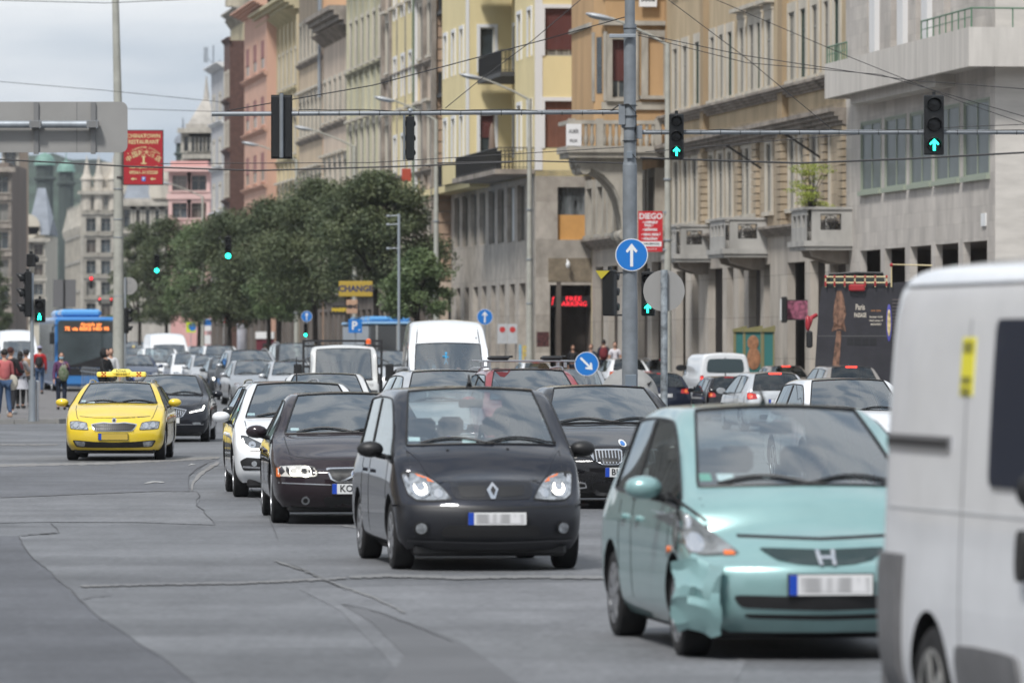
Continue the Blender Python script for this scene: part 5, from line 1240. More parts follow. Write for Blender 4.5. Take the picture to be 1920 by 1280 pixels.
def iron_rail(B, x0, x1, y0, y1, z, h=.95):
    m = MB()
    pts = [(x1,y0),(x0,y0),(x0,y1),(x1,y1)]
    for (a, b), (c, d) in zip(pts[:-1], pts[1:]):
        L_ = math.hypot(c-a, d-b); n = max(2, int(L_/.16))
        for i in range(n+1): t = i/n; m.tube([(a+(c-a)*t, b+(d-b)*t, z),(a+(c-a)*t, b+(d-b)*t, z+h)], .012, 4, False)
        m.tube([(a,b,z+h),(c,d,z+h)], .025, 6); m.tube([(a,b,z+.08),(c,d,z+.08)], .015, 6)
    return m
for k, (z0, z1) in enumerate(zu):
    for (ya, yb, xo) in ((6.8, 14.6, -.05), (24.4, 35.5, -.1)):
        q = B.add(iron_rail(B, xo-.5, 1.0, ya, yb, z0-.35 if k else zs+.1), 'balcony_railing', IRON)
        MB().box(xo-.55,1.0,ya-.05,yb+.05,z0-.55 if k else zs-.1,z0-.35 if k else zs+.1).build('balcony_slab', mat('dark balcony slab', (.05,.05,.05), .7), q)
q = B.add(iron_rail(B, -1.6, 0, .3, 14.5, zs+.05, .9), 'terrace_railing', IRON); MB().box(-1.7,0,.2,15,zs-.16,zs+.05).build('terrace_slab', DTRIM, q)
MB().tube([(-1.2,5,zs+.1),(-1.2,5,zs+2.2)], .03, 6).lathe([(.04,0),(.16,.3),(.10,1.2),(.02,1.45)], 10, 'z', (-1.2,5,zs+.75)).build('closed_parasol', mat('taupe parasol cloth', (.20,.15,.12), .9), q, True)
B.add(MB().tube([(-.12,.35,0),(-.12,.35,zs)], .06, 8), 'downpipe', STEEL, True)
B.add(MB().tube([(-.95,36.2,zs),(-.95,36.2,zt)], .09, 8), 'downpipe', mat('green pipe', (.12,.15,.10), .6), True)
B.add(MB().box(-2.3,1,36.0,46,zt-3.2,zt-2.9).box(-2.3,-2.1,36,46,zt-2.9,zt-2.3), 'top_balcony', ROOFM)
B.add(MB().quad((0,0,zt),(12,0,zt),(12,46,zt),(-.9,46,zt)), 'roof', ROOFM)
B.add(MB().quad((2.4,0,0),(12,0,0),(12,0,zt),(2.4,0,zt)).quad((12,0,0),(12,46,0),(12,46,zt),(12,0,zt)), 'back_wall', YELR)
# ---------------- the row beyond, generic fronts with their own proportions
SHOPS = stone('shade-toned shop stone', (.15,.13,.115), .3, .8)  # ground floors carry the shade under the tree crowns in their dark colour
def front(name, label, v, xn, xf, zt, wm, trim, floors, pitch=2.9, ww=1.5, wh=2.3, z0=4.9, depth=11, rv=.08, roof='flat', corn=(.9,.8), pil=.0, endm=None, hood=True, gm=None, shut=None, frame=OLDF, brk=True, band=None, surd=.12, balus=False):
    B = Bld(name, label, v, xn, xf); L = B.L; n = max(2, int(L/pitch)); fh = (zt-z0-.8)/floors
    hs = [[((k+.5)*L/n-ww/2, (k+.5)*L/n+ww/2, z0+.5+i*fh, z0+.5+i*fh+min(wh, fh-1.0)) for k in range(n)] for i in range(floors)]
    m = MB(); wall(m, 0, L, z0, zt, sum(hs, []), rev=rv); B.add(m, 'wall', wm)
    m = MB(); gh = [((k+.18)*L/n, (k+.82)*L/n, .15, z0-1.0) for k in range(n)]; wall(m, 0, L, 0, z0, gh, rev=.6); B.add(m, 'ground_floor', gm or SHOPS); B.add(MB().box(.6,.8,0,L,0,z0-.5), 'shop_front', WINDK)
    shell(B, depth, 0, zt, endm or wm)
    m = MB()
    for i in range(floors): cornice(m, -.05, L+.05, z0+i*fh-.05+(.0 if i else -.2), .28, .28)
    cornice(m, -.3, L+.3, zt-.05, corn[0], corn[1])
    if brk: brackets(m, 0, L, zt-.05, corn[0]*.7, .7, 1.2, .3)
    B.add(m, 'cornice', trim)
    if pil:
        m = MB()
        for k in range(n+1): m.box(-pil, 0, k*L/n-.22, k*L/n+.22, z0+.3, zt-.4)
        B.add(m, 'pilaster', trim if pil > .2 else wm)
    for i, fl in enumerate(hs):
        for a, b, c, d in fl: window(B.o, b-a, d-c, (0,(a+b)/2,c), frame=frame, surround=LTRIM if wm is not SALM else wm, sw=.22, sd=surd*.4, hood=hood and i < floors-1, rev=rv, shutter=shut, shut=.6 if shut else 0, rows=(.7,))
    if roof == 'mansard':
        r = MB(); r.add([(-.1,0,zt+corn[1]),(-.1,L,zt+corn[1]),(2.2,L,zt+3.6),(2.2,0,zt+3.6),(depth,0,zt+3.6),(depth,L,zt+3.6),(depth,0,zt),(depth,L,zt)], [(0,1,2,3),(3,2,5,4),(0,3,4,6),(1,7,5,2)]); B.add(r, 'roof', TILE)
    if balus:
        r = MB(); r.box(-.3,0,0,L,zt+corn[1]+.9,zt+corn[1]+1.1); k = 0.2
        while k < L: r.box(-.25,-.05,k,k+.22,zt+corn[1],zt+corn[1]+.9); k += .5
        B.add(r, 'balustrade', trim)
    return B
b5 = front('stone_building', 'ornate grey beige stone building rising out of the frame left of the yellow block', 32.6, 817, 722, 26.5, PINKB, DTRIM, 4, 3.2, 1.6, 2.5, pil=.22, corn=(1.1,1.0), balus=True, surd=.2)
m = MB(); 
for i in range(44): m.box(.02,1.25,-.06,.0,5+i*.55,5.44+i*.55)
b5.add(m, 'banded_quoin', stone('banded tan stone', (.42,.30,.22), .14, 1)) ; b5.add(MB().box(.0,1.3,-.5,0,23.4,24.3), 'corner_cornice', DTRIM)
front('green_building', 'greenish rendered building under a deep dark cornice', 34.6, 721, 655, 24.2, GRNR, mat('mossy cornice', (.24,.225,.16), .9, var=.4, scale=1.2), 3, 2.7, 1.5, 2.6, pil=.15, corn=(1.6,1.4), surd=.2, balus=True)
front('rosy_building', 'low rosy beige building with blackened cornice between greenish and peach walls', 34.9, 654, 606, 20.6, PINKB, DTRIM, 3, 2.6, 1.45, 2.4, corn=(1.2,1.1), surd=.16)
b8 = front('peach_building', 'brownish building with a big blank peach coloured firewall', 35.0, 605, 561, 25.0, stone('dull brown render', (.46,.37,.27), .2, .8), DTRIM, 4, 2.4, 1.35, 2.2, corn=(1.8,.9), endm=PEACH, depth=14, roof='mansard', surd=.14)
b8.add(MB().add([(0.2,-.05,20),(14,-.05,20),(14,-.05,34),(6,-.05,34),(0.2,-.05,28.0)], [(0,1,2,3,4)]).add([(0.2,.5,20),(14,.5,20),(14,.5,34),(6,.5,34),(.2,.5,28.0)], [(4,3,2,1,0)]), 'firewall', PEACH)
b8.add(MB().tube([(-.2,-.15,17),(-.2,-.15,24.5),(-1.8,-.15,26.5)], .12, 8), 'downpipe', STEEL, True)
front('cream_building', 'cream yellow building with round arched eaves, right of the salmon house', 35.4, 560, 501, 23.6, CREAM, stone('cream trim', (.46,.41,.27), .12, .8), 4, 2.5, 1.4, 2.2, corn=(1.3,.8), pil=.14, surd=.16, roof='mansard')
front('salmon_building', 'plain salmon coloured apartment house with faded pink shutters', 34.6, 500, 458, 24.5, SALM, SALM, 5, 5.2, 2.6, 1.9, corn=(1.0,.5), hood=False, shut=mat('faded pink shutter', (.30,.13,.12), .7), brk=False, surd=.06, endm=SALM, roof='mansard')
b11 = front('statue_building', 'narrow cream house with a stone statue on its roof corner', 35.2, 457, 432, 25.5, CREAM, TRIM, 5, 3.4, 1.2, 1.9, corn=(.7,.5), frame=WHITEF)
m = MB(); 
m.lathe([(.9,0),(.9,.5),(.5,.6),(.75,1.2),(.85,2.2),(.6,3.0),(.8,3.4),(.85,4.2),(.45,4.9),(.28,5.0),(.38,5.4),(.36,5.8),(.1,6.1)], 12, 'z', (-.3, 1.5, 26.0)); m.tube([(-.8,1.5,30.0),(-1.4,1.2,31.2),(-1.3,1.0,32.0)], [.25,.2,.12], 8)
m.build('statue', stone('old stone statue', (.42,.38,.30), .2, 1.5), b11.o, True)
front('brown_building', 'tall dark brown wall sliver with a chimney, left of the statue house', 34.2, 431, 420, 23.5, mat('dark brown render', (.10,.055,.045), .9, var=.2), TILE, 5, 6, 1.0, 1.6, corn=(.2,.3), hood=False, brk=False, endm=mat('dark brown render', (.10,.055,.045), .9))
front('grey_house', 'pale grey apartment house beyond the dark brown wall', 35.2, 419, 396, 22.5, stone('pale grey render', (.42,.42,.43), .1, .6), WHTR, 5, 4.5, 1.6, 1.7, corn=(.6,.4), hood=False, brk=False, frame=WHITEF)
# ---------------- the far end of the street
def block(name, label, px0, px1, pytop, s, depth, wm, cols, floors, trim=TRIM, win=(1.3,2.2), z0=5.0, hood=False, cat='building', pil=False, yaw=0.0):
    """a building whose broad side faces us, far away"""
    p = at((px0+px1)/2, HY, s); W = (px1-px0)/s; zt = CH+(HY-pytop)/s
    o = empty(name, (p.x, p.y, 0), R(yaw), label, cat); fh = (zt-z0-.8)/floors; hs = []
    for i in range(floors):
        for k in range(cols): x = -W/2+(k+.5)*W/cols; hs.append((x-win[0]/2, x+win[0]/2, z0+.6+i*fh, z0+.6+i*fh+min(win[1],fh-1)))
    m = MB(); wall(m, -W/2, W/2, 0, zt, hs, face='y', rev=.35); m.quad((-W/2,0,0),(-W/2,0,zt),(-W/2,depth,zt),(-W/2,depth,0)); m.quad((W/2,0,0),(W/2,depth,0),(W/2,depth,zt),(W/2,0,zt)); m.quad((-W/2,0,zt),(W/2,0,zt),(W/2,depth,zt),(-W/2,depth,zt)); m.build('wall', wm, o)
    for a, b, c, d in hs: window(o, b-a, d-c, ((a+b)/2,0,c), R(90), surround=trim, sw=.3, sd=.25, hood=hood, rev=.3)
    q = MB()
    for i in range(floors+1):
        z = z0+i*fh; k = .9 if i == floors else .4
        q.box(-W/2-k*.8,W/2+k*.8,-k,-.0,z-.1,z+.35)
    q.build('cornice', trim, o)
    if pil:
        q = MB()
        for k in range(cols+1): x = -W/2+k*W/cols; q.box(x-.35,x+.35,-.3,0,z0+.4,zt-1)
        q.build('pilaster', trim, o)
    return o, W, zt



COPPER = mat('green copper roof', (.15,.27,.225), .7, var=.2, scale=.6)
SLATE = mat('blue grey slate', (.20,.22,.25), .7, var=.15, scale=.6)
o, W, zt = block('palace', 'ornate pale stone palace with square corner tower far down the street', 157, 240, 352, 14, 30, PALST, 3, 6, TRIM, (1.6,2.6), hood=True, pil=True)
for i, x in enumerate((-W/2+.4, -W/6, W/6, W/2-.4)): MB().lathe([(.7,-3),(.7,1.0),(.9,1.1),(.5,1.8),(.2,3.2),(.02,4.4)], 8, 'z', (x, .2, zt)).build('pinnacle', PALST, o)
MB().prism([(-1.8,.4,zt),(1.8,.4,zt),(1.3,.4,zt+2.4),(.6,.4,zt+3.4),(-.6,.4,zt+3.4),(-1.3,.4,zt+2.4)], (0,3,0)).build('tower_gable', PALST, o)
zt = CH+(HY-425)/14
# long left wing seen obliquely
ang = math.atan2(-5.5, 44)
wg = empty('palace_wing', (0,0,0)); wg.parent = o; wg.location = (-W/2, 0, 0); wg.rotation_euler = (0,0,-ang)
hs = [((k+.5)*44/13-.8, (k+.5)*44/13+.8, 5.6+i*4, 8.4+i*4) for i in range(3) for k in range(13)]
m = MB(); wall(m, 0, 44, 0, zt-1, hs, rev=.4)
wg.rotation_euler = (0,0,math.atan2(5.5,44)); m.build('wing_wall', PALST, wg)
q = MB()
for z in (5,9,13,zt-1.2): q.box(-.5,0,0,44,z-.1,z+.35)
for k in range(14): q.box(-.45,0,k*44/13-.5,k*44/13+.5,5.4,zt-1)
for k in range(9): q.lathe([(.6,0),(.8,1.0),(.5,2.0),(.15,3.6),(.02,4.4)], 8, 'z', (-.1,k*44/8.2+1,zt-.9))
q.build('wing_trim', TRIM, wg)
for a, b, c, d in hs[:26]: MB().box(.3,.35,a,b,c,d).build('pane', WINDK, wg)
MB().add([(0,6,zt-1),(0,44,zt-1),(5,40,zt+5.5),(5,10,zt+5.5)], [(0,1,2,3)]).add([(0,44,zt-1),(12,44,zt-1),(5,40,zt+5.5)], [(0,1,2)]).add([(0,6,zt-1),(5,10,zt+5.5),(12,6,zt-1)], [(0,1,2)]).build('wing_roof', SLATE, wg)
def domed(name, label, px, py0, s, r, m=COPPER):
    p = at(px, py0, s); b = MB(); H_ = p.z; b.lathe([(r*.8,0),(r*.8,H_-r*2.6),(r*1.05,H_-r*2.5),(r*1.05,H_-r*2.3),(r*.8,H_-r*2.2),(r*.8,H_-r*1.1)], 8, 'z'); 
    o = empty(name, (p.x,p.y,0), 0, label, 'tower'); b.build('tower_body', stone('dark soot stone', (.06,.075,.07), .3, .4), o)
    MB().lathe([(r*1.08,H_-r*1.15),(r*1.0,H_-r*1.0)]+[(r*math.cos(R(a)),H_-r+r*math.sin(R(a))) for a in (10,25,40,55,70,84)]+[(.12,H_+.1),(.06,H_+1.6)], 16, 'z').build('dome', m, o, True)
    return o
domed('domed_tower', 'green copper dome with lantern, left one of the two behind the palace', 84, 287, 10, 2.0)
domed('domed_tower', 'smaller green copper dome right beside the palace tower', 124, 302, 10.3, 1.7)
domed('onion_tower', 'distant slender blue grey onion spire above the pink house', 343, 250, 18, .9, SLATE)
o, W, zt = block('gabled_house', 'pale house with rounded white gable and slate roof, far left of the palace', 36, 84, 440, 15, 20, stone('pale cream stone', (.50,.46,.38), .14, .5), 2, 4, TRIM, (1.2,2.0))
MB().lathe([(1.6,-.3),(1.6,.6)], 20, 'y', (-.6,0,zt+1)).box(-2.2,1.0,-.3,.6,zt,zt+1).build('gable', stone('pale cream stone', (.50,.46,.38), .14, .5), o)
MB().add([(-.6,-.3,zt),(2.2,-.3,zt),(2.4,3,zt+2.2),(1.2,6,zt+6),(.2,6,zt+6)], [(0,1,2,3,4)]).add([(2.2,-.3,zt),(2.2,14,zt),(1.2,6,zt+6),(2.4,3,zt+2.2)], [(0,1,2,3)]).build('roof', SLATE, o)
o, W, zt = block('dark_stone_house', 'dark weathered stone house cut by the left edge, behind a tree', -90, 16, 305, 20, 20, stone('sooty stone', (.17,.14,.12), .25, .6), 4, 5, DTRIM, (1.3,2.0))
o, W, zt = block('terracotta_house', 'narrow buff house beside the dark stone house at the left edge', 10, 29, 262, 18, 16, stone('buff stone', (.40,.30,.22), .2, .6), 1, 6, TRIM, (1.2,2.0))
o, W, zt = block('pink_house', 'pink rendered house with white window frames above the trees', 320, 390, 302, 22.5, 14, PINK, 2, 5, stone('light pink trim', (.62,.42,.39), .06, .5), (1.3,2.4))
o, W, zt = block('ornate_house', 'grey ornate house with a sculpted facade between palace and pink house', 232, 322, 372, 16, 16, GREYS, 5, 4, TRIM, (1.2,2.2), hood=True)
MB().lathe([(1.6,0),(1.5,2.2),(1.0,3.2),(.1,3.8)], 12, 'z', (1.6,1,zt)).build('dormer', PALST, o); MB().add([(-2.8,0,zt),(2.8,0,zt),(2.2,5,zt+3.6),(-2.2,5,zt+3.6)], [(0,1,2,3)]).build('roof', SLATE, o)
o, W, zt = block('spired_house', 'stone house with stepped gable and spire left of the pale grey house', 348, 405, 232, 20, 14, GREYS, 4, 7, TRIM, (1.0,2.0))
MB().add([(-1.2,0,zt),(1.3,0,zt),(1.3,5,zt),(-1.2,5,zt),(.6,2.5,zt+2.6),(.2,2.5,zt+2.6)], [(0,1,4,5),(1,2,4),(2,3,5,4),(3,0,5)]).tube([(.4,2.5,zt+2.4),(.4,2.5,zt+4.6)], [.3,.04], 8).build('spire', GREYS, o)
# antennas on a roof
MB().tube([(0,0,0),(0,0,6)], .08, 6).box(-.9,-.5,-.1,.1,4.4,5.8).box(.5,.7,-.1,.1,2.2,4.6).tube([(-.7,0,5),(.6,0,3.6)], .04, 6).build('roof_antenna', STEEL, None, label='grey mobile phone antenna mast on the spired house roof', cat='antenna', loc=at(400, 205, 20))
# unseen houses beside and behind the viewer, added to shape reflections in paint and glass
def side_house(x, y, w_, rz, c_, lb):
    o = empty('unseen_house', (x,y,0), R(rz), lb, 'building'); m = MB(); n = int(w_/3.4); hs = [(-w_/2+(k+.5)*w_/n-.6, -w_/2+(k+.5)*w_/n+.6, 5.2+j*3.8, 7.3+j*3.8) for j in range(4) for k in range(n)]
    wall(m, -w_/2, w_/2, 0, 22, hs, face='y', rev=.3); m.quad((-w_/2,0,0),(-w_/2,12,0),(-w_/2,12,22),(-w_/2,0,22)); m.quad((w_/2,0,0),(w_/2,12,0),(w_/2,12,22),(w_/2,0,22)); m.quad((-w_/2,0,22),(w_/2,0,22),(w_/2,12,22),(-w_/2,12,22)); m.build('wall', c_, o); MB().box(-w_/2,w_/2,.3,.4,4,21).build('window_row', WINDK, o)
for x, y, w_, rz, c_, lb in ((-30,20,34,82,stone('whitish render', (.60,.62,.66), .06, .5),'whitish house along the near left side, outside the picture'), (44,0,40,-80,GREYS,'grey stone house at the near right side, outside the picture'), (4,-34,60,180,TANST,'brown stone house across the crossing behind the viewer')): side_house(x, y, w_, rz, c_, lb)  # rear house toned dark, as if tree-shaded, to dim its reflection in paint
for u, v, w_, c_, lb in ((95,-22,54,OCHRE,'ochre house on the left side of the street, left of the picture'), (152,-22,54,PINKB,'rosy beige house on the left side of the street, left of the picture'), (210,-22,54,GREYS,'grey house farther along the left side, left of the picture')):
    q = st(u, v); side_house(q.x, q.y, w_, 97.7, c_, lb)
# ---------------------------------------------------------------- traffic further off: one of each kind, then copies
BASEP = paint('grey car paint', (.10,.11,.12), .4, .3)
PAINTS = dict(
    white=paint('white car paint', (.72,.74,.76), 0, .3), silver=paint('silver car paint', (.50,.52,.54), .4, .32), grey=BASEP,
    dgrey=paint('dark grey car paint', (.035,.038,.042), .4, .3), black=paint('black car paint', (.010,.010,.012), .2, .25),
    red=paint('dark red car paint', (.30,.045,.055), .3, .3), navy=paint('navy car paint', (.012,.03,.08), .4, .3),
    beige=paint('champagne car paint', (.30,.27,.24), .5, .32), lgrey=paint('light grey car paint', (.36,.38,.40), .5, .3),
    dnavy=paint('blue black car paint', (.008,.012,.026), .3, .3), yellow=paint('cab yellow paint', (.80,.58,.035), .1, .28), offw=paint('off white car paint', (.55,.56,.56), 0, .4))
def std_front(kind):
    def f(root, bvh, P):
        W = P['W']/2; z = P['nose_z']-.10; lamp = P.get('lampw', .32)
        headlamp(root, bvh, [(-W*.90, z+.07), (-W*.90+lamp*.5, z+.08), (-W*.90+lamp, z+.01), (-W*.90+lamp*.85, z-.06), (-W*.88, z-.07)], chrome_spots=[(-W*.90+lamp*.35, z, .045), (-W*.90+lamp*.68, z-.01, .035)],
                 lit=[(-W*.90+lamp*.35, z, .04)] if P.get('lit') else None)
        g = rounded([(-.40,z+.04),(.40,z+.04),(.34,z-.10),(-.34,z-.10)], 1)
        q = decal(bvh, g, 'F', CHROME, 'grille', root, .002, .006)
        decal(bvh, [(a*.95, z-.03+(b-z+.03)*.8) for a, b in g], 'F', BLACK, 'grille_mesh', q, .010, .004)
        decal(bvh, circ(0, z+.0, .05), 'F', CHROME, 'emblem', q, .018, .006)
        decal(bvh, rounded(rect(-.45,.45,.27,.38), 1), 'F', BLACK, 'intake', root, .002, .004)
        number_plate(root, bvh, 0, .46)
    return f
def std_rear(root, bvh, P):
    W = P['W']/2; z = min(P['back_z'], 1.0)-.12 if not P.get('trunk') else P['trunk_z']-.16
    for sg in (1, -1):
        t = decal(bvh, mir(rounded([(W*.90,z+.09),(W*.90,z-.09),(W*.60,z-.07),(W*.64,z+.06)],1), sg), 'R', TAILRED, 'tail_light', root, .002, .008)
        decal(bvh, circ(sg*W*.80, z, .055), 'R', BRAKE if P.get('brake') else AMBER, 'tail_lens', t, .014, .004)
    decal(bvh, rounded(rect(-.5,.5,.30,.42), 1), 'R', BLACK, 'rear_valance', root, .002, .004)
    number_plate(root, bvh, 0, z-.14 if z > .8 else z, ax='R')
    h = bvh.ray_cast(Vector((0, P['roof_y']-.04, 5)), Vector((0,0,-1)))[0]
    if h:
        m = MB().cham(-.16,.16,h.y+.02,h.y+.07,h.z-.045,h.z-.005,.01).build('high_brake_lamp', BRAKE if P.get('brake') else TAILRED, root)
GEN = dict(
 hatch=dict(W=1.76, L=4.2, H=1.48, nose_z=.76, cowl_z=1.0, belt=.93, cowl_y=.98, head_y=1.85, roof_y=3.55, back_y=4.05, back_z=1.0, roof_w=1.22, fa=.85, ra=3.45, wheel_r=.31, bow=.26),
 small=dict(W=1.68, L=3.7, H=1.50, nose_z=.78, cowl_z=1.02, belt=.95, cowl_y=.75, head_y=1.5, roof_y=3.15, back_y=3.58, back_z=1.02, roof_w=1.20, fa=.75, ra=3.1, wheel_r=.29, bow=.24),
 sedan=dict(W=1.78, L=4.55, H=1.45, nose_z=.74, cowl_z=.97, belt=.91, cowl_y=1.12, head_y=1.95, roof_y=3.3, back_y=3.95, back_z=1.02, trunk=True, trunk_z=1.0, roof_w=1.22, fa=.88, ra=3.55, wheel_r=.31, bow=.22),
 wagon=dict(W=1.79, L=4.6, H=1.47, nose_z=.75, cowl_z=.98, belt=.92, cowl_y=1.08, head_y=1.95, roof_y=4.05, back_y=4.45, back_z=1.0, roof_w=1.24, cside='glass', fa=.88, ra=3.6, wheel_r=.31, bow=.22),
 suv=dict(W=1.84, L=4.4, H=1.66, nose_z=.90, cowl_z=1.14, belt=1.06, cowl_y=1.05, head_y=1.85, roof_y=3.8, back_y=4.28, back_z=1.12, roof_w=1.32, fa=.88, ra=3.5, wheel_r=.35, bow=.20, low_black=1, front_black=1, rear_black=1, bot=.24, mir_z=1.14),
 mpv=dict(W=1.84, L=4.7, H=1.80, nose_z=.86, cowl_z=1.12, belt=1.02, cowl_y=.85, head_y=1.75, roof_y=4.25, back_y=4.6, back_z=1.08, roof_w=1.42, cside='glass', fa=.9, ra=3.75, wheel_r=.33, bow=.26, mir_z=1.12),
)
PROTO = {}
def proto(kind, brake=False, rails=None, lit=False):
    k = (kind, brake, bool(rails), lit)
    if k not in PROTO:
        P = dict(GEN[kind], paint=BASEP, brake=brake, lit=lit)
        r, b = make_car({'hatch':'hatchback','small':'small_car','sedan':'saloon_car','wagon':'estate_car','suv':'suv','mpv':'minivan'}[kind], P, std_front(kind), std_rear, level=2, rails=ALLOY if rails else False, handles=False)
        r['_L'] = P['L']; PROTO[k] = (r, P, b, [0])
    return PROTO[k]
def kids(o, acc):
    for c in o.children: acc.append(c); kids(c, acc)
    return acc
def traffic(kind, col, label, cx, s, roof=None, yaw=7.7, rear=False, brake=False, rails=None, lit=False, group=None, cat='car', gy=None):
    r, P, b, used = proto(kind, brake, rails, lit)
    if used[0] == 0: root = r; PROTO[(kind, brake, bool(rails), lit)] = (r, P, b, used)
    else: root = copy_tree(SRC[id(used)])
    if used[0] == 0: SRC[id(used)] = r
    used[0] = 1
    m = PAINTS[col]
    for o in kids(root, []):
        if o.type == 'MESH' and o.data.materials and o.data.materials[0] == BASEP:
            o.material_slots[0].link = 'OBJECT'; o.material_slots[0].material = m
    return place(root, label, cx, s, yaw, roof, P['H'], cat, group, rear, gy=gy)
SRC = {}
G1 = 'cars queueing towards the junction'; G2 = 'cars waiting in the far carriageway with their backs to us'
T = traffic
# towards the camera
T('sedan','offw','small white saloon wedged between the white hatchback and the white lorry', 604, 112, 698, .5, group=G1)
T('wagon','dgrey','dark estate with roof rails, only its roof showing behind the white hatchback', 560, 122, 714, 7.7, rails=1, group=G1)
T('sedan','lgrey','light grey saloon with dark seats seen through its windscreen, beside the grey off-roader', 488, 59, None, 9.0, group=G1, gy=760)
T('suv','lgrey','tall light grey off-roader with roof rails behind the light grey saloon', 480, 54.5, 655, 9.0, rails=1, group=G1)
T('hatch','silver','silver hatchback right of the light grey saloon, half behind the white lorry', 556, 60, 676, 8, group=G1)
T('hatch','dgrey','dark hatchback with one bright headlamp, left of the grey off-roader', 436, 50, 669, 9, lit=True, group=G1)
T('hatch','silver','silver hatchback with pale bonnet left of the dark hatchback', 402, 47, 664, 9, group=G1)
T('small','white','small white car third from the concrete post, before the silver hatchback', 362, 45, 661, 9, group=G1)
T('wagon','lgrey','grey estate between the two small white cars', 336, 42, 657, 9, group=G1)
T('mpv','white','white minivan with large bright headlamp right of the blue saloon', 306, 43, 652, 9, lit=True, group=G1)
T('sedan','navy','dark blue saloon right beside the concrete lamp post', 262, 44, 664, 9, group=G1)
T('suv','dgrey','dark off-roader at the head of the far lane behind the dark blue saloon', 262, 37, 651, 9, group=G1)
T('suv','white','white off-roader behind the silver hatchback, below the round advertising column', 420, 37, 647, 9, group=G1)
T('hatch','lgrey','pale hatchback left of the white off-roader, far down the queue', 388, 34, 648, 9, group=G1)
T('mpv','black','black people carrier left of the flatbed lorry', 566, 47, 642, 8, group=G1, rails=1)
T('wagon','silver','silver estate with roof rails right behind the dark blue minivan', 872, 122, 692, 7.7, rails=1, group=G1)
T('suv','silver','silver off-roader between the flatbed lorry and the tall white van', 742, 58, 656, 7.7, group=G1)
redcar = T('suv','red','dark red off-roader with peeling roof paint carrying two roof bars', 1022, 124, 690, 7.7, rails=1, group=G1)
T('mpv','lgrey','light grey minivan behind the keep right sign', 1096, 84, 690, 7.7, group=G1)
T('suv','white','white off-roader at the right, behind the mint hatchback and left of the panel van', 1635, 138, 708, 7.7, group=G1)
# far left lane and beyond
T('hatch','silver','silver hatchback at the left edge behind the people on the pavement', 22, 40, 657, 8, group=G1)
T('sedan','white','white saloon in the far lane at the left edge', 6, 28, 650, 8, group=G1)
T('hatch','silver','silver hatchback far off beside the concrete post under the signals', 262, 24, 640, 8, group=G1)
T('sedan','yellow','yellow cab far down the road behind the signals', 276, 26, 646, 8, group=G1, cat='taxi')
T('small','white','tiny white car far down the road above the yellow cab', 292, 25, 646, 8, group=G1)
# backs to us
T('wagon','dnavy','dark blue estate with roof bars behind the grey sign post', 1246, 72, 697, 7.7, rear=True, group=G2)
T('wagon','dgrey','dark grey estate with silver roof rails beyond the dark blue estate', 1248, 48, 672, 7.7, rear=True, rails=1, group=G2)
T('mpv','lgrey','silver people carrier behind the small white van', 1326, 46, 643, 7.7, rear=True, group=G2)
T('hatch','silver','silver hatchback with lit high brake lamp in front of the small white van', 1462, 84, 696, 7.7, rear=True, brake=True, group=G2)
T('small','black','small black car, mostly hidden, showing its round wing mirror left of the silver hatchback', 1372, 74, 704, 7.7, rear=True, group=G2)
T('sedan','beige','brownish saloon with lit high brake lamp before the open top bus', 1486, 60, 684, 7.7, rear=True, brake=True, group=G2)
T('suv','beige','champagne off-roader with lit tail lamps under the open top bus', 1604, 78, 684, 7.7, rear=True, brake=True, group=G2)
T('hatch','white','white hatchback behind the big grey pole', 1182, 50, 671, 7.7, rear=True, group=G2)
T('sedan','white','white saloon glimpsed under the roof bars of the red off-roader', 1012, 47, 678, 7.7, rear=True, group=G2)
for k, (r, P, b, used) in PROTO.items():
    assert used[0]
# roof bars on the red car and on the blue estate
def roof_bars(car, ys, W, z, clutter=True):
    p, h = car.location, car.rotation_euler.z; sc = car.scale[0]
    for i, y in enumerate(ys):
        e = MB().cham(-W,W,-.035,.035,0,.03,.008).tube([(-W*.78,0,-.09),(-W*.78,0,.0)], .03, 8).tube([(W*.78,0,-.09),(W*.78,0,0)], .03, 8).build('roof_bar', ALLOY, car, True)
        e.location = (0, y, z)
    if clutter:
        for x in (-.45, .42):
            c = MB().cham(x-.16,x+.16,ys[0]-.04,ys[0]+.3,z+.03,z+.10,.03).tube([(x-.2,ys[0],z+.06),(x+.22,ys[0]+.05,z+.09)], .02, 6)
            c.build('carrier_clamp', BLACK, car, True)
roof_bars(redcar, (2.1, 2.95), .80, 1.76)
pm = mat('peeled roof paint', (.10,.006,.010), .8)
for x0, y0, n in ((-.42, 2.1, 12), (.42, 2.3, 9)):
    rr = random.Random(n); pts = [(x0+(.13+.06*rr.random())*math.cos(2*math.pi*i/n), y0+(.3+.15*rr.random())*math.sin(2*math.pi*i/n)) for i in range(n)]
    decal(proto('suv', False, 1)[2], pts, 'T', pm, 'peeled_patch', redcar, .0, .002, res=.1)
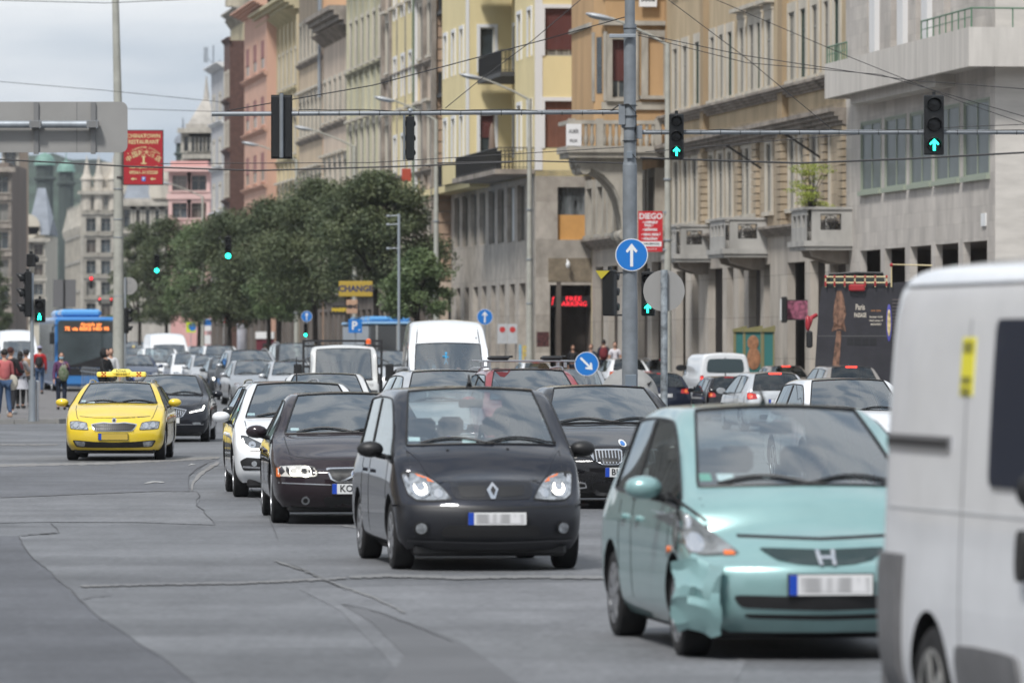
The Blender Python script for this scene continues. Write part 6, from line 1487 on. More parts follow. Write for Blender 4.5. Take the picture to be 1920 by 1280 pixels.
# --- white vans and the lorry
def van_shell(name, paintm, W, H, L, nose=.98, cowl=1.28, yc=.85, yh=1.55, zh=None, roofw=.78, hyaw=0, wide_top=.80, wr=.34):
    zh = zh or H-.12; S_ = []
    def v(y, wf, z, zt, bow=0, tb=0, side='paint', top='paint', dy=None): S_.append(dict(y=y, w=[W/2*q for q in wf], z=z, zt=zt, dy=dy or [0]*7, bow=bow, tb=tb, side=side, top=top))
    v(0, [q*.86 for q in (.86,.95,.985,1.0,.985,.93,.84)], [.22,.32,.52,.72,nose-.12,nose-.05,nose], nose+.02, .18, .2, dy=[.05,0,0,.02,.05,.08,.12])
    v(.35, [.86,.96,.98,.98,.96,.93,.90], [.22,.32,.52,.78,nose,nose+.06,nose+.10], nose+.14, .05, .05)
    v(yc, [.88,.97,1,1,.98,.95,.91], [.22,.32,.55,.82,1.04,cowl-.06,cowl], cowl+.03, 0, .16, side='glass', top='wind')
    v(lerp(yc,yh,.5), [.88,.97,1,1,.985,.94,.885], [.22,.32,.55,.85,1.08,lerp(cowl,zh,.5)-.08,lerp(cowl,zh,.5)], lerp(cowl,zh,.5)+.03, 0, .12, side='glass', top='wind')
    v(yh, [.88,.97,1,1,.985,.93,.86], [.22,.32,.55,.85,1.10,zh-.12,zh-.02], zh+.02, 0, .08)
    y2 = yh+(.12 if H-zh < .3 else .45)
    v(y2, [.88,.97,1,1,.985,wide_top+.10,wide_top], [.22,.32,.55,.85,1.12,H-.18,H-.07], H-.01, 0, .03)
    for y in (lerp(y2,L,.4), lerp(y2,L,.75), L-.14): v(y, [.88,.97,1,1,.985,wide_top+.10,wide_top], [.24,.34,.55,.85,1.12,H-.18,H-.06], H)
    v(L, [.84,.94,.975,.975,.96,wide_top+.07,wide_top-.03], [.26,.36,.55,.85,1.12,H-.22,H-.11], H-.05)
    return dict(W=W, L=L, H=H, nose_z=nose, belt=1.05, cowl_z=cowl, cowl_y=yc, head_y=yh, roof_y=L-.2, roof_w=W*.8, fa=.9, ra=L-1.0, wheel_r=wr, st=S_, paint=paintm, mir_z=1.3, mir_dy=.3, mirror_big=1.5, zh=zh, bonnet=False, back_z=1.1, back_y=L-.05)
def f_van(root, bvh, P):
    z = P['nose_z']-.16; W = P['W']/2
    headlamp(root, bvh, [(-W*.86,z+.12),(-W*.62,z+.08),(-W*.56,z-.08),(-W*.84,z-.12)], chrome_spots=[(-W*.74,z,.07)])
    decal(bvh, rounded(rect(-.5,.5,z-.08,z+.06),1), 'F', BLACK, 'grille', root, .002, .006)
    decal(bvh, rounded(rect(-.8,.8,.28,.42),1), 'F', GRYP_, 'bumper', root, .002, .012)
    number_plate(root, bvh, 0, .55)
GRYP_ = mat('grey bumper plastic', (.14,.14,.145), .6, var=.12, scale=5)
P = van_shell('van', paint('white car paint', (.72,.74,.76), 0, .3), 1.99, 2.55, 5.6, nose=1.0, cowl=1.26, yc=.8, yh=1.45, zh=1.97)
tv, b_ = make_car('panel_van', P, f_van, level=3, door=False, mirror_mat=BLACK)
for sg in (1,-1): decal(b_, mir([(.72,1.99),(.75,1.99),(.70,2.47),(.67,2.47)], sg), 'F', GRYP_, 'roof_seam', tv, -.001, .004)
MB().tube([(.66,1.62,2.02),(.66,1.60,2.14)], [.022,.006], 8).build('antenna', BLACK, tv, True)
BLU2 = mat('light blue plastic', (.06,.42,.75), .5)
q = MB().tube([(-.06,1.15,1.72),(-.06,1.15,1.60)], .022, 6).tube([(-.14,1.15,1.69),(.0,1.15,1.66)], .014, 6).tube([(-.06,1.15,1.6),(-.10,1.15,1.5)], .014, 6).tube([(-.06,1.15,1.6),(-.02,1.15,1.5)], .014, 6).ell((-.06,1.15,1.75), (.028,.02,.03), 8, 6)
q.build('hanging_mascot', BLU2, tv, True)
sticker = None
decal(b_, rect(-.86,-.80,1.86,1.92), 'F', WHITE, 'sticker', tv, -.002, .001); decal(b_, rect(-.86,-.80,1.76,1.84), 'F', mat('green sticker', (.05,.42,.30), .6), 'sticker', tv, -.002, .001)
place(tv, 'tall white van with a blue mascot hanging in its windscreen', 845, 82, 3.0, 598, 2.55, 'van', None)
P2 = van_shell('van', PAINTS['white'], 1.98, 2.45, 5.4, nose=1.0, cowl=1.3, yc=.8, yh=1.4, zh=1.85)
v2, b_ = make_car('panel_van', P2, f_van, level=2, door=False)
place(v2, 'white high roof van far down the queue behind the white minivan', 322, 37.5, 9, 624, 2.45, 'van', None)
v3 = copy_tree(v2); place(v3, 'white van behind the pavement crowd at the left edge', 38, 33, 9, 618, 2.45, 'van', None)
# small white van seen from behind
P = van_shell('van', PAINTS['white'], 1.79, 1.84, 4.4, nose=.9, cowl=1.12, yc=.95, yh=1.65, zh=1.74, wide_top=.78, wr=.31)
cv, b_ = make_car('small_van', P, f_van, level=2, door=False, mirror_mat=BLACK)
rw = decal(b_, rounded([(-.66,1.14),(.66,1.14),(.60,1.62),(-.60,1.62)],1), 'R', mat('dark rear van glass', (.03,.05,.055), .08, coat=1), 'rear_window', cv, .002, .008)
decal(b_, rect(-.02,.02,.40,1.66), 'R', BLACK, 'door_gap', cv, .001, .003)
for sg in (1,-1):
    t = decal(b_, mir(rounded(rect(.74,.86,.70,1.06),1), sg), 'R', TAILRED, 'tail_light', cv, .002, .012); decal(b_, mir(rect(.76,.84,.80,.98), sg), 'R', BRAKE, 'tail_lens', t, .016, .004)
decal(b_, rounded(rect(-.55,-.1,.96,1.03),1), 'R', BLACK, 'door_handle', cv, .002, .02); number_plate(cv, b_, -.30, .86, ax='R')
MB().cham(-.09,.09,4.32,4.37,1.71,1.76,.01).build('high_brake_lamp', TAILRED, cv)
cv['_L'] = 4.4; place(cv, 'small white delivery van seen from behind, between the silver people carrier and the silver hatchback', 1360, 60, 7.7, 660, 1.84, 'van', None, rear=True)
# flatbed lorry
lw = paint('lorry white', (.56,.57,.56), 0, .45)
P = van_shell('lorry', lw, 1.90, 2.12, 1.75, nose=1.02, cowl=1.12, yc=.16, yh=.52, zh=1.98, wide_top=.86)
P['st'] = P['st'][:6]+[dict(P['st'][-1])]; P['st'][1]['y'] = .08; P['st'][0]['bow'] = .08; P['st'][0]['tb'] = .08; P['st'][5]['y'] = .75; P['st'][-1]['y'] = 1.7
for s_ in P['st']: s_['z'][0] = .42; s_['z'][1] = .5; s_['z'][2] = .62; s_['dy'] = [q*.35 for q in s_['dy']]
P['st'][0]['w'] = [q/.86*.95 for q in P['st'][0]['w']]
P.update(arches=False, fa=.75, ra=4.2, wheel_r=.36, mirror=False, cowl_y=.16, wiper=True, L=1.7, roof_y=1.3, head_y=.52)
lor, b_ = make_car('flatbed_lorry', P, None, level=2, door=False, cabin=False)
lb = mat('lorry black frame', (.02,.02,.022), .6)
MB().cham(-.8,.8,.25,.7,1.0,1.2,.04).build('dashboard', DARK, lor)
for x in (-.5, 0, .5): MB().cham(x-.22,x+.22,1.0,1.15,1.0,1.65,.05).build('seat', SEAT, lor, True)
MB().box(-.40,.40,1.8,5.4,.5,.75).build('chassis', lb, lor)
MB().box(-1.06,1.06,1.85,5.4,.78,.88).box(-1.06,-1.02,1.85,5.4,.88,1.3).box(1.02,1.06,1.85,5.4,.88,1.3).build('load_bed', lb, lor)
g = MB()
for x in (-1.05,-.62,.62,1.05): g.box(x-.03,x+.03,1.78,1.84,.8,2.22)
for z in (2.19,2.05,1.5): g.box(-1.08,1.08,1.77,1.80,z-.03,z+.03)
g.build('headboard', lb, lor)
for sg in (1,-1):
    MB().cham(sg*1.22-.11,sg*1.22+.11,.22,.30,1.12,1.58,.03).build('wing_mirror', BLACK, lor); MB().tube([(sg*.9,.35,1.75),(sg*1.2,.28,1.62)], .015, 6).build('mirror_arm', BLACK, lor)
    h_ = decal(b_, mir(rounded(rect(.42,.78,.60,.76),1), sg), 'F', BLACK, 'headlight', lor, .002, .01); decal(b_, mir(rect(.44,.68,.62,.74), sg), 'F', HEADGL, 'headlight_lens', h_, .014, .006); decal(b_, mir(rect(.69,.77,.62,.74), sg), 'F', AMBER, 'indicator', h_, .014, .006)
MB().cham(-.92,.92,-.06,.10,.42,.58,.03).build('bumper', mat('rusty orange bumper', (.30,.06,.02), .7, var=.4, scale=8), lor)
decal(b_, rect(-.9,.9,.80,.88), 'F', mat('lorry lower band', (.10,.10,.10), .5), 'front_band', lor, .002, .006)
text('MITSUBISHI', .10, MF(.15,-.035,.84), WHITE, 'lettering', lor, .001); text('CANTER', .09, MF(.62,-.035,1.0), mat('badge grey', (.2,.2,.2), .4), 'lettering', lor, .001)
MB().lathe([(.06,0),(.075,.01),(.07,.12),(.03,.15),(.001,.15)], 16, 'z', (.68,1.0,2.10)).build('beacon', mat('orange beacon', (.85,.13,.02), .3, coat=1), lor, True)
lor['_L'] = 5.4; place(lor, 'white flatbed lorry with a wide windscreen and an orange beacon on its roof', 645, 76, 3.0, 641, 2.16, 'lorry', None)
# ---------------------------------------------------------------- the near vehicles
def conv(cx, yg, s): return lambda pts: [((a-cx)/s, (yg-b)/s) for a, b in pts]
def sym(f):  # build the same decal on both sides
    for sg in (1, -1): f(sg)
def mir(pts, sg): q = [(a*sg, b) for a, b in pts]; return q if sg > 0 else q[::-1]
# --- small dark MPV in the middle
P = dict(W=1.72, L=4.17, H=1.64, nose_z=.80, cowl_z=1.10, belt=.99, cowl_y=.82, head_y=1.68, roof_y=3.65, back_y=4.05, back_z=1.02, roof_w=1.34,
         fa=.84, ra=3.42, wheel_r=.305, bow=.26, nose_slope=1.25, wbow=.20, paint=paint('deep blue black car paint', (.016,.018,.026), .35, .30), bump=3, mir_z=1.07, mir_dy=.45)
KEYM['bump'] = mat('satin dark bumper', (.012,.013,.017), .36, var=.1, bump=.02)
def f_mpv(root, bvh, P):
    c = conv(927, 1073, 211)
    headlamp(root, bvh, c([(762,890),(772,886),(800,888),(820,899),(838,917),(852,939),(815,942),(785,941),(770,930)]),
             lit=[(*c([(795,916)])[0], .055)], chrome_spots=[(*c([(795,916)])[0], .085), (*c([(775,900)])[0], .03), (*c([(826,926)])[0], .038)], amber=c([(790,890),(812,898),(822,906),(800,902)]))
    decal(bvh, rounded(c([(846,905),(1008,905),(1000,938),(856,938)]),1), 'F', mat('satin dark bumper', (.012,.013,.017), .36), 'grille_frame', root, .001, .004)
    decal(bvh, c([(740,951),(927,957),(1114,951),(1114,947.5),(927,953.5),(740,947.5)][::-1]), 'F', BLACK, 'bumper_gap', root, .000, .003)
    decal(bvh, c([(770,1018),(927,1021),(1084,1018),(1084,1014),(927,1017),(770,1014)][::-1]), 'F', mat('bumper edge grey', (.05,.05,.055), .4), 'bumper_lip', root, .002, .010)
    for a, b in ((861,916),(942,991)): decal(bvh, rounded(c([(a,912),(b,912),(b-3,933),(a+6,933)] if a < 900 else [(a-4,912),(990,912),(986,930),(a-4,933)]),1), 'F', BLACK, 'grille', root, .002, .006)
    e = decal(bvh, c([(928,905),(938,918),(930,936),(922,936),(916,919)]), 'F', CHROME, 'emblem', root, .006, .012)
    decal(bvh, c([(928,912),(933,919),(928,930),(923,919)]), 'F', BLACK, 'emblem_center', e, .020, .003)
    decal(bvh, rounded(c([(835,985),(1010,985),(1020,1008),(826,1008)]),1), 'F', BLACK, 'intake', root, .028, .004)
    for x in (792, 1062):
        f = decal(bvh, circ(*c([(x,992)])[0], .062), 'F', BLACK, 'fog_lamp', root, .028, .006)
        decal(bvh, circ(*c([(x,992)])[0], .048), 'F', HEADGL, 'fog_lens', f, .036, .005)
    number_plate(root, bvh, *c([(932,973)])[0])
    for x, z in ((857, 853), (972, 852)):
        h = bvh.ray_cast(Vector(((x-927)/211, .75, 3)), Vector((0,0,-1)))[0]
        if h: MB().ell(h, (.015,.02,.012), 8, 5).build('washer_nozzle', BLACK, root, True)
mpv, bvh_m = make_car('minivan', P, f_mpv, level=3, antenna=False, mirror_mat=BLACK, rimm=mat('hubcap silver', (.30,.31,.33), .4, .6), spokes=7)
for sg in (1, -1):   # pressed edges running up the bonnet
    q = [(sg*a, y) for a, y in ((.42,.34),(.50,.50),(.60,.70),(.66,.84))]; decal(bvh_m, (q+[(x+sg*.035, y) for x, y in q[::-1]])[::sg], 'T', P['paint'], 'bonnet_crease', mpv, -.002, .010, res=.05)
# stickers, mascots behind the glass
h = bvh_m.ray_cast(Vector((0,1.82,5)), Vector((0,0,-1)))[0]
MB().tube([h, h+Vector((0,-.03,.04)), h+Vector((0,.02,.11))], [.03,.02,.008], 8).build('antenna', BLACK, mpv, True)
def sticker(root, bvh, x, z, w, hh, m, ax='F', d=.022):
    q = bvh.ray_cast(Vector((x,-5,z)), Vector((0,1,0)))[0]
    if q: return decal(bvh, rect(x-w/2, x+w/2, z-hh/2, z+hh/2), ax, m, 'sticker', root, -.002, .001, res=.2)
STICK = mat('paper sticker', (.62,.70,.72), .6); STICKG = mat('green sticker', (.05,.42,.30), .6)
sticker(mpv, bvh_m, -.60, 1.165, .10, .035, STICK); sticker(mpv, bvh_m, -.12, 1.15, .12, .03, STICK)
place(mpv, 'dark blue five door minivan with both headlamps lit, just left of the mint hatchback', 928, 211, 7.7, cat='car', gy=1072)
# --- mint hatchback with the crumpled corner
MINT = paint('mint green car paint', (.235,.395,.395), .25, .3)
P = dict(W=1.68, L=3.85, H=1.565, nose_z=.73, cowl_z=1.04, belt=.95, cowl_y=.72, head_y=1.72, roof_y=3.35, back_y=3.72, back_z=1.0, roof_w=1.22,
         fa=.78, ra=3.23, wheel_r=.29, bow=.24, nose_slope=1.2, wbow=.22, paint=MINT, mir_z=1.04, mir_dy=.5, bot=.17, back_w=.84, lead=False)
def f_jazz(root, bvh, P):
    c = conv(1552, 1243, 306)
    headlamp(root, bvh, c([(1290,968),(1304,962),(1335,985),(1372,1015),(1398,1042),(1345,1047),(1292,1046),(1286,1015)]),
             base=mat('cloudy headlamp', (.24,.25,.25), .15, .4, coat=1, var=.5, scale=9), chrome_spots=[(*c([(1320,1022)])[0], .06), (*c([(1305,985)])[0], .045)],
             amber=c([(1368,1036),(1384,1036),(1388,1043),(1368,1044)]), rim=mat('lamp edge grey', (.10,.11,.11), .3))
    g = c([(1428,1030),(1552,1034),(1676,1030),(1645,1052),(1610,1060),(1552,1063),(1494,1060),(1460,1052)])
    decal(bvh, rounded(g,1), 'F', mat('grille dark green black', (.012,.03,.03), .3, coat=.5), 'grille', root, .003, .010)
    decal(bvh, c([(1400,1013),(1552,1018),(1704,1013),(1704,1007),(1552,1012),(1400,1007)][::-1]), 'F', BLACK, 'bonnet_gap', root, .001, .003)
    e = MB()
    for q in ([(1533,1034),(1541,1034),(1543,1062),(1536,1062)], [(1563,1034),(1571,1034),(1568,1062),(1561,1062)], [(1541,1045),(1563,1045),(1563,1051),(1541,1051)]):
        decal(bvh, c(q), 'F', CHROME, 'emblem', root, .016, .012)
    decal(bvh, rounded(c([(1374,1118),(1552,1122),(1730,1118),(1716,1143),(1552,1148),(1390,1143)]),1), 'F', BLACK, 'intake', root, .002, .006)
    decal(bvh, rounded(c([(1395,1154),(1552,1156),(1709,1154),(1700,1163),(1552,1166),(1405,1163)]),1), 'F', BLACK, 'lower_slot', root, .002, .006)
    number_plate(root, bvh, *c([(1555,1099)])[0], h=.125)
    MB().box(-.27,.27,.02,.03,.42,.425)
    # crumpled corner: a torn bumper skin bent outwards, creased by noise
    rr = random.Random(3); mb = MB(); nu, nv = 7, 9; V = []
    for j in range(nv):
        for i in range(nu):
            u, v = i/(nu-1), j/(nv-1)
            x = lerp(-.91, -.66, u)+.02*math.sin(v*7+u*2)+rr.uniform(-.014,.014)-.03*v*(1-u)
            x = lerp(x, -.80+.12*u, v*v*.5)
            z = lerp(.60, .17, v)+rr.uniform(-.012,.012)+.02*math.sin(u*5)
            y = lerp(.44, .10, u)-.05*math.sin(v*3.1)+.022*math.sin(v*11+u*4)+rr.uniform(-.032,.026)
            V.append((x, y, z))
    fs = [(j*nu+i, j*nu+i+1, (j+1)*nu+i+1, (j+1)*nu+i) for j in range(nv-1) for i in range(nu-1)]
    mb.add(V, fs); mb.add([(a+.01,b+.03,c_) for a,b,c_ in V], [f[::-1] for f in fs])
    o = mb.build('bumper_corner', MINT, root, True); o.data.set_sharp_from_angle(angle=R(24)); o['label'] = 'crumpled and creased bumper corner'
    
    decal(bvh, c([(1277,935),(1300,950),(1345,985),(1352,982),(1304,945),(1280,928)][::-1]), 'F', BLACK, 'bonnet_gap', root, .0, .003, res=.05)
jazz, bvh_j = make_car('hatchback', P, f_jazz, level=3, spokes=9, rimm=mat('hubcap silver', (.30,.31,.33), .4, .6))
h = bvh_j.ray_cast(Vector((-.05,1.95,5)), Vector((0,0,-1)))[0]
MB().tube([h, h+Vector((0,-.02,.03)), h+Vector((-.02,.04,.12))], [.022,.014,.005], 8).build('antenna', BLACK, jazz, True)
sticker(jazz, bvh_j, -.60, 1.11, .07, .045, STICKG); sticker(jazz, bvh_j, -.48, 1.11, .10, .04, STICK)
decal(bvh_j, circ(.93, .66, .022), 'S', AMBER, 'indicator', jazz, .004, .012, -1)
place(jazz, 'mint green hatchback with a crumpled front corner beside the white van', 1556, 306, 8.2, cat='car', gy=1240)
# --- dark brown saloon with one letter group on its plate
P = dict(W=1.80, L=4.6, H=1.43, nose_z=.72, cowl_z=.96, belt=.90, cowl_y=1.12, head_y=1.95, roof_y=3.30, back_y=3.95, back_z=1.02, trunk=True, trunk_z=1.0, roof_w=1.26,
         fa=.90, ra=3.62, wheel_r=.32, bow=.22, paint=paint('dark aubergine car paint', (.022,.014,.018), .35, .28), mir_z=.99, mir_dy=.42)
def f_saloon(root, bvh, P):
    c = conv(660, 983, 173)
    headlamp(root, bvh, c([(514,878),(519,872),(560,870),(585,873),(593,885),(590,894),(515,894)]), lit=[(*c([(568,883)])[0], .06), (*c([(546,883)])[0], .045)], amber=c([(514,877),(521,875),(521,893),(514,893)]),
             chrome_spots=[(*c([(568,883)])[0], .055)], base=mat('lit headlamp glass', (.62,.60,.55), .15, .3, coat=1))
    g = c([(606,877),(612,875),(660,874),(708,875),(714,877),(706,897),(695,903),(625,903),(614,897)])
    q = decal(bvh, g, 'F', CHROME, 'grille', root, .003, .008); cx, cz = 0, (983-889)/173
    decal(bvh, [(cx+(a-cx)*.93, cz+(b-cz)*.80) for a, b in g], 'F', BLACK, 'grille_mesh', q, .030, .004)
    decal(bvh, c([(632,900),(640,900),(688,878),(680,878)]), 'F', CHROME, 'grille_bar', q, .040, .005)
    e = decal(bvh, circ(*c([(660,887)])[0], .046), 'F', CHROME, 'emblem', root, .046, .006)
    decal(bvh, circ(*c([(660,887)])[0], .030), 'F', BLUE, 'emblem_center', e, .054, .003)
    decal(bvh, c([(508,903),(660,908),(812,903),(812,905),(660,910),(508,905)][::-1]), 'F', CHROME, 'bumper_strip', root, .004, .004)
    decal(bvh, rounded(c([(600,930),(720,930),(715,950),(606,950)]),1), 'F', BLACK, 'intake', root, .002, .005)
    for x in (568, 752):
        f = decal(bvh, circ(*c([(x,938)])[0], .045), 'F', ALLOY, 'fog_lamp', root, .002, .006); decal(bvh, circ(*c([(x,938)])[0], .026), 'F', BLACK, 'fog_lens', f, .010, .004)
    number_plate(root, bvh, *c([(662,915)])[0], txt='KOL-', tdx=-.065)
saloon, b_ = make_car('saloon_car', P, f_saloon, level=3)
sticker(saloon, b_, -.60, 1.02, .09, .03, STICK); sticker(saloon, b_, -.66, 1.16, .04, .04, STICK)
place(saloon, 'dark aubergine saloon with lit headlamps following left of the dark minivan', 666, 173, 4.6, cat='car', gy=984)
# --- white hatchback
P = dict(W=1.81, L=4.37, H=1.48, nose_z=.76, cowl_z=1.0, belt=.92, cowl_y=.98, head_y=1.85, roof_y=3.6, back_y=4.2, back_z=1.02, roof_w=1.24,
         fa=.88, ra=3.54, wheel_r=.32, bow=.30, nose_slope=1.1, paint=paint('white car paint', (.72,.74,.76), 0, .3), mir_z=1.02, mir_dy=.40)
def f_hatchw(root, bvh, P):
    headlamp(root, bvh, [(-.80,.80),(-.72,.79),(-.46,.66),(-.50,.60),(-.70,.60),(-.78,.66)], drl=[(-.80,.74),(-.78,.66),(-.70,.61),(-.50,.61),(-.50,.63),(-.68,.635),(-.75,.69),(-.77,.76)], base=mat('dark headlamp', (.08,.085,.09), .1, .3, coat=1), chrome_spots=[(-.66,.68,.045)])
    decal(bvh, rounded([(-.46,.68),(.46,.68),(.40,.56),(-.40,.56)],1), 'F', BLACK, 'grille', root, .002, .005)
    decal(bvh, rect(-.44,.44,.615,.635), 'F', CHROME, 'grille_bar', root, .008, .005)
    decal(bvh, circ(0,.625,.06), 'F', CHROME, 'emblem', root, .014, .006)
    for sg in (1,-1):
        f = decal(bvh, mir(rounded([(-.82,.47),(-.74,.52),(-.46,.50),(-.50,.36),(-.78,.35)],1), sg), 'F', BLACK, 'fog_lamp', root, .002, .005)
        decal(bvh, mir([(-.79,.385),(-.52,.375),(-.52,.395),(-.78,.41)], sg), 'F', CHROME, 'fog_trim', f, .008, .004); decal(bvh, circ(-.64*sg,.44,.035), 'F', HEADGL, 'fog_lens', f, .008, .006)
    decal(bvh, rounded([(-.42,.42),(.42,.42),(.38,.26),(-.38,.26)],1), 'F', BLACK, 'intake', root, .002, .004)
    number_plate(root, bvh, 0, .49)
hatchw, b_ = make_car('hatchback', P, f_hatchw, level=3, antenna=False)
sticker(hatchw, b_, -.64, 1.06, .10, .03, STICK)
h = b_.ray_cast(Vector((.05,3.2,5)), Vector((0,0,-1)))[0]
MB().tube([h, h+Vector((0,.02,.33))], [.012,.004], 6).build('antenna', BLACK, hatchw, True)
place(hatchw, 'white hatchback with chrome edged grille behind the aubergine saloon', 572, 147, 5.0, roof=None, cat='car', gy=934)
# --- black executive saloon with ring lamps
P = dict(W=1.86, L=4.9, H=1.47, nose_z=.74, cowl_z=.99, belt=.92, cowl_y=1.30, head_y=2.15, roof_y=3.5, back_y=4.2, back_z=1.04, trunk=True, trunk_z=1.03, roof_w=1.30,
         fa=.86, ra=3.83, wheel_r=.33, bow=.26, paint=paint('black car paint', (.010,.010,.012), .2, .25), mir_z=1.02, mir_dy=.42)
def f_exec(root, bvh, P):
    c = conv(1175, 955, 158)
    headlamp(root, bvh, c([(1046,845),(1060,838),(1092,840),(1105,846),(1112,858),(1090,856),(1058,856)]), lit=[(*c([(1078,847)])[0], .060), (*c([(1056,848)])[0], .045)], glow=DRL, base=mat('dark headlamp', (.08,.085,.09), .1, .3, coat=1), rnd=1)
    for sg in (1, -1): decal(bvh, circ((1078-1175)/158*sg, (955-847)/158, .040), 'F', HEADGL, 'ring_center', root, .030, .004)
    for sg in (1, -1):
        g = mir(rounded(c([(1107,845),(1112,842),(1165,841),(1170,844),(1168,864),(1160,871),(1130,871),(1114,862)]),1), sg)
        q = decal(bvh, g, 'F', CHROME, 'grille', root, .004, .016)
        cx = sum(a for a, b in g)/len(g); cz = sum(b for a, b in g)/len(g)
        decal(bvh, [(cx+(a-cx)*.90, cz+(b-cz)*.80) for a, b in g], 'F', BLACK, 'grille_mesh', q, .034, .004)
        for i in range(9):
            x = (1114+i*6-1175)/158*sg; decal(bvh, rect(x-.006, x+.006, .55+.02*max(0,2-i), .705), 'F', CHROME, 'grille_bar', q, .040, .005, res=.3)
        f = decal(bvh, mir(rounded(c([(1078,902),(1100,905),(1104,915),(1082,918)]),1), sg), 'F', CHROME, 'fog_trim', root, .002, .006); decal(bvh, mir(rounded(c([(1080,905),(1098,908),(1100,913),(1084,914)]),1), sg), 'F', BLACK, 'fog_lens', f, .010, .004)
    e = decal(bvh, circ(*c([(1175,831)])[0], .042), 'F', WHITE, 'emblem', root, .004, .006); decal(bvh, circ(*c([(1175,831)])[0], .026), 'F', BLUE, 'emblem_center', e, .012, .003)
    decal(bvh, rounded(c([(1110,905),(1240,905),(1232,930),(1118,930)]),1), 'F', BLACK, 'intake', root, .002, .004)
    number_plate(root, bvh, *c([(1176,885)])[0], txt='BH', tdx=-.125)
execu, b_ = make_car('saloon_car', P, f_exec, level=3)
sticker(execu, b_, -.66, 1.27, .05, .04, STICK)
place(execu, 'black saloon with glowing ring headlamps between the dark minivan and the mint hatchback', 1175, 158, 7.7, cat='car', gy=955)
# --- yellow taxi estate
YEL = paint('taxi yellow car paint', (.80,.58,.035), .1, .28)
P = dict(W=1.81, L=4.66, H=1.41, nose_z=.78, cowl_z=1.0, belt=.92, cowl_y=1.02, head_y=1.85, roof_y=4.0, back_y=4.5, back_z=1.0, roof_w=1.26, cside='glass',
         fa=.86, ra=3.54, wheel_r=.315, bow=.22, paint=YEL, mir_z=1.03, mir_dy=.42)
def f_taxi(root, bvh, P):
    c = conv(210, 864, 106)
    headlamp(root, bvh, c([(124,789),(140,788),(158,791),(163,806),(126,804)]), chrome_spots=[(*c([(137,796)])[0], .045), (*c([(150,797)])[0], .05)], base=HEADGL)
    g = rounded(c([(165,794),(190,790),(205,792),(210,795),(215,792),(230,790),(255,794),(246,807),(235,808),(185,808),(174,807)]),1)
    q = decal(bvh, g, 'F', CHROME, 'grille', root, .003, .010); cz = (864-800)/106
    decal(bvh, [(a*.95, cz+(b-cz)*.80) for a, b in g], 'F', BLACK, 'grille_mesh', q, .026, .004)
    for i in range(-9, 10): decal(bvh, rect(i*.038-.004, i*.038+.004, .545, .665), 'F', mat('dark grille bar', (.05,.05,.055), .3), 'grille_bar', q, .034, .006, res=.3)
    e = decal(bvh, circ(*c([(210,787)])[0], .042), 'F', CHROME, 'emblem', root, .004, .006); decal(bvh, circ(*c([(210,787)])[0], .026), 'F', INK, 'emblem_center', e, .012, .003)
    decal(bvh, rounded(c([(130,824),(175,828),(210,829),(245,828),(290,824),(282,838),(250,839),(170,839),(138,838)]),1), 'F', BLACK, 'intake', root, .002, .005)
    for sg in (1,-1): decal(bvh, mir(rounded(c([(134,826),(156,828),(154,837),(140,836)]),1), sg), 'F', HEADGL, 'fog_lamp', root, .010, .006)
    pl = number_plate(root, bvh, *c([(209,818)])[0], txt='', white=mat('yellow number plate', (.50,.36,.06), .5), frame=BLACK)
taxi, b_ = make_car('taxi', P, f_taxi, level=3, rails=ALLOY)
sticker(taxi, b_, -.62, 1.06, .08, .03, STICK); sticker(taxi, b_, -.50, 1.03, .18, .035, STICK); 
dz = MB().cham(-.45,.45,2.28,2.42,1.49,1.58,.02).cham(-.19,.19,2.26,2.44,1.50,1.63,.05); 
tl = dz.build('roof_sign', mat('taxi sign yellow', (.85,.74,.16), .4), taxi)
for sg in (1,-1):
    k = MB()
    for i in range(3):
        for j in range(3):
            if (i+j) % 2 == 0: k.box(sg*.32+(i-1.5)*.028, sg*.32+(i-.5)*.028, 2.274, 2.278, 1.493+j*.028, 1.521+j*.028)
    k.build('checker_mark', TAILRED, tl)
text('FŐTAXI', .055, MF(0,2.255,1.595), INK, 'lettering', tl, .001); text('222 2 222', .05, MF(0,2.255,1.535), INK, 'lettering', tl, .001)
MB().box(-.14,-.08,2.28,2.42,1.44,1.49).box(.08,.14,2.28,2.42,1.44,1.49).build('sign_foot', BLACK, taxi)
place(taxi, 'yellow taxi estate with a lit checkered roof sign in front of the concrete lamp post', 213, 105, 0.5, cat='taxi', gy=864)
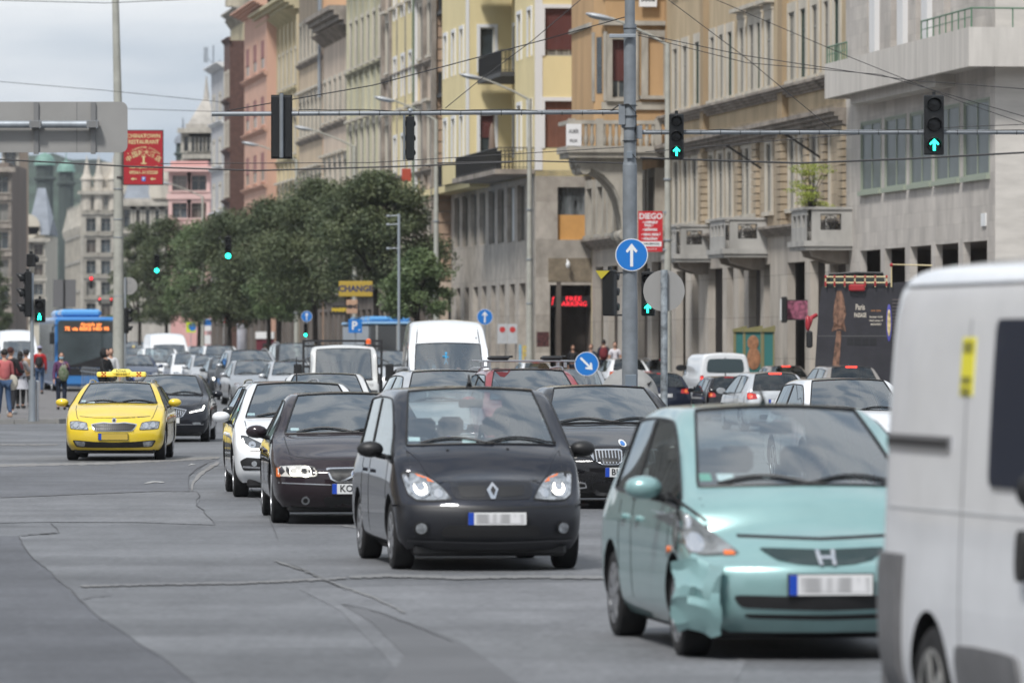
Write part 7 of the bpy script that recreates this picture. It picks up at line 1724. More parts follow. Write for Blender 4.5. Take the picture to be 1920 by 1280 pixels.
# --- black saloon behind the taxi
P = dict(W=1.86, L=4.8, H=1.46, nose_z=.78, cowl_z=1.0, belt=.93, cowl_y=1.15, head_y=2.0, roof_y=3.6, back_y=4.4, back_z=1.05, trunk=True, trunk_z=1.04, roof_w=1.28,
         fa=.88, ra=3.72, wheel_r=.33, bow=.26, paint=paint('black blue car paint', (.010,.011,.016), .2, .25), mir_z=1.03, mir_dy=.42)
def f_sup(root, bvh, P):
    headlamp(root, bvh, [(-.84,.80),(-.50,.68),(-.46,.62),(-.78,.68)], drl=[(-.82,.785),(-.79,.69),(-.50,.63),(-.50,.65),(-.76,.71),(-.79,.79)], base=mat('dark headlamp', (.08,.085,.09), .1, .3, coat=1), rnd=0)
    g = [(-.44,.70),(-.20,.75),(0,.76),(.20,.75),(.44,.70),(.36,.56),(.28,.53),(-.28,.53),(-.36,.56)]
    q = decal(bvh, g, 'F', CHROME, 'grille', root, .003, .010)
    decal(bvh, [(a*.94, .64+(b-.64)*.84) for a, b in g], 'F', BLACK, 'grille_mesh', q, .026, .004)
    for i in range(-8, 9): decal(bvh, rect(i*.045-.008, i*.045+.008, .55+max(0,abs(i)-6)*.03, .73-abs(i)*.006), 'F', CHROME, 'grille_bar', q, .036, .006, res=.3)
    decal(bvh, rect(-.80,.80,.375,.388), 'F', CHROME, 'bumper_strip', root, .003, .005)
    for sg in (1,-1): decal(bvh, mir(rounded([(-.74,.43),(-.56,.43),(-.58,.38),(-.74,.38)],1), sg), 'F', HEADGL, 'fog_lamp', root, .003, .006)
    number_plate(root, bvh, .03, .47, txt='B-800', tdx=.055)
sup, b_ = make_car('saloon_car', P, f_sup, level=3, antenna=False)
place(sup, 'black saloon with tall chrome barred grille right behind the yellow taxi', 311, 87, 0.5, cat='car', gy=829)
def rrect2(x0, x1, z0, z1, r): return [(cx+r*math.cos(R(a0+30*i)), cz+r*math.sin(R(a0+30*i))) for cx, cz, a0 in ((x1-r,z1-r,0),(x0+r,z1-r,90),(x0+r,z0+r,180),(x1-r,z0+r,270)) for i in range(4)]
# --- white panel van at the right edge
VANW = paint('white van paint', (.82,.83,.85), 0, .38)
ST = []
def vst(y, wf, z, zt, bow=0, tb=0, side='paint', top='paint', dy=None): ST.append(dict(y=y, w=[1.0*q for q in wf], z=z, zt=zt, dy=dy or [0]*7, bow=bow, tb=tb, side=side, top=top))
fw = (.86,.95,.985,1.0,.985,.93,.80)
vst(0, [q*.84 for q in fw], [.25,.34,.55,.75,.95,1.02,1.05], 1.07, .22, .22, dy=[.05,0,0,.02,.08,.12,.16])
vst(.42, [q*.97 for q in fw], [.25,.34,.55,.8,1.05,1.14,1.17], 1.21, .06, .06)
vst(.95, [.88,.97,1,1,.98,.95,.9], [.25,.34,.55,.85,1.10,1.24,1.30], 1.34, 0, .2, side='glass', top='wind')
vst(1.30, [.88,.97,1,1,.985,.93,.86], [.25,.34,.55,.85,1.12,1.70,1.78], 1.82, 0, .15, side='glass', top='wind')
vst(1.62, [.88,.97,1,1,.99,.94,.87], [.25,.34,.55,.85,1.12,2.06,2.20], 2.28, 0, .1)
vst(1.95, [.88,.97,1,1,.99,.945,.88], [.25,.34,.55,.85,1.15,2.18,2.31], 2.39)
vst(3.0, [.88,.97,1,1,.99,.945,.88], [.25,.34,.55,.85,1.15,2.20,2.33], 2.41)
vst(4.2, [.88,.97,1,1,.99,.945,.88], [.25,.34,.55,.85,1.15,2.20,2.33], 2.41)
vst(4.80, [.88,.97,1,1,.99,.945,.88], [.28,.36,.55,.85,1.15,2.19,2.32], 2.40)
vst(4.94, [.85,.94,.975,.975,.965,.92,.85], [.30,.38,.56,.85,1.15,2.14,2.25], 2.33)
for s_ in ST[4:]: s_['z'][5:] = [q-.03 for q in s_['z'][5:]]; s_['zt'] -= .03
P = dict(W=2.0, bonnet=False, L=4.96, H=2.28, belt=1.1, cowl_z=1.3, cowl_y=.95, head_y=1.62, roof_y=4.8, roof_w=1.6, fa=.95, ra=3.95, wheel_r=.335, wheel_w=.215, st=ST, paint=VANW, mir_z=1.35, mir_dy=.35, mirror_big=1.5, mirror=True, wiper=False)
van, vb = make_car('panel_van', P, None, level=3, door=False, rimm=mat('steel wheel dirty', (.34,.34,.33), .5, .5, var=.3, scale=12), mirror_mat=BLACK)
GRYP = mat('grey bumper plastic', (.14,.14,.145), .6, var=.12, scale=5)
DKG = mat('dark van glass', (.010,.016,.034), .35, spec=.12)
for sd in (1, -1):
    # rear corner bumper, side strip, door rail, sliding door window, gaps
    decal(vb, [(4.40,.98),(4.93,.98),(4.93,.30),(4.52,.30),(4.46,.60)], 'S', GRYP, 'rear_bumper_corner', van, .002, .03, sd, .12)
    decal(vb, rounded([(2.35,.62),(3.42,.62),(3.42,.34),(2.35,.34)],1), 'S', GRYP, 'side_moulding', van, .002, .02, sd, .12)
    rl = decal(vb, rect(3.62, 4.80, 1.47, 1.535), 'S', mat('rail grey', (.16,.16,.165), .5), 'door_rail', van, .002, .012, sd, .12)
    decal(vb, rect(3.63, 4.78, 1.49, 1.515), 'S', BLACK, 'rail_slot', rl, .014, .004, sd, .12)
    decal(vb, rrect2(1.75,2.90,1.33,2.06,.05), 'S', DKG, 'side_window', van, .002, .012, sd, .12)
    decal(vb, rounded([(2.16,1.16),(2.30,1.16),(2.30,.94),(2.16,.94)],2), 'S', BLACK, 'door_handle', van, .004, .04, sd, .12)
    for yy in (3.38, 2.05): decal(vb, [(yy-.006,.32),(yy+.006,.32),(yy+.006,2.06),(yy-.006,2.06)], 'S', GRYP, 'door_gap', van, .0, .002, sd, .12)
    decal(vb, [(1.95,2.225),(4.8,2.225),(4.8,2.21),(1.95,2.21)][::-1], 'S', GRYP, 'roof_gutter', van, -.001, .004, sd, .15)
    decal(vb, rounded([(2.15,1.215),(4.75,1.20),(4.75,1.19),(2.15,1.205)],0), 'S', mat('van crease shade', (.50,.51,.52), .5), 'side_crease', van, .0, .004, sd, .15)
st_ = decal(vb, rect(3.28, 3.50, 1.72, 1.98), 'S', mat('yellow sticker', (.80,.72,.04), .5), 'sticker', van, .002, .002, -1, .15)
for i, zz in enumerate((1.93, 1.79, 1.74)): decal(vb, rect(3.31, 3.47, zz-.016, zz+.016 if i else zz+.03), 'S', mat('sticker print', (.25,.23,.03), .5), 'sticker_print', st_, .006, .001, -1, .2)
MB().cham(-.97,.97,4.86,4.98,.30,.52,.03).build('rear_bumper', GRYP, van)
a = R(10.0); p = at(1646, HY, 398); pl = Vector((-1.0, 4.9, 0))      # rear right corner of the van stands here
van.rotation_euler = (0,0,a); van.location = Vector((p.x, p.y, 0)) - Matrix.Rotation(a, 3, 'Z') @ pl
tag(van, 'white panel van with sliding door rail and yellow sticker cut by the right edge', 'van')
# ---------------------------------------------------------------- trees
LEAVES = [mat('dark street tree leaf', (.050,.072,.032), .6, col2=(.095,.115,.052), scale=.9), mat('olive street tree leaf', (.052,.075,.034), .6, col2=(.105,.125,.054), scale=.9), mat('fresh leaf', (.070,.11,.045), .6, col2=(.13,.18,.075), scale=.9)]
def tree(label, px, py0, py1, wpx, s, seed, lm=0, trunk_px=None, n=9000, size=.10, low=.18):
    rr = random.Random(seed); p = at(px, HY, s); zt_, zb = CH+(HY-py0)/s, CH+(HY-py1)/s; rx = wpx/2/s; o = empty('street_tree', (p.x,p.y,0), rr.uniform(0,6), label, 'tree', 'leafy street trees before the far houses'); H_ = zt_-zb
    cs = []; k = 80
    for i in range(k):
        t = rr.random(); a = rr.uniform(0, 2*math.pi); z = zb+H_*(.10+.82*t); prof = math.sin(math.pi*min(1,max(.12,.12+.88*t))**.8)**.6; q = rx*prof*(rr.random()**.45)*.84
        c = (q*math.cos(a), q*math.sin(a), z); r = rx*rr.uniform(.17,.31); cs.append((c, (r*1.15, r*1.15, r*.72)))
    leafcloud(cs, n, size, rr, .7).build('crown', LEAVES[lm], o)
    tx = 0; mb = MB(); fork = zb+H_*.10
    mb.tube([(tx,0,0),(tx+.05,0,fork*.5),(tx,0,fork)], [.19,.14,.12], 9)
    for i in range(9):
        c, r = cs[i*5]; mid = (c[0]*.45, c[1]*.45, lerp(fork, c[2], .6)); mb.tube([(tx,0,fork-.1), mid, c], [.09,.05,.02], 6)
    mb.build('trunk', BARK, o, True); return o
tree('broad olive green street tree, largest, right of the parking sign lamp', 704, 314, 550, 300, 40.5, 1, 1, n=46000, size=.085)
tree('dense tree left of the largest one, behind the small arrow sign', 590, 330, 588, 274, 36, 2, 1, n=38000, size=.09)
tree('tree filling the gap between the two largest trees', 650, 345, 530, 190, 38, 14, 0, n=24000, size=.085)
tree('dark tree under the salmon house', 504, 366, 612, 236, 33, 3, 0, n=32000)
tree('tree behind the right hand green signal', 430, 388, 624, 206, 31, 4, 0, n=26000)
tree('tree between the two green signals', 374, 406, 622, 170, 28.5, 5, 2, n=18000)
tree('tree behind the left hand green signal', 312, 396, 622, 156, 26.5, 6, 0, n=17000)
tree('dark tree just right of the concrete post', 262, 404, 622, 124, 25, 7, 0, n=14000)
tree('small fresh green tree above the bus shelter roof', 782, 462, 606, 150, 46, 8, 2, n=17000, size=.07)
tree('low pale tree in front of the dark one at the lamp post', 524, 486, 606, 140, 35, 12, 2, n=16000, size=.08)
tree('dark tree at the left picture edge', -14, 425, 645, 84, 25, 9, 0, n=10000)
tree('tiny round shrub before the palace', 208, 588, 640, 46, 22, 10, 2, n=2500)
# ---------------------------------------------------------------- people
SKIN = mat('skin', (.42,.24,.17), .6); SKIND = mat('darker skin', (.20,.11,.075), .6); HAIRK = mat('dark hair', (.012,.009,.007), .7); HAIRB = mat('brown hair', (.06,.032,.018), .7)
def skinmesh(name, verts, edges, rad, m, par, root=0, lvl=1):
    me = bpy.data.meshes.new(name); me.from_pydata([tuple(v) for v in verts], edges, []); o = bpy.data.objects.new(name, me); C.objects.link(o)
    o.modifiers.new('s', 'SKIN'); sub = o.modifiers.new('u', 'SUBSURF'); sub.levels = sub.render_levels = lvl
    for i, d in enumerate(me.skin_vertices[0].data): r = rad[i]; d.radius = r if isinstance(r, tuple) else (r, r); d.use_root = i == root
    e = evalmesh(o); bpy.data.objects.remove(o); e.materials.clear(); e.materials.append(m); e.shade_smooth(); q = bpy.data.objects.new(name, e); C.objects.link(q); q.parent = par; return q
def person(label, loc, rz, H_=1.72, stride=.0, armL=(0,0), armR=(0,0), top=None, legs=None, hair=HAIRK, skin=SKIN, shoes=None, skirt=None, hairlen=0, hood=None, hat=None, sitting=False, group=None, sleeve=True, name='person', nod=0.0):
    """faces -y; arms: (forward lift, elbow bend) in degrees"""
    k = H_/1.75; o = empty(name, loc, R(rz), label, 'person', group); o.scale = (k,k,k)
    V = [(0,0,.95),(0,.01,1.10),(0,.01,1.27),(0,.0,1.42),(0,-.005,1.49),(0,-.015,1.56)]; E = [(0,1),(1,2),(2,3),(3,4),(4,5)]; Rr = [(.145,.11),(.135,.10),(.155,.105),(.10,.075),(.052,.052),(.056,.060)]
    J = {}
    for sg, (f, b) in ((-1, armL), (1, armR)):
        sh = Vector((sg*.175,.0,1.40)); fa, ba = R(f), R(b); el = sh+Vector((sg*.05,-math.sin(fa)*.29,-math.cos(fa)*.29)); wr_ = el+Vector((-sg*.04*(b>30),-math.sin(fa+ba)*.25,-math.cos(fa+ba)*.25)); hd = wr_+(wr_-el).normalized()*.07
        i = len(V); V += [sh, el, wr_, hd]; Rr += [.062,.045,.030,(.036,.020)]; E += [(3,i),(i,i+1),(i+1,i+2),(i+2,i+3)]; J[sg] = (sh, el, wr_)
        d = (wr_-el).normalized(); side = Vector((sg*0,1,0)) if abs(d.y) < .7 else Vector((1,0,0))
        for q in range(4):
            i2 = len(V); base = hd+side*(q-1.5)*.017; tip = base+d*(.05+.012*(q in (1,2)))+Vector((-sg*.012,0,0)); V += [tip]; Rr += [.008]; E += [(i+3,i2)]
        i2 = len(V); V += [wr_+d*.04+side*-.045]; Rr += [.010]; E += [(i+2,i2)]
    LG = {}
    for sg in (-1, 1):
        if sitting: hp, kn, an = Vector((sg*.09,0,.93)), Vector((sg*.11,-.40,1.00)), Vector((sg*.11,-.66,.80)); 
        else:
            t = stride*sg; hp, kn, an = Vector((sg*.09,0,.90)), Vector((sg*.095,-.10*t-.03,.49)), Vector((sg*.09,-.30*t+.02*abs(t),.09+.03*max(0,-t)))
        toe = an+Vector((sg*.02,-.15,-.06)); i = len(V); V += [hp, kn, an, toe]; Rr += [.088,.058,.040,(.038,.030)]; E += [(0,i),(i,i+1),(i+1,i+2),(i+2,i+3)]; LG[sg] = (hp, kn, an, toe)
    body = skinmesh('body', V, E, Rr, skin, o, 0, 1)
    # head joined in one form with the face
    hd = MB().ell((0,-.02,1.635), (.076,.095,.115), 18, 14); vs = []
    for x, y, z in hd.v:
        if y < -.06 and abs(x) < .018 and 1.60 < z < 1.65: y -= .022
        if z < 1.58: x *= .82; y = y*.9-.008
        vs.append((x,y,z))
    hd.v = vs
    hd.ell((-.078,-.005,1.632), (.012,.02,.03), 8, 6).ell((.078,-.005,1.632), (.012,.02,.03), 8, 6); h = hd.build('head', skin, body, True)
    MB().ell((-.030,-.103,1.648), (.013,.008,.007), 8, 6).ell((.030,-.103,1.648), (.013,.008,.007), 8, 6).build('eyes', INK, h, True); MB().ell((0,-.103,1.585), (.024,.008,.006), 8, 6).build('mouth', mat('lips', (.25,.08,.07), .5), h, True)
    hr = MB().ell((0,.010,1.665), (.088,.104,.105), 16, 10); hr.v = [(x, max(y,-.078) if z < 1.70 else y, max(z, 1.615-(hairlen if y > -.01 else 0)+.0)) for x, y, z in hr.v]
    if hairlen: hr.ell((0,.06,1.60-hairlen*.5), (.085,.05,.06+hairlen*.6), 12, 8)
    if hood: MB().ell((0,.03,1.63), (.125,.13,.155), 14, 10).build('hood', hood, body, True)
    else: hr.build('hair', hair, body, True)
    if hat: MB().ell((0,.0,1.70), (.098,.112,.075), 14, 8).cham(-.07,.07,-.20,-.08,1.685,1.70,.006).build('cap', hat, body, True)
    if top:
        tv = [(0,0,.93),(0,.01,1.10),(0,.01,1.27),(0,0,1.43)]; te = [(0,1),(1,2),(2,3)]; tr = [(.168,.128),(.158,.122),(.178,.128),(.105,.085)]
        for sg in (-1, 1):
            sh, el, wr_ = J[sg]; i = len(tv)
            if sleeve: tv += [sh, el, wr_]; tr += [.078,.060,.046]; te += [(3,i),(i,i+1),(i+1,i+2)]
            else: tv += [sh, sh.lerp(el,.6)]; tr += [.078,.064]; te += [(3,i),(i,i+1)]
        skinmesh('jacket', tv, te, tr, top, body)
    if legs:
        lv = [(0,0,.95)]; le = []; lr = [(.158,.122)]
        for sg in (-1, 1):
            hp, kn, an, toe = LG[sg]; i = len(lv); lv += [hp, kn, an+Vector((0,0,.02))]; lr += [.100,.072,.058]; le += [(0,i),(i,i+1),(i+1,i+2)]
        skinmesh('trousers', lv, le, lr, legs, body)
    for sg in (-1, 1):
        hp, kn, an, toe = LG[sg]; c = an.lerp(toe, .45); MB().cham(c.x-.045,c.x+.045,c.y-.14,c.y+.12,c.z-.055,c.z+.03,.022).build('shoe', shoes or BLACK, body, True)
    if skirt: MB().lathe([(.15,1.12),(.19,.95),(.25,.70),(.28,.60),(.26,.60),(.1,.8)], 20, 'z').build('dress', skirt, body, True)
    return o
def bag(label, o_loc, rz, size, m, name='backpack', cat='backpack', strap=True, loc=(0,.2,1.2)):
    b = empty(name, o_loc, R(rz), label, cat); x, y, z = loc; sx, sy, sz = size
    mb = MB().ell((x,y,z), (sx,sy,sz), 14, 10); mb.v = [(a, b_, max(c, z-sz*.92)) for a, b_, c in mb.v]; mb.build('bag', m, b, True)
    MB().ell((x,y+sy*.75,z-sz*.25), (sx*.7,sy*.4,sz*.45), 12, 8).build('pocket', m, b, True)
    if strap:
        for sg in (-1, 1): MB().tube([(x+sg*sx*.5,y,z+sz*.8),(x+sg*sx*.6,y-.16,z+sz*1.15),(x+sg*sx*.7,y-.32,z+sz*.6),(x+sg*sx*.75,y-.28,z-sz*.4),(x+sg*sx*.6,y-.05,z-sz*.7)], .016, 6).build('strap', m, b, True)
    return b
cl = lambda n, c: mat(n, c, .85, var=.12, scale=6)
def foot(px, py, z=.12): q = gd(px, py, z); return (q.x, q.y, z)
CR = None
f = foot(20, 777); person('person in a black hooded jacket with head bowed at the left crowd', f, 150, 1.74, .2, (20,70), (15,60), cl('black jacket', (.012,.012,.014)), cl('dark grey trousers', (.02,.02,.024)), hair=mat('maroon hair', (.05,.015,.012), .8), shoes=cl('pale shoes', (.4,.4,.4)))
f = foot(38, 766); person('woman in long light grey dress with black leggings, back turned, at the left crowd', f, 172, 1.62, .15, (30,90), (25,80), cl('light grey knit', (.36,.34,.34)), cl('black leggings', (.012,.012,.013)), skirt=cl('pale grey dress', (.42,.42,.45)), hairlen=.10)
bag('maroon backpack on the back of the woman in the grey dress', f, 172, (.15,.10,.22), cl('maroon cloth', (.10,.012,.018)), loc=(0,.20,1.12))
f = foot(49, 764); person('person in a tan jacket standing behind the grey dress woman', f, 190, 1.66, .1, (30,80), (30,70), cl('tan jacket', (.26,.17,.10)), cl('black trousers', (.012,.012,.013)), hat=cl('dark beanie', (.02,.02,.025)))
f = foot(8, 784); person('person in a pink top and blue jeans walking off at the left edge', f, 200, 1.70, .8, (10,30), (-10,20), cl('pink top', (.45,.12,.12)), cl('blue jeans', (.035,.07,.14)), shoes=cl('tan shoes', (.35,.24,.17)))
bag('cream cotton shoulder bag of the person in pink', f, 200, (.15,.05,.20), cl('cream cotton', (.50,.46,.38)), 'shoulder_bag', 'bag', False, (-.20,.02,.88))
f = foot(74, 739); person('person in a red jacket and jeans with pale cap walking away', f, 180, 1.75, .3, (5,10), (5,10), cl('red jacket', (.42,.015,.02)), cl('blue jeans', (.035,.07,.14)), hat=cl('pale lilac cap', (.32,.32,.45)))
bag('black backpack worn over the red jacket', f, 180, (.14,.10,.20), cl('black cloth', (.014,.014,.016)), loc=(0,.20,1.18))
f = foot(115, 768); pw = person('woman in a purple top with blue face mask and sunglasses holding a bag', f, 6, 1.60, .12, (10,18), (35,95), cl('purple top', (.085,.028,.085)), cl('dark blue trousers', (.012,.018,.035)), hairlen=.02)
k = pw.children[0]; MB().ell((0,-.098,1.588), (.062,.030,.042), 12, 8).build('face_mask', mat('light blue mask', (.32,.52,.62), .8), k, True); MB().ell((-.03,-.112,1.65), (.024,.010,.016), 10, 6).ell((.03,-.112,1.65), (.024,.010,.016), 10, 6).build('sunglasses', BLACK, k, True)
b = bag('green patterned shopping bag held by the masked woman', f, 6, (.15,.09,.24), mat('green patterned bag', (.05,.10,.03), .7, col2=(.20,.20,.16), scale=14), 'shopping_bag', 'bag', False, (.06,-.22,1.02)); MB().tube([(.0,-.22,1.2),(.05,-.28,1.36),(.12,-.22,1.2)], .012, 6).build('strap', cl('white strap', (.5,.5,.5)), b, True)
f = foot(197, 770); person('person in a black hooded coat half hidden behind the taxi roof', f, 60, 1.70, .2, (20,40), (20,40), cl('black hooded coat', (.010,.010,.011)), cl('black trousers', (.012,.012,.013)), hood=cl('black hood', (.010,.010,.011)))
f = foot(207, 765); person('person in a white shirt and dark glasses just left of the concrete post', f, 20, 1.72, .1, (10,20), (10,20), cl('white shirt', (.55,.55,.55)), cl('black trousers', (.012,.012,.013)))
for i, (px, s_, py, lb, tc, hc, ry) in enumerate(((1132,47,637,'man in a dark navy jacket walking away along the arcade',(.012,.016,.035),HAIRK,180),(1153,48,641,'man in a white t-shirt facing us beside the arcade',(.60,.58,.62),HAIRK,0),(1108,47,645,'person behind the keep right sign, only head and shoulders showing',(.03,.04,.06),HAIRB,0),(1074,44,647,'woman in a dark top before the entrance',(.02,.02,.025),HAIRB,10),(1030,42,649,'bald man in a dark shirt near the marble pier',(.04,.02,.03),SKIN,0))):
    p = at(px, HY, s_); z = CH+(HY-py)/s_-1.77; person(lb, (p.x,p.y,z), ry, 1.77, .2, (5,15), (5,15), cl('shirt tone %d' % i, tc), cl('dark blue trousers', (.012,.018,.035)), hair=hc, sleeve=i not in (1,))
    if i == 0: bag('dark red backpack of the man in navy', (p.x,p.y,z), ry, (.18,.12,.26), cl('dark red cloth', (.13,.012,.018)), loc=(0,.20,1.22))
    if i == 1: bag('navy backpack straps on the man in white', (p.x,p.y,z), ry, (.15,.10,.2), cl('navy cloth', (.015,.02,.05)), loc=(0,.20,1.2))
for i, (px, s_, lb) in enumerate(((405,28,'tiny dark figure under the trees, left of the advertising column'),(420,27,'tiny figure in black under the trees beside the advertising column'),(497,30,'tiny dark figure near the kiosk under the trees'))):
    p = at(px, HY, s_); person(lb, (p.x,p.y,.2), 170, 1.72, .3, (5,10), (5,10), cl('black jacket', (.012,.012,.014)), cl('dark grey trousers', (.02,.02,.024)))
# people in vehicles sit on the seats: placed in the vehicle's own frame, yet things of their own
def rider(car, x, y, z, label, top, hair=HAIRK, hl=0, k=1.0, arms=((55,35),(55,35))):
    bpy.context.view_layer.update(); w_ = car.matrix_world @ Vector((x, y, z)); q = person(label, w_, math.degrees(car.rotation_euler.z), 1.72*car.scale[0]*k, 0, arms[0], arms[1], top, cl('dark grey trousers', (.02,.02,.024)), hair=hair, hairlen=hl, sitting=True); q.location.z = w_.z; return q
rider(mpv, .36, 2.25, -.30, 'driver in dark clothes behind the windscreen of the dark minivan', cl('dark blue pullover', (.02,.035,.07)))
rider(saloon, -.36, 2.55, -.52, 'woman with shoulder length hair in the front passenger seat of the aubergine saloon', cl('light blue top', (.25,.38,.45)), HAIRB, .12, .98, ((20,40),(20,40)))
rider(saloon, .36, 2.55, -.50, 'driver of the aubergine saloon', cl('grey pullover', (.08,.08,.085)))
rider(jazz, .34, 2.2, -.42, 'driver in a pale pink shirt behind the windscreen of the mint hatchback', cl('pale pink shirt', (.40,.28,.27)))
rider(tv, .42, 2.0, .18, 'driver of the tall white van in a black shirt', cl('black jacket', (.012,.012,.014)))
rider(tv, -.52, 2.0, .16, 'passenger in blue in the tall white van', cl('blue shirt', (.06,.13,.20)))
rider(hatchw, -.34, 2.45, -.48, 'passenger of the white hatchback', cl('grey pullover', (.08,.08,.085)), HAIRB)
# ---------------------------------------------------------------- buses, shelter, kiosk
BUSB = mat('bus blue', (.035,.19,.50), .35, coat=.8); BUSG = mat('dark bus glass', (.05,.065,.07), .06, coat=1, var=.25, scale=.8)
s = 48.5; p = at(165, HY, s); bus = empty('city_bus', (p.x,p.y,0), R(7.7), 'blue articulated city bus with orange destination display, facing us', 'bus')
MB().cham(-1.27,1.27,0,12,.32,3.0,.10).build('body', BUSB, bus, True)
mb = MB(); P_ = rrect(-1.17,1.17,1.05,2.86,.12); mb.prism([(a,-.03,b) for a, b in P_], (0,.06,0)); ws = mb.build('windscreen', BUSG, bus)
MB().box(-.95,.98,-.045,-.032,2.42,2.80).build('destination_display', mat('display black', (.05,.045,.04), .4), bus)
ORG = mat('orange display letters', (1,.26,.06), .4, emit=1.0)
text('Almásfa tér', .17, MF(.12,-.05,2.71), ORG, 'lettering', bus, .004, 1.05); text('via BÉKE HÍD 95', .19, MF(.10,-.05,2.54), ORG, 'lettering', bus, .006, 1.1); text('7E', .2, MF(-.80,-.05,2.54), ORG, 'lettering', bus, .006)
MB().prism([(a,-.035,b) for a, b in [(-1.0,1.05),(1.17,1.05),(1.17,2.0),(.9,1.75),(.4,1.45),(-.2,1.25)]], (0,-.006,0)).build('dashboard_view', mat('dark cab interior', (.012,.012,.014), .5), bus)
MB().box(-1.2,1.2,-.02,0,.75,1.02).build('front_strip', mat('black strip', (.015,.015,.018), .4), bus); MB().box(-1.27,-1.283,.5,11.6,1.3,2.75).build('side_window', BUSG, bus); MB().box(1.27,1.283,.5,11.6,1.3,2.75).build('side_window', BUSG, bus)
q = MB()
for i in range(9): q.box(-1.30,-1.284,.9+i*1.2,1.0+i*1.2,.5,2.85)
q.build('window_pillar', mat('pillar grey', (.10,.10,.10), .5), bus)
MB().cham(-1.0,.55,.6,3.4,3.0,3.30,.10).cham(-1.05,.2,4.0,7,3.0,3.28,.10).build('roof_unit', mat('roof blue', (.10,.33,.66), .4, coat=.5), bus)
for x in (-.95,.95): MB().ell((x,-.02,.72), (.16,.04,.10), 12, 8).build('headlight', HEADGL, bus, True)
for sg in (-1, 1): MB().tube([(sg*1.2,0,2.7),(sg*1.38,-.2,2.6),(sg*1.40,-.22,2.4)], .02, 6).cham(sg*1.40-.10,sg*1.40+.10,-.27,-.19,1.95,2.4,.03).build('wing_mirror', BLACK, bus)
text('NCE-956', .15, MF(-.35,-.012,.98), WHITE, 'lettering', bus, .002)
tm, rm = wheel_proto(.48, .28, 6)
for y in (2.6, 8.6):
    for sg in (-1, 1): o = bpy.data.objects.new('wheel', tm); C.objects.link(o); o.parent = bus; o.location = (sg*1.12,y,.48); o.rotation_euler = (0,0,math.pi if sg > 0 else 0); k = bpy.data.objects.new('rim', rm); C.objects.link(k); k.parent = o
# second city bus far behind the white van: only its roof shows
q = st(fu(800, 24.5), 24.5); s_ = F/q.y; b2 = empty('city_bus', (at(712,HY,s_).x+2.0,q.y-6,0), R(7.7)+math.pi*0, 'blue roofed city bus mostly hidden behind the tall white van', 'bus')
b2.location = at(745, HY, 43); b2.location.z = 0; zz = CH+(HY-603)/43
MB().cham(-1.25,1.25,0,11,.3,zz-.1,.1).build('body', mat('bus side grey glass', (.07,.075,.08), .3, coat=.5), b2, True); MB().cham(-1.3,1.3,-.05,11,zz-.12,zz,.04).build('roof_edge', mat('pale blue roof edge', (.25,.45,.68), .5), b2)
for y0, y1, x0, x1 in ((.2,1.6,-1.2,-.3),(3.0,5.2,-1.1,.9),(6,9.5,-1.1,1.0)): MB().cham(x0,x1,y0,y1,zz,zz+.24,.09).build('roof_unit', mat('roof blue', (.10,.33,.66), .4, coat=.5), b2)
for x in (-.9,.0,.9): MB().box(x-.04,x+.04,-.02,0,.5,zz-.15).build('window_pillar', mat('pillar light', (.35,.36,.36), .5), b2)
# open top sightseeing bus, seen from behind left
s = 76; p = at(1603, HY, s); tb = empty('sightseeing_bus', (p.x,p.y,0), R(-4.2), 'black open top sightseeing bus with red and yellow rail, seen from behind', 'bus')
TBK = mat('charcoal bus paint', (.028,.027,.033), .4, coat=.5, var=.15); zt_ = CH+(HY-538)/s; W_ = 1.0
Zt = lambda py: CH+(HY-py)/s
mb = MB(); mb.prism([(-1.05,0,.35),(1.6,0,.35),(1.6,0,zt_+.15),(-.82,0,zt_),(-.90,0,zt_-.6)], (0,9,0)); mb.build('body', TBK, tb)
MB().prism([(-.78,.1,zt_),(.75,.1,zt_),(.70,.1,Zt(512)),(-.62,.1,Zt(514)),(-.76,.1,zt_+.2)], (0,.04,0)).build('upper_windscreen', mat('tinted bus glass', (.05,.06,.06), .1, coat=1), tb); MB().tube([(-.74,.08,zt_),(-.62,.08,Zt(514)),(.0,.06,Zt(511)),(.7,.08,Zt(512))], .03, 6).build('screen_frame', BLACK, tb)
CRM = mat('cream rail', (.60,.50,.28), .5); RJ = mat('red rail joint', (.32,.02,.025), .5)
q = MB(); j = MB(); xs = [-.72,-.50,-.25,.0,.25,.50,.78]
for x in xs: q.tube([(x,-.08,zt_),(x,-.08,Zt(519))], .020, 6)
for z in (Zt(519), Zt(530)): q.tube([(-.74,-.08,z),(.82,-.08,z)], .020, 6)
for x in xs:
    for z in (Zt(519), Zt(530), zt_+.05): j.ell((x,-.08,z), (.032,.032,.045), 8, 6)
q.tube([(.90,-.08,zt_),(.90,-.08,Zt(496)),(1.9,-.08,Zt(498))], .02, 6); j.ell((.90,-.08,Zt(497)), (.045,.045,.05), 8, 6); q.build('rail', CRM, tb, True); j.build('rail_joint', RJ, tb, True)
MB().cham(-.15,.25,-.14,-.04,Zt(546),Zt(533),.03).build('seat_cover', RJ, tb); MB().cham(-.6,-.3,.5,.8,zt_,zt_+.25,.05).cham(.1,.4,.5,.8,zt_,zt_+.25,.05).build('seat', BLACK, tb)
g = MB()
for i in range(26): z = .9+i*.085; g.box(.92,1.5,-.03,0,z,z+.035)
g.build('engine_grille', mat('grille grey', (.10,.085,.085), .5), tb)
PB = mat('brown figure artwork', (.16,.085,.055), .7, var=.7, scale=5, stretch=(2,1,1))
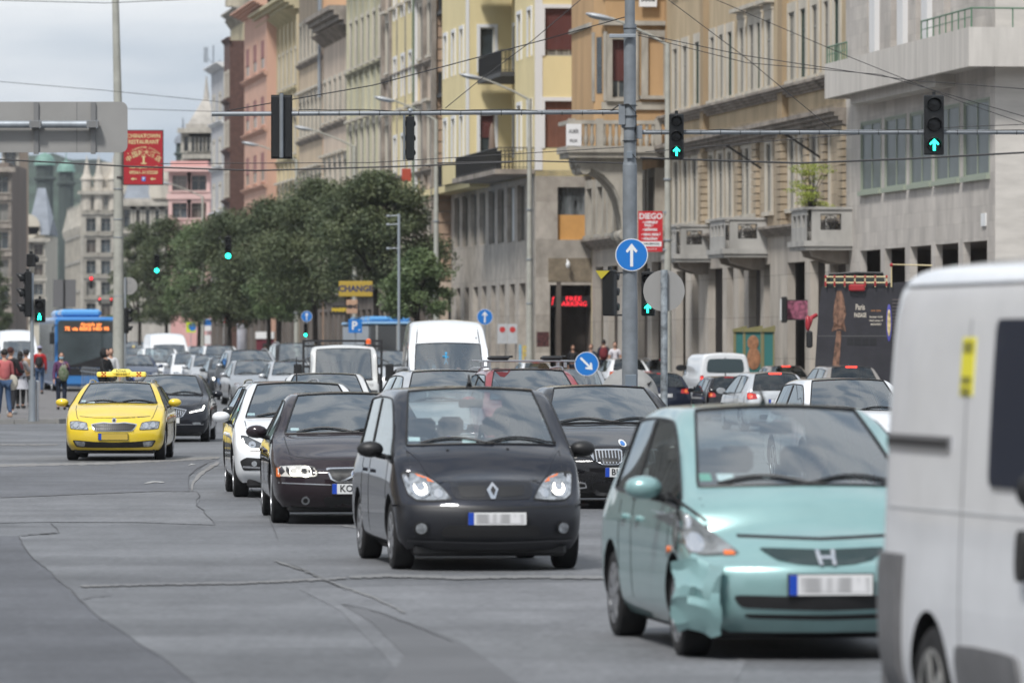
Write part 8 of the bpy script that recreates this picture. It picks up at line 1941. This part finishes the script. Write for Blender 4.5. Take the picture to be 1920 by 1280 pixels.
art = MB().prism([(-.52,-.012,Zt(612)),(-.30,-.012,Zt(614)),(-.22,-.012,Zt(588)),(-.27,-.012,Zt(560)),(-.33,-.012,Zt(545)),(-.44,-.012,Zt(545)),(-.50,-.012,Zt(566)),(-.54,-.012,Zt(590))], (0,.012,0)).prism([(-.58,-.012,Zt(622)),(-.50,-.012,Zt(602)),(-.38,-.012,Zt(612)),(-.26,-.012,Zt(602)),(-.22,-.012,Zt(622)),(-.38,-.012,Zt(616))], (0,.012,0)).prism([(-.58,-.012,Zt(700)),(-.45,-.012,Zt(620)),(-.33,-.012,Zt(620)),(-.40,-.012,Zt(700))], (0,.012,0)); art.build('figure_artwork', PB, tb)
CRT = mat('cream bus lettering', (.55,.50,.42), .6); text('Paris', .20, MF(.13,-.006,Zt(576)), CRT, 'lettering', tb, .004, .6); text('PASSAGE', .15, MF(.13,-.006,Zt(591)), CRT, 'lettering', tb, .004, .5); text('Sundays 10-20', .055, MF(.52,-.006,Zt(594)), CRT, 'lettering', tb, .002); text('VACI street 17', .055, MF(.52,-.006,Zt(601)), CRT, 'lettering', tb, .002); text('BUDAPEST', .055, MF(.52,-.006,Zt(608)), CRT, 'lettering', tb, .002); text('now open', .06, MF(.52,-.006,Zt(582)), mat('amber text', (.5,.22,.08), .6), 'lettering', tb, .001)
MB().ell((.84,-.01,Zt(605)), (.07,.02,.46), 14, 10).build('oval_artwork', mat('blue oval', (.08,.08,.35), .5), tb, True); MB().ell((.84,-.03,Zt(605)), (.045,.015,.33), 14, 10).build('oval_centre', mat('oval centre', (.50,.40,.20), .5, var=.6, scale=8), tb, True)
for i in range(4): MB().box(-.20+i*.19,-.04+i*.19,-.012,0,Zt(647),Zt(634)).build('vent_panel', mat('vent panel dark', (.018,.018,.02), .4), tb)
MB().box(-.95,1.5,-.008,0,Zt(630.5),Zt(629)).build('panel_line', mat('line grey', (.10,.10,.10), .5), tb)
q = MB().tube([(-.95,.2,Zt(590)),(-1.08,.1,Zt(596)),(-1.14,.0,Zt(612))], [.05,.06,.05], 8); q.ell((-1.16,-.02,Zt(606)), (.07,.08,.20), 12, 8); q.build('mirror_arm', mat('bus red', (.35,.02,.03), .4, coat=.5), tb, True); MB().cham(-1.20,-1.04,-.10,.05,Zt(652),Zt(620),.04).build('mirror_glass', BLACK, tb)
p_ = at(1612, 532, 76); person('passenger on the open upper deck, only the back of the head showing', (p_.x+.08,p_.y+.9,zt_-1.25), 180, 1.55, 0, (10,20), (10,20), cl('dark red coat', (.12,.02,.03)), cl('black trousers', (.012,.012,.013)), hair=HAIRB)
# kiosk far off and yellow barrier near the entrance
p = at(495, HY, 29); o = empty('kiosk', (p.x,p.y,0), 0, 'dark red and white kiosk under the trees', 'kiosk'); MB().box(-.5,.6,0,1.5,0,2.3).build('body', mat('kiosk red', (.12,.012,.025), .6), o); MB().box(-.55,.65,-.1,1.6,2.3,2.75).build('roof_band', WHITE, o); MB().box(-.1,.5,-.01,0,.9,2.0).build('window', BLACK, o)
p = at(1002, HY, 44); o = empty('works_barrier', (p.x,p.y,0), 0, 'yellow slatted works barrier standing before the marble wall', 'barrier'); zz = CH+(HY-652)/44
q = MB(); 
for i in range(3): q.box(-.48,.50,0,.04,zz-.02-i*.17,zz+.10-i*.17)
q.box(-.50,-.44,-.02,.06,.2,zz+.1).box(.46,.52,-.02,.06,.2,zz+.1); q.build('slats', mat('barrier yellow', (.55,.42,.10), .6, var=.3, scale=5), o); MB().box(-.66,-.56,0,.05,.2,zz+.14).build('blue_post', mat('light blue post', (.2,.4,.55), .5), o)
# ---------------------------------------------------------------- thin street haze
hz = MB().box(-260,130,-75,1640,-1.6,75).build('haze', None, None, label='thin grey haze filling the far end of the street', cat='haze', kind='stuff')
hm_ = bpy.data.materials.new('haze'); hm_.use_nodes = True; t = hm_.node_tree; t.nodes.clear(); o_ = N(t, 'ShaderNodeOutputMaterial'); vv = N(t, 'ShaderNodeVolumePrincipled')
vv.inputs['Density'].default_value = .00010; vv.inputs['Color'].default_value = (.86,.90,.95,1); vv.inputs['Anisotropy'].default_value = .2; t.links.new(vv.outputs[0], o_.inputs['Volume']); hz.data.materials.clear(); hz.data.materials.append(hm_)
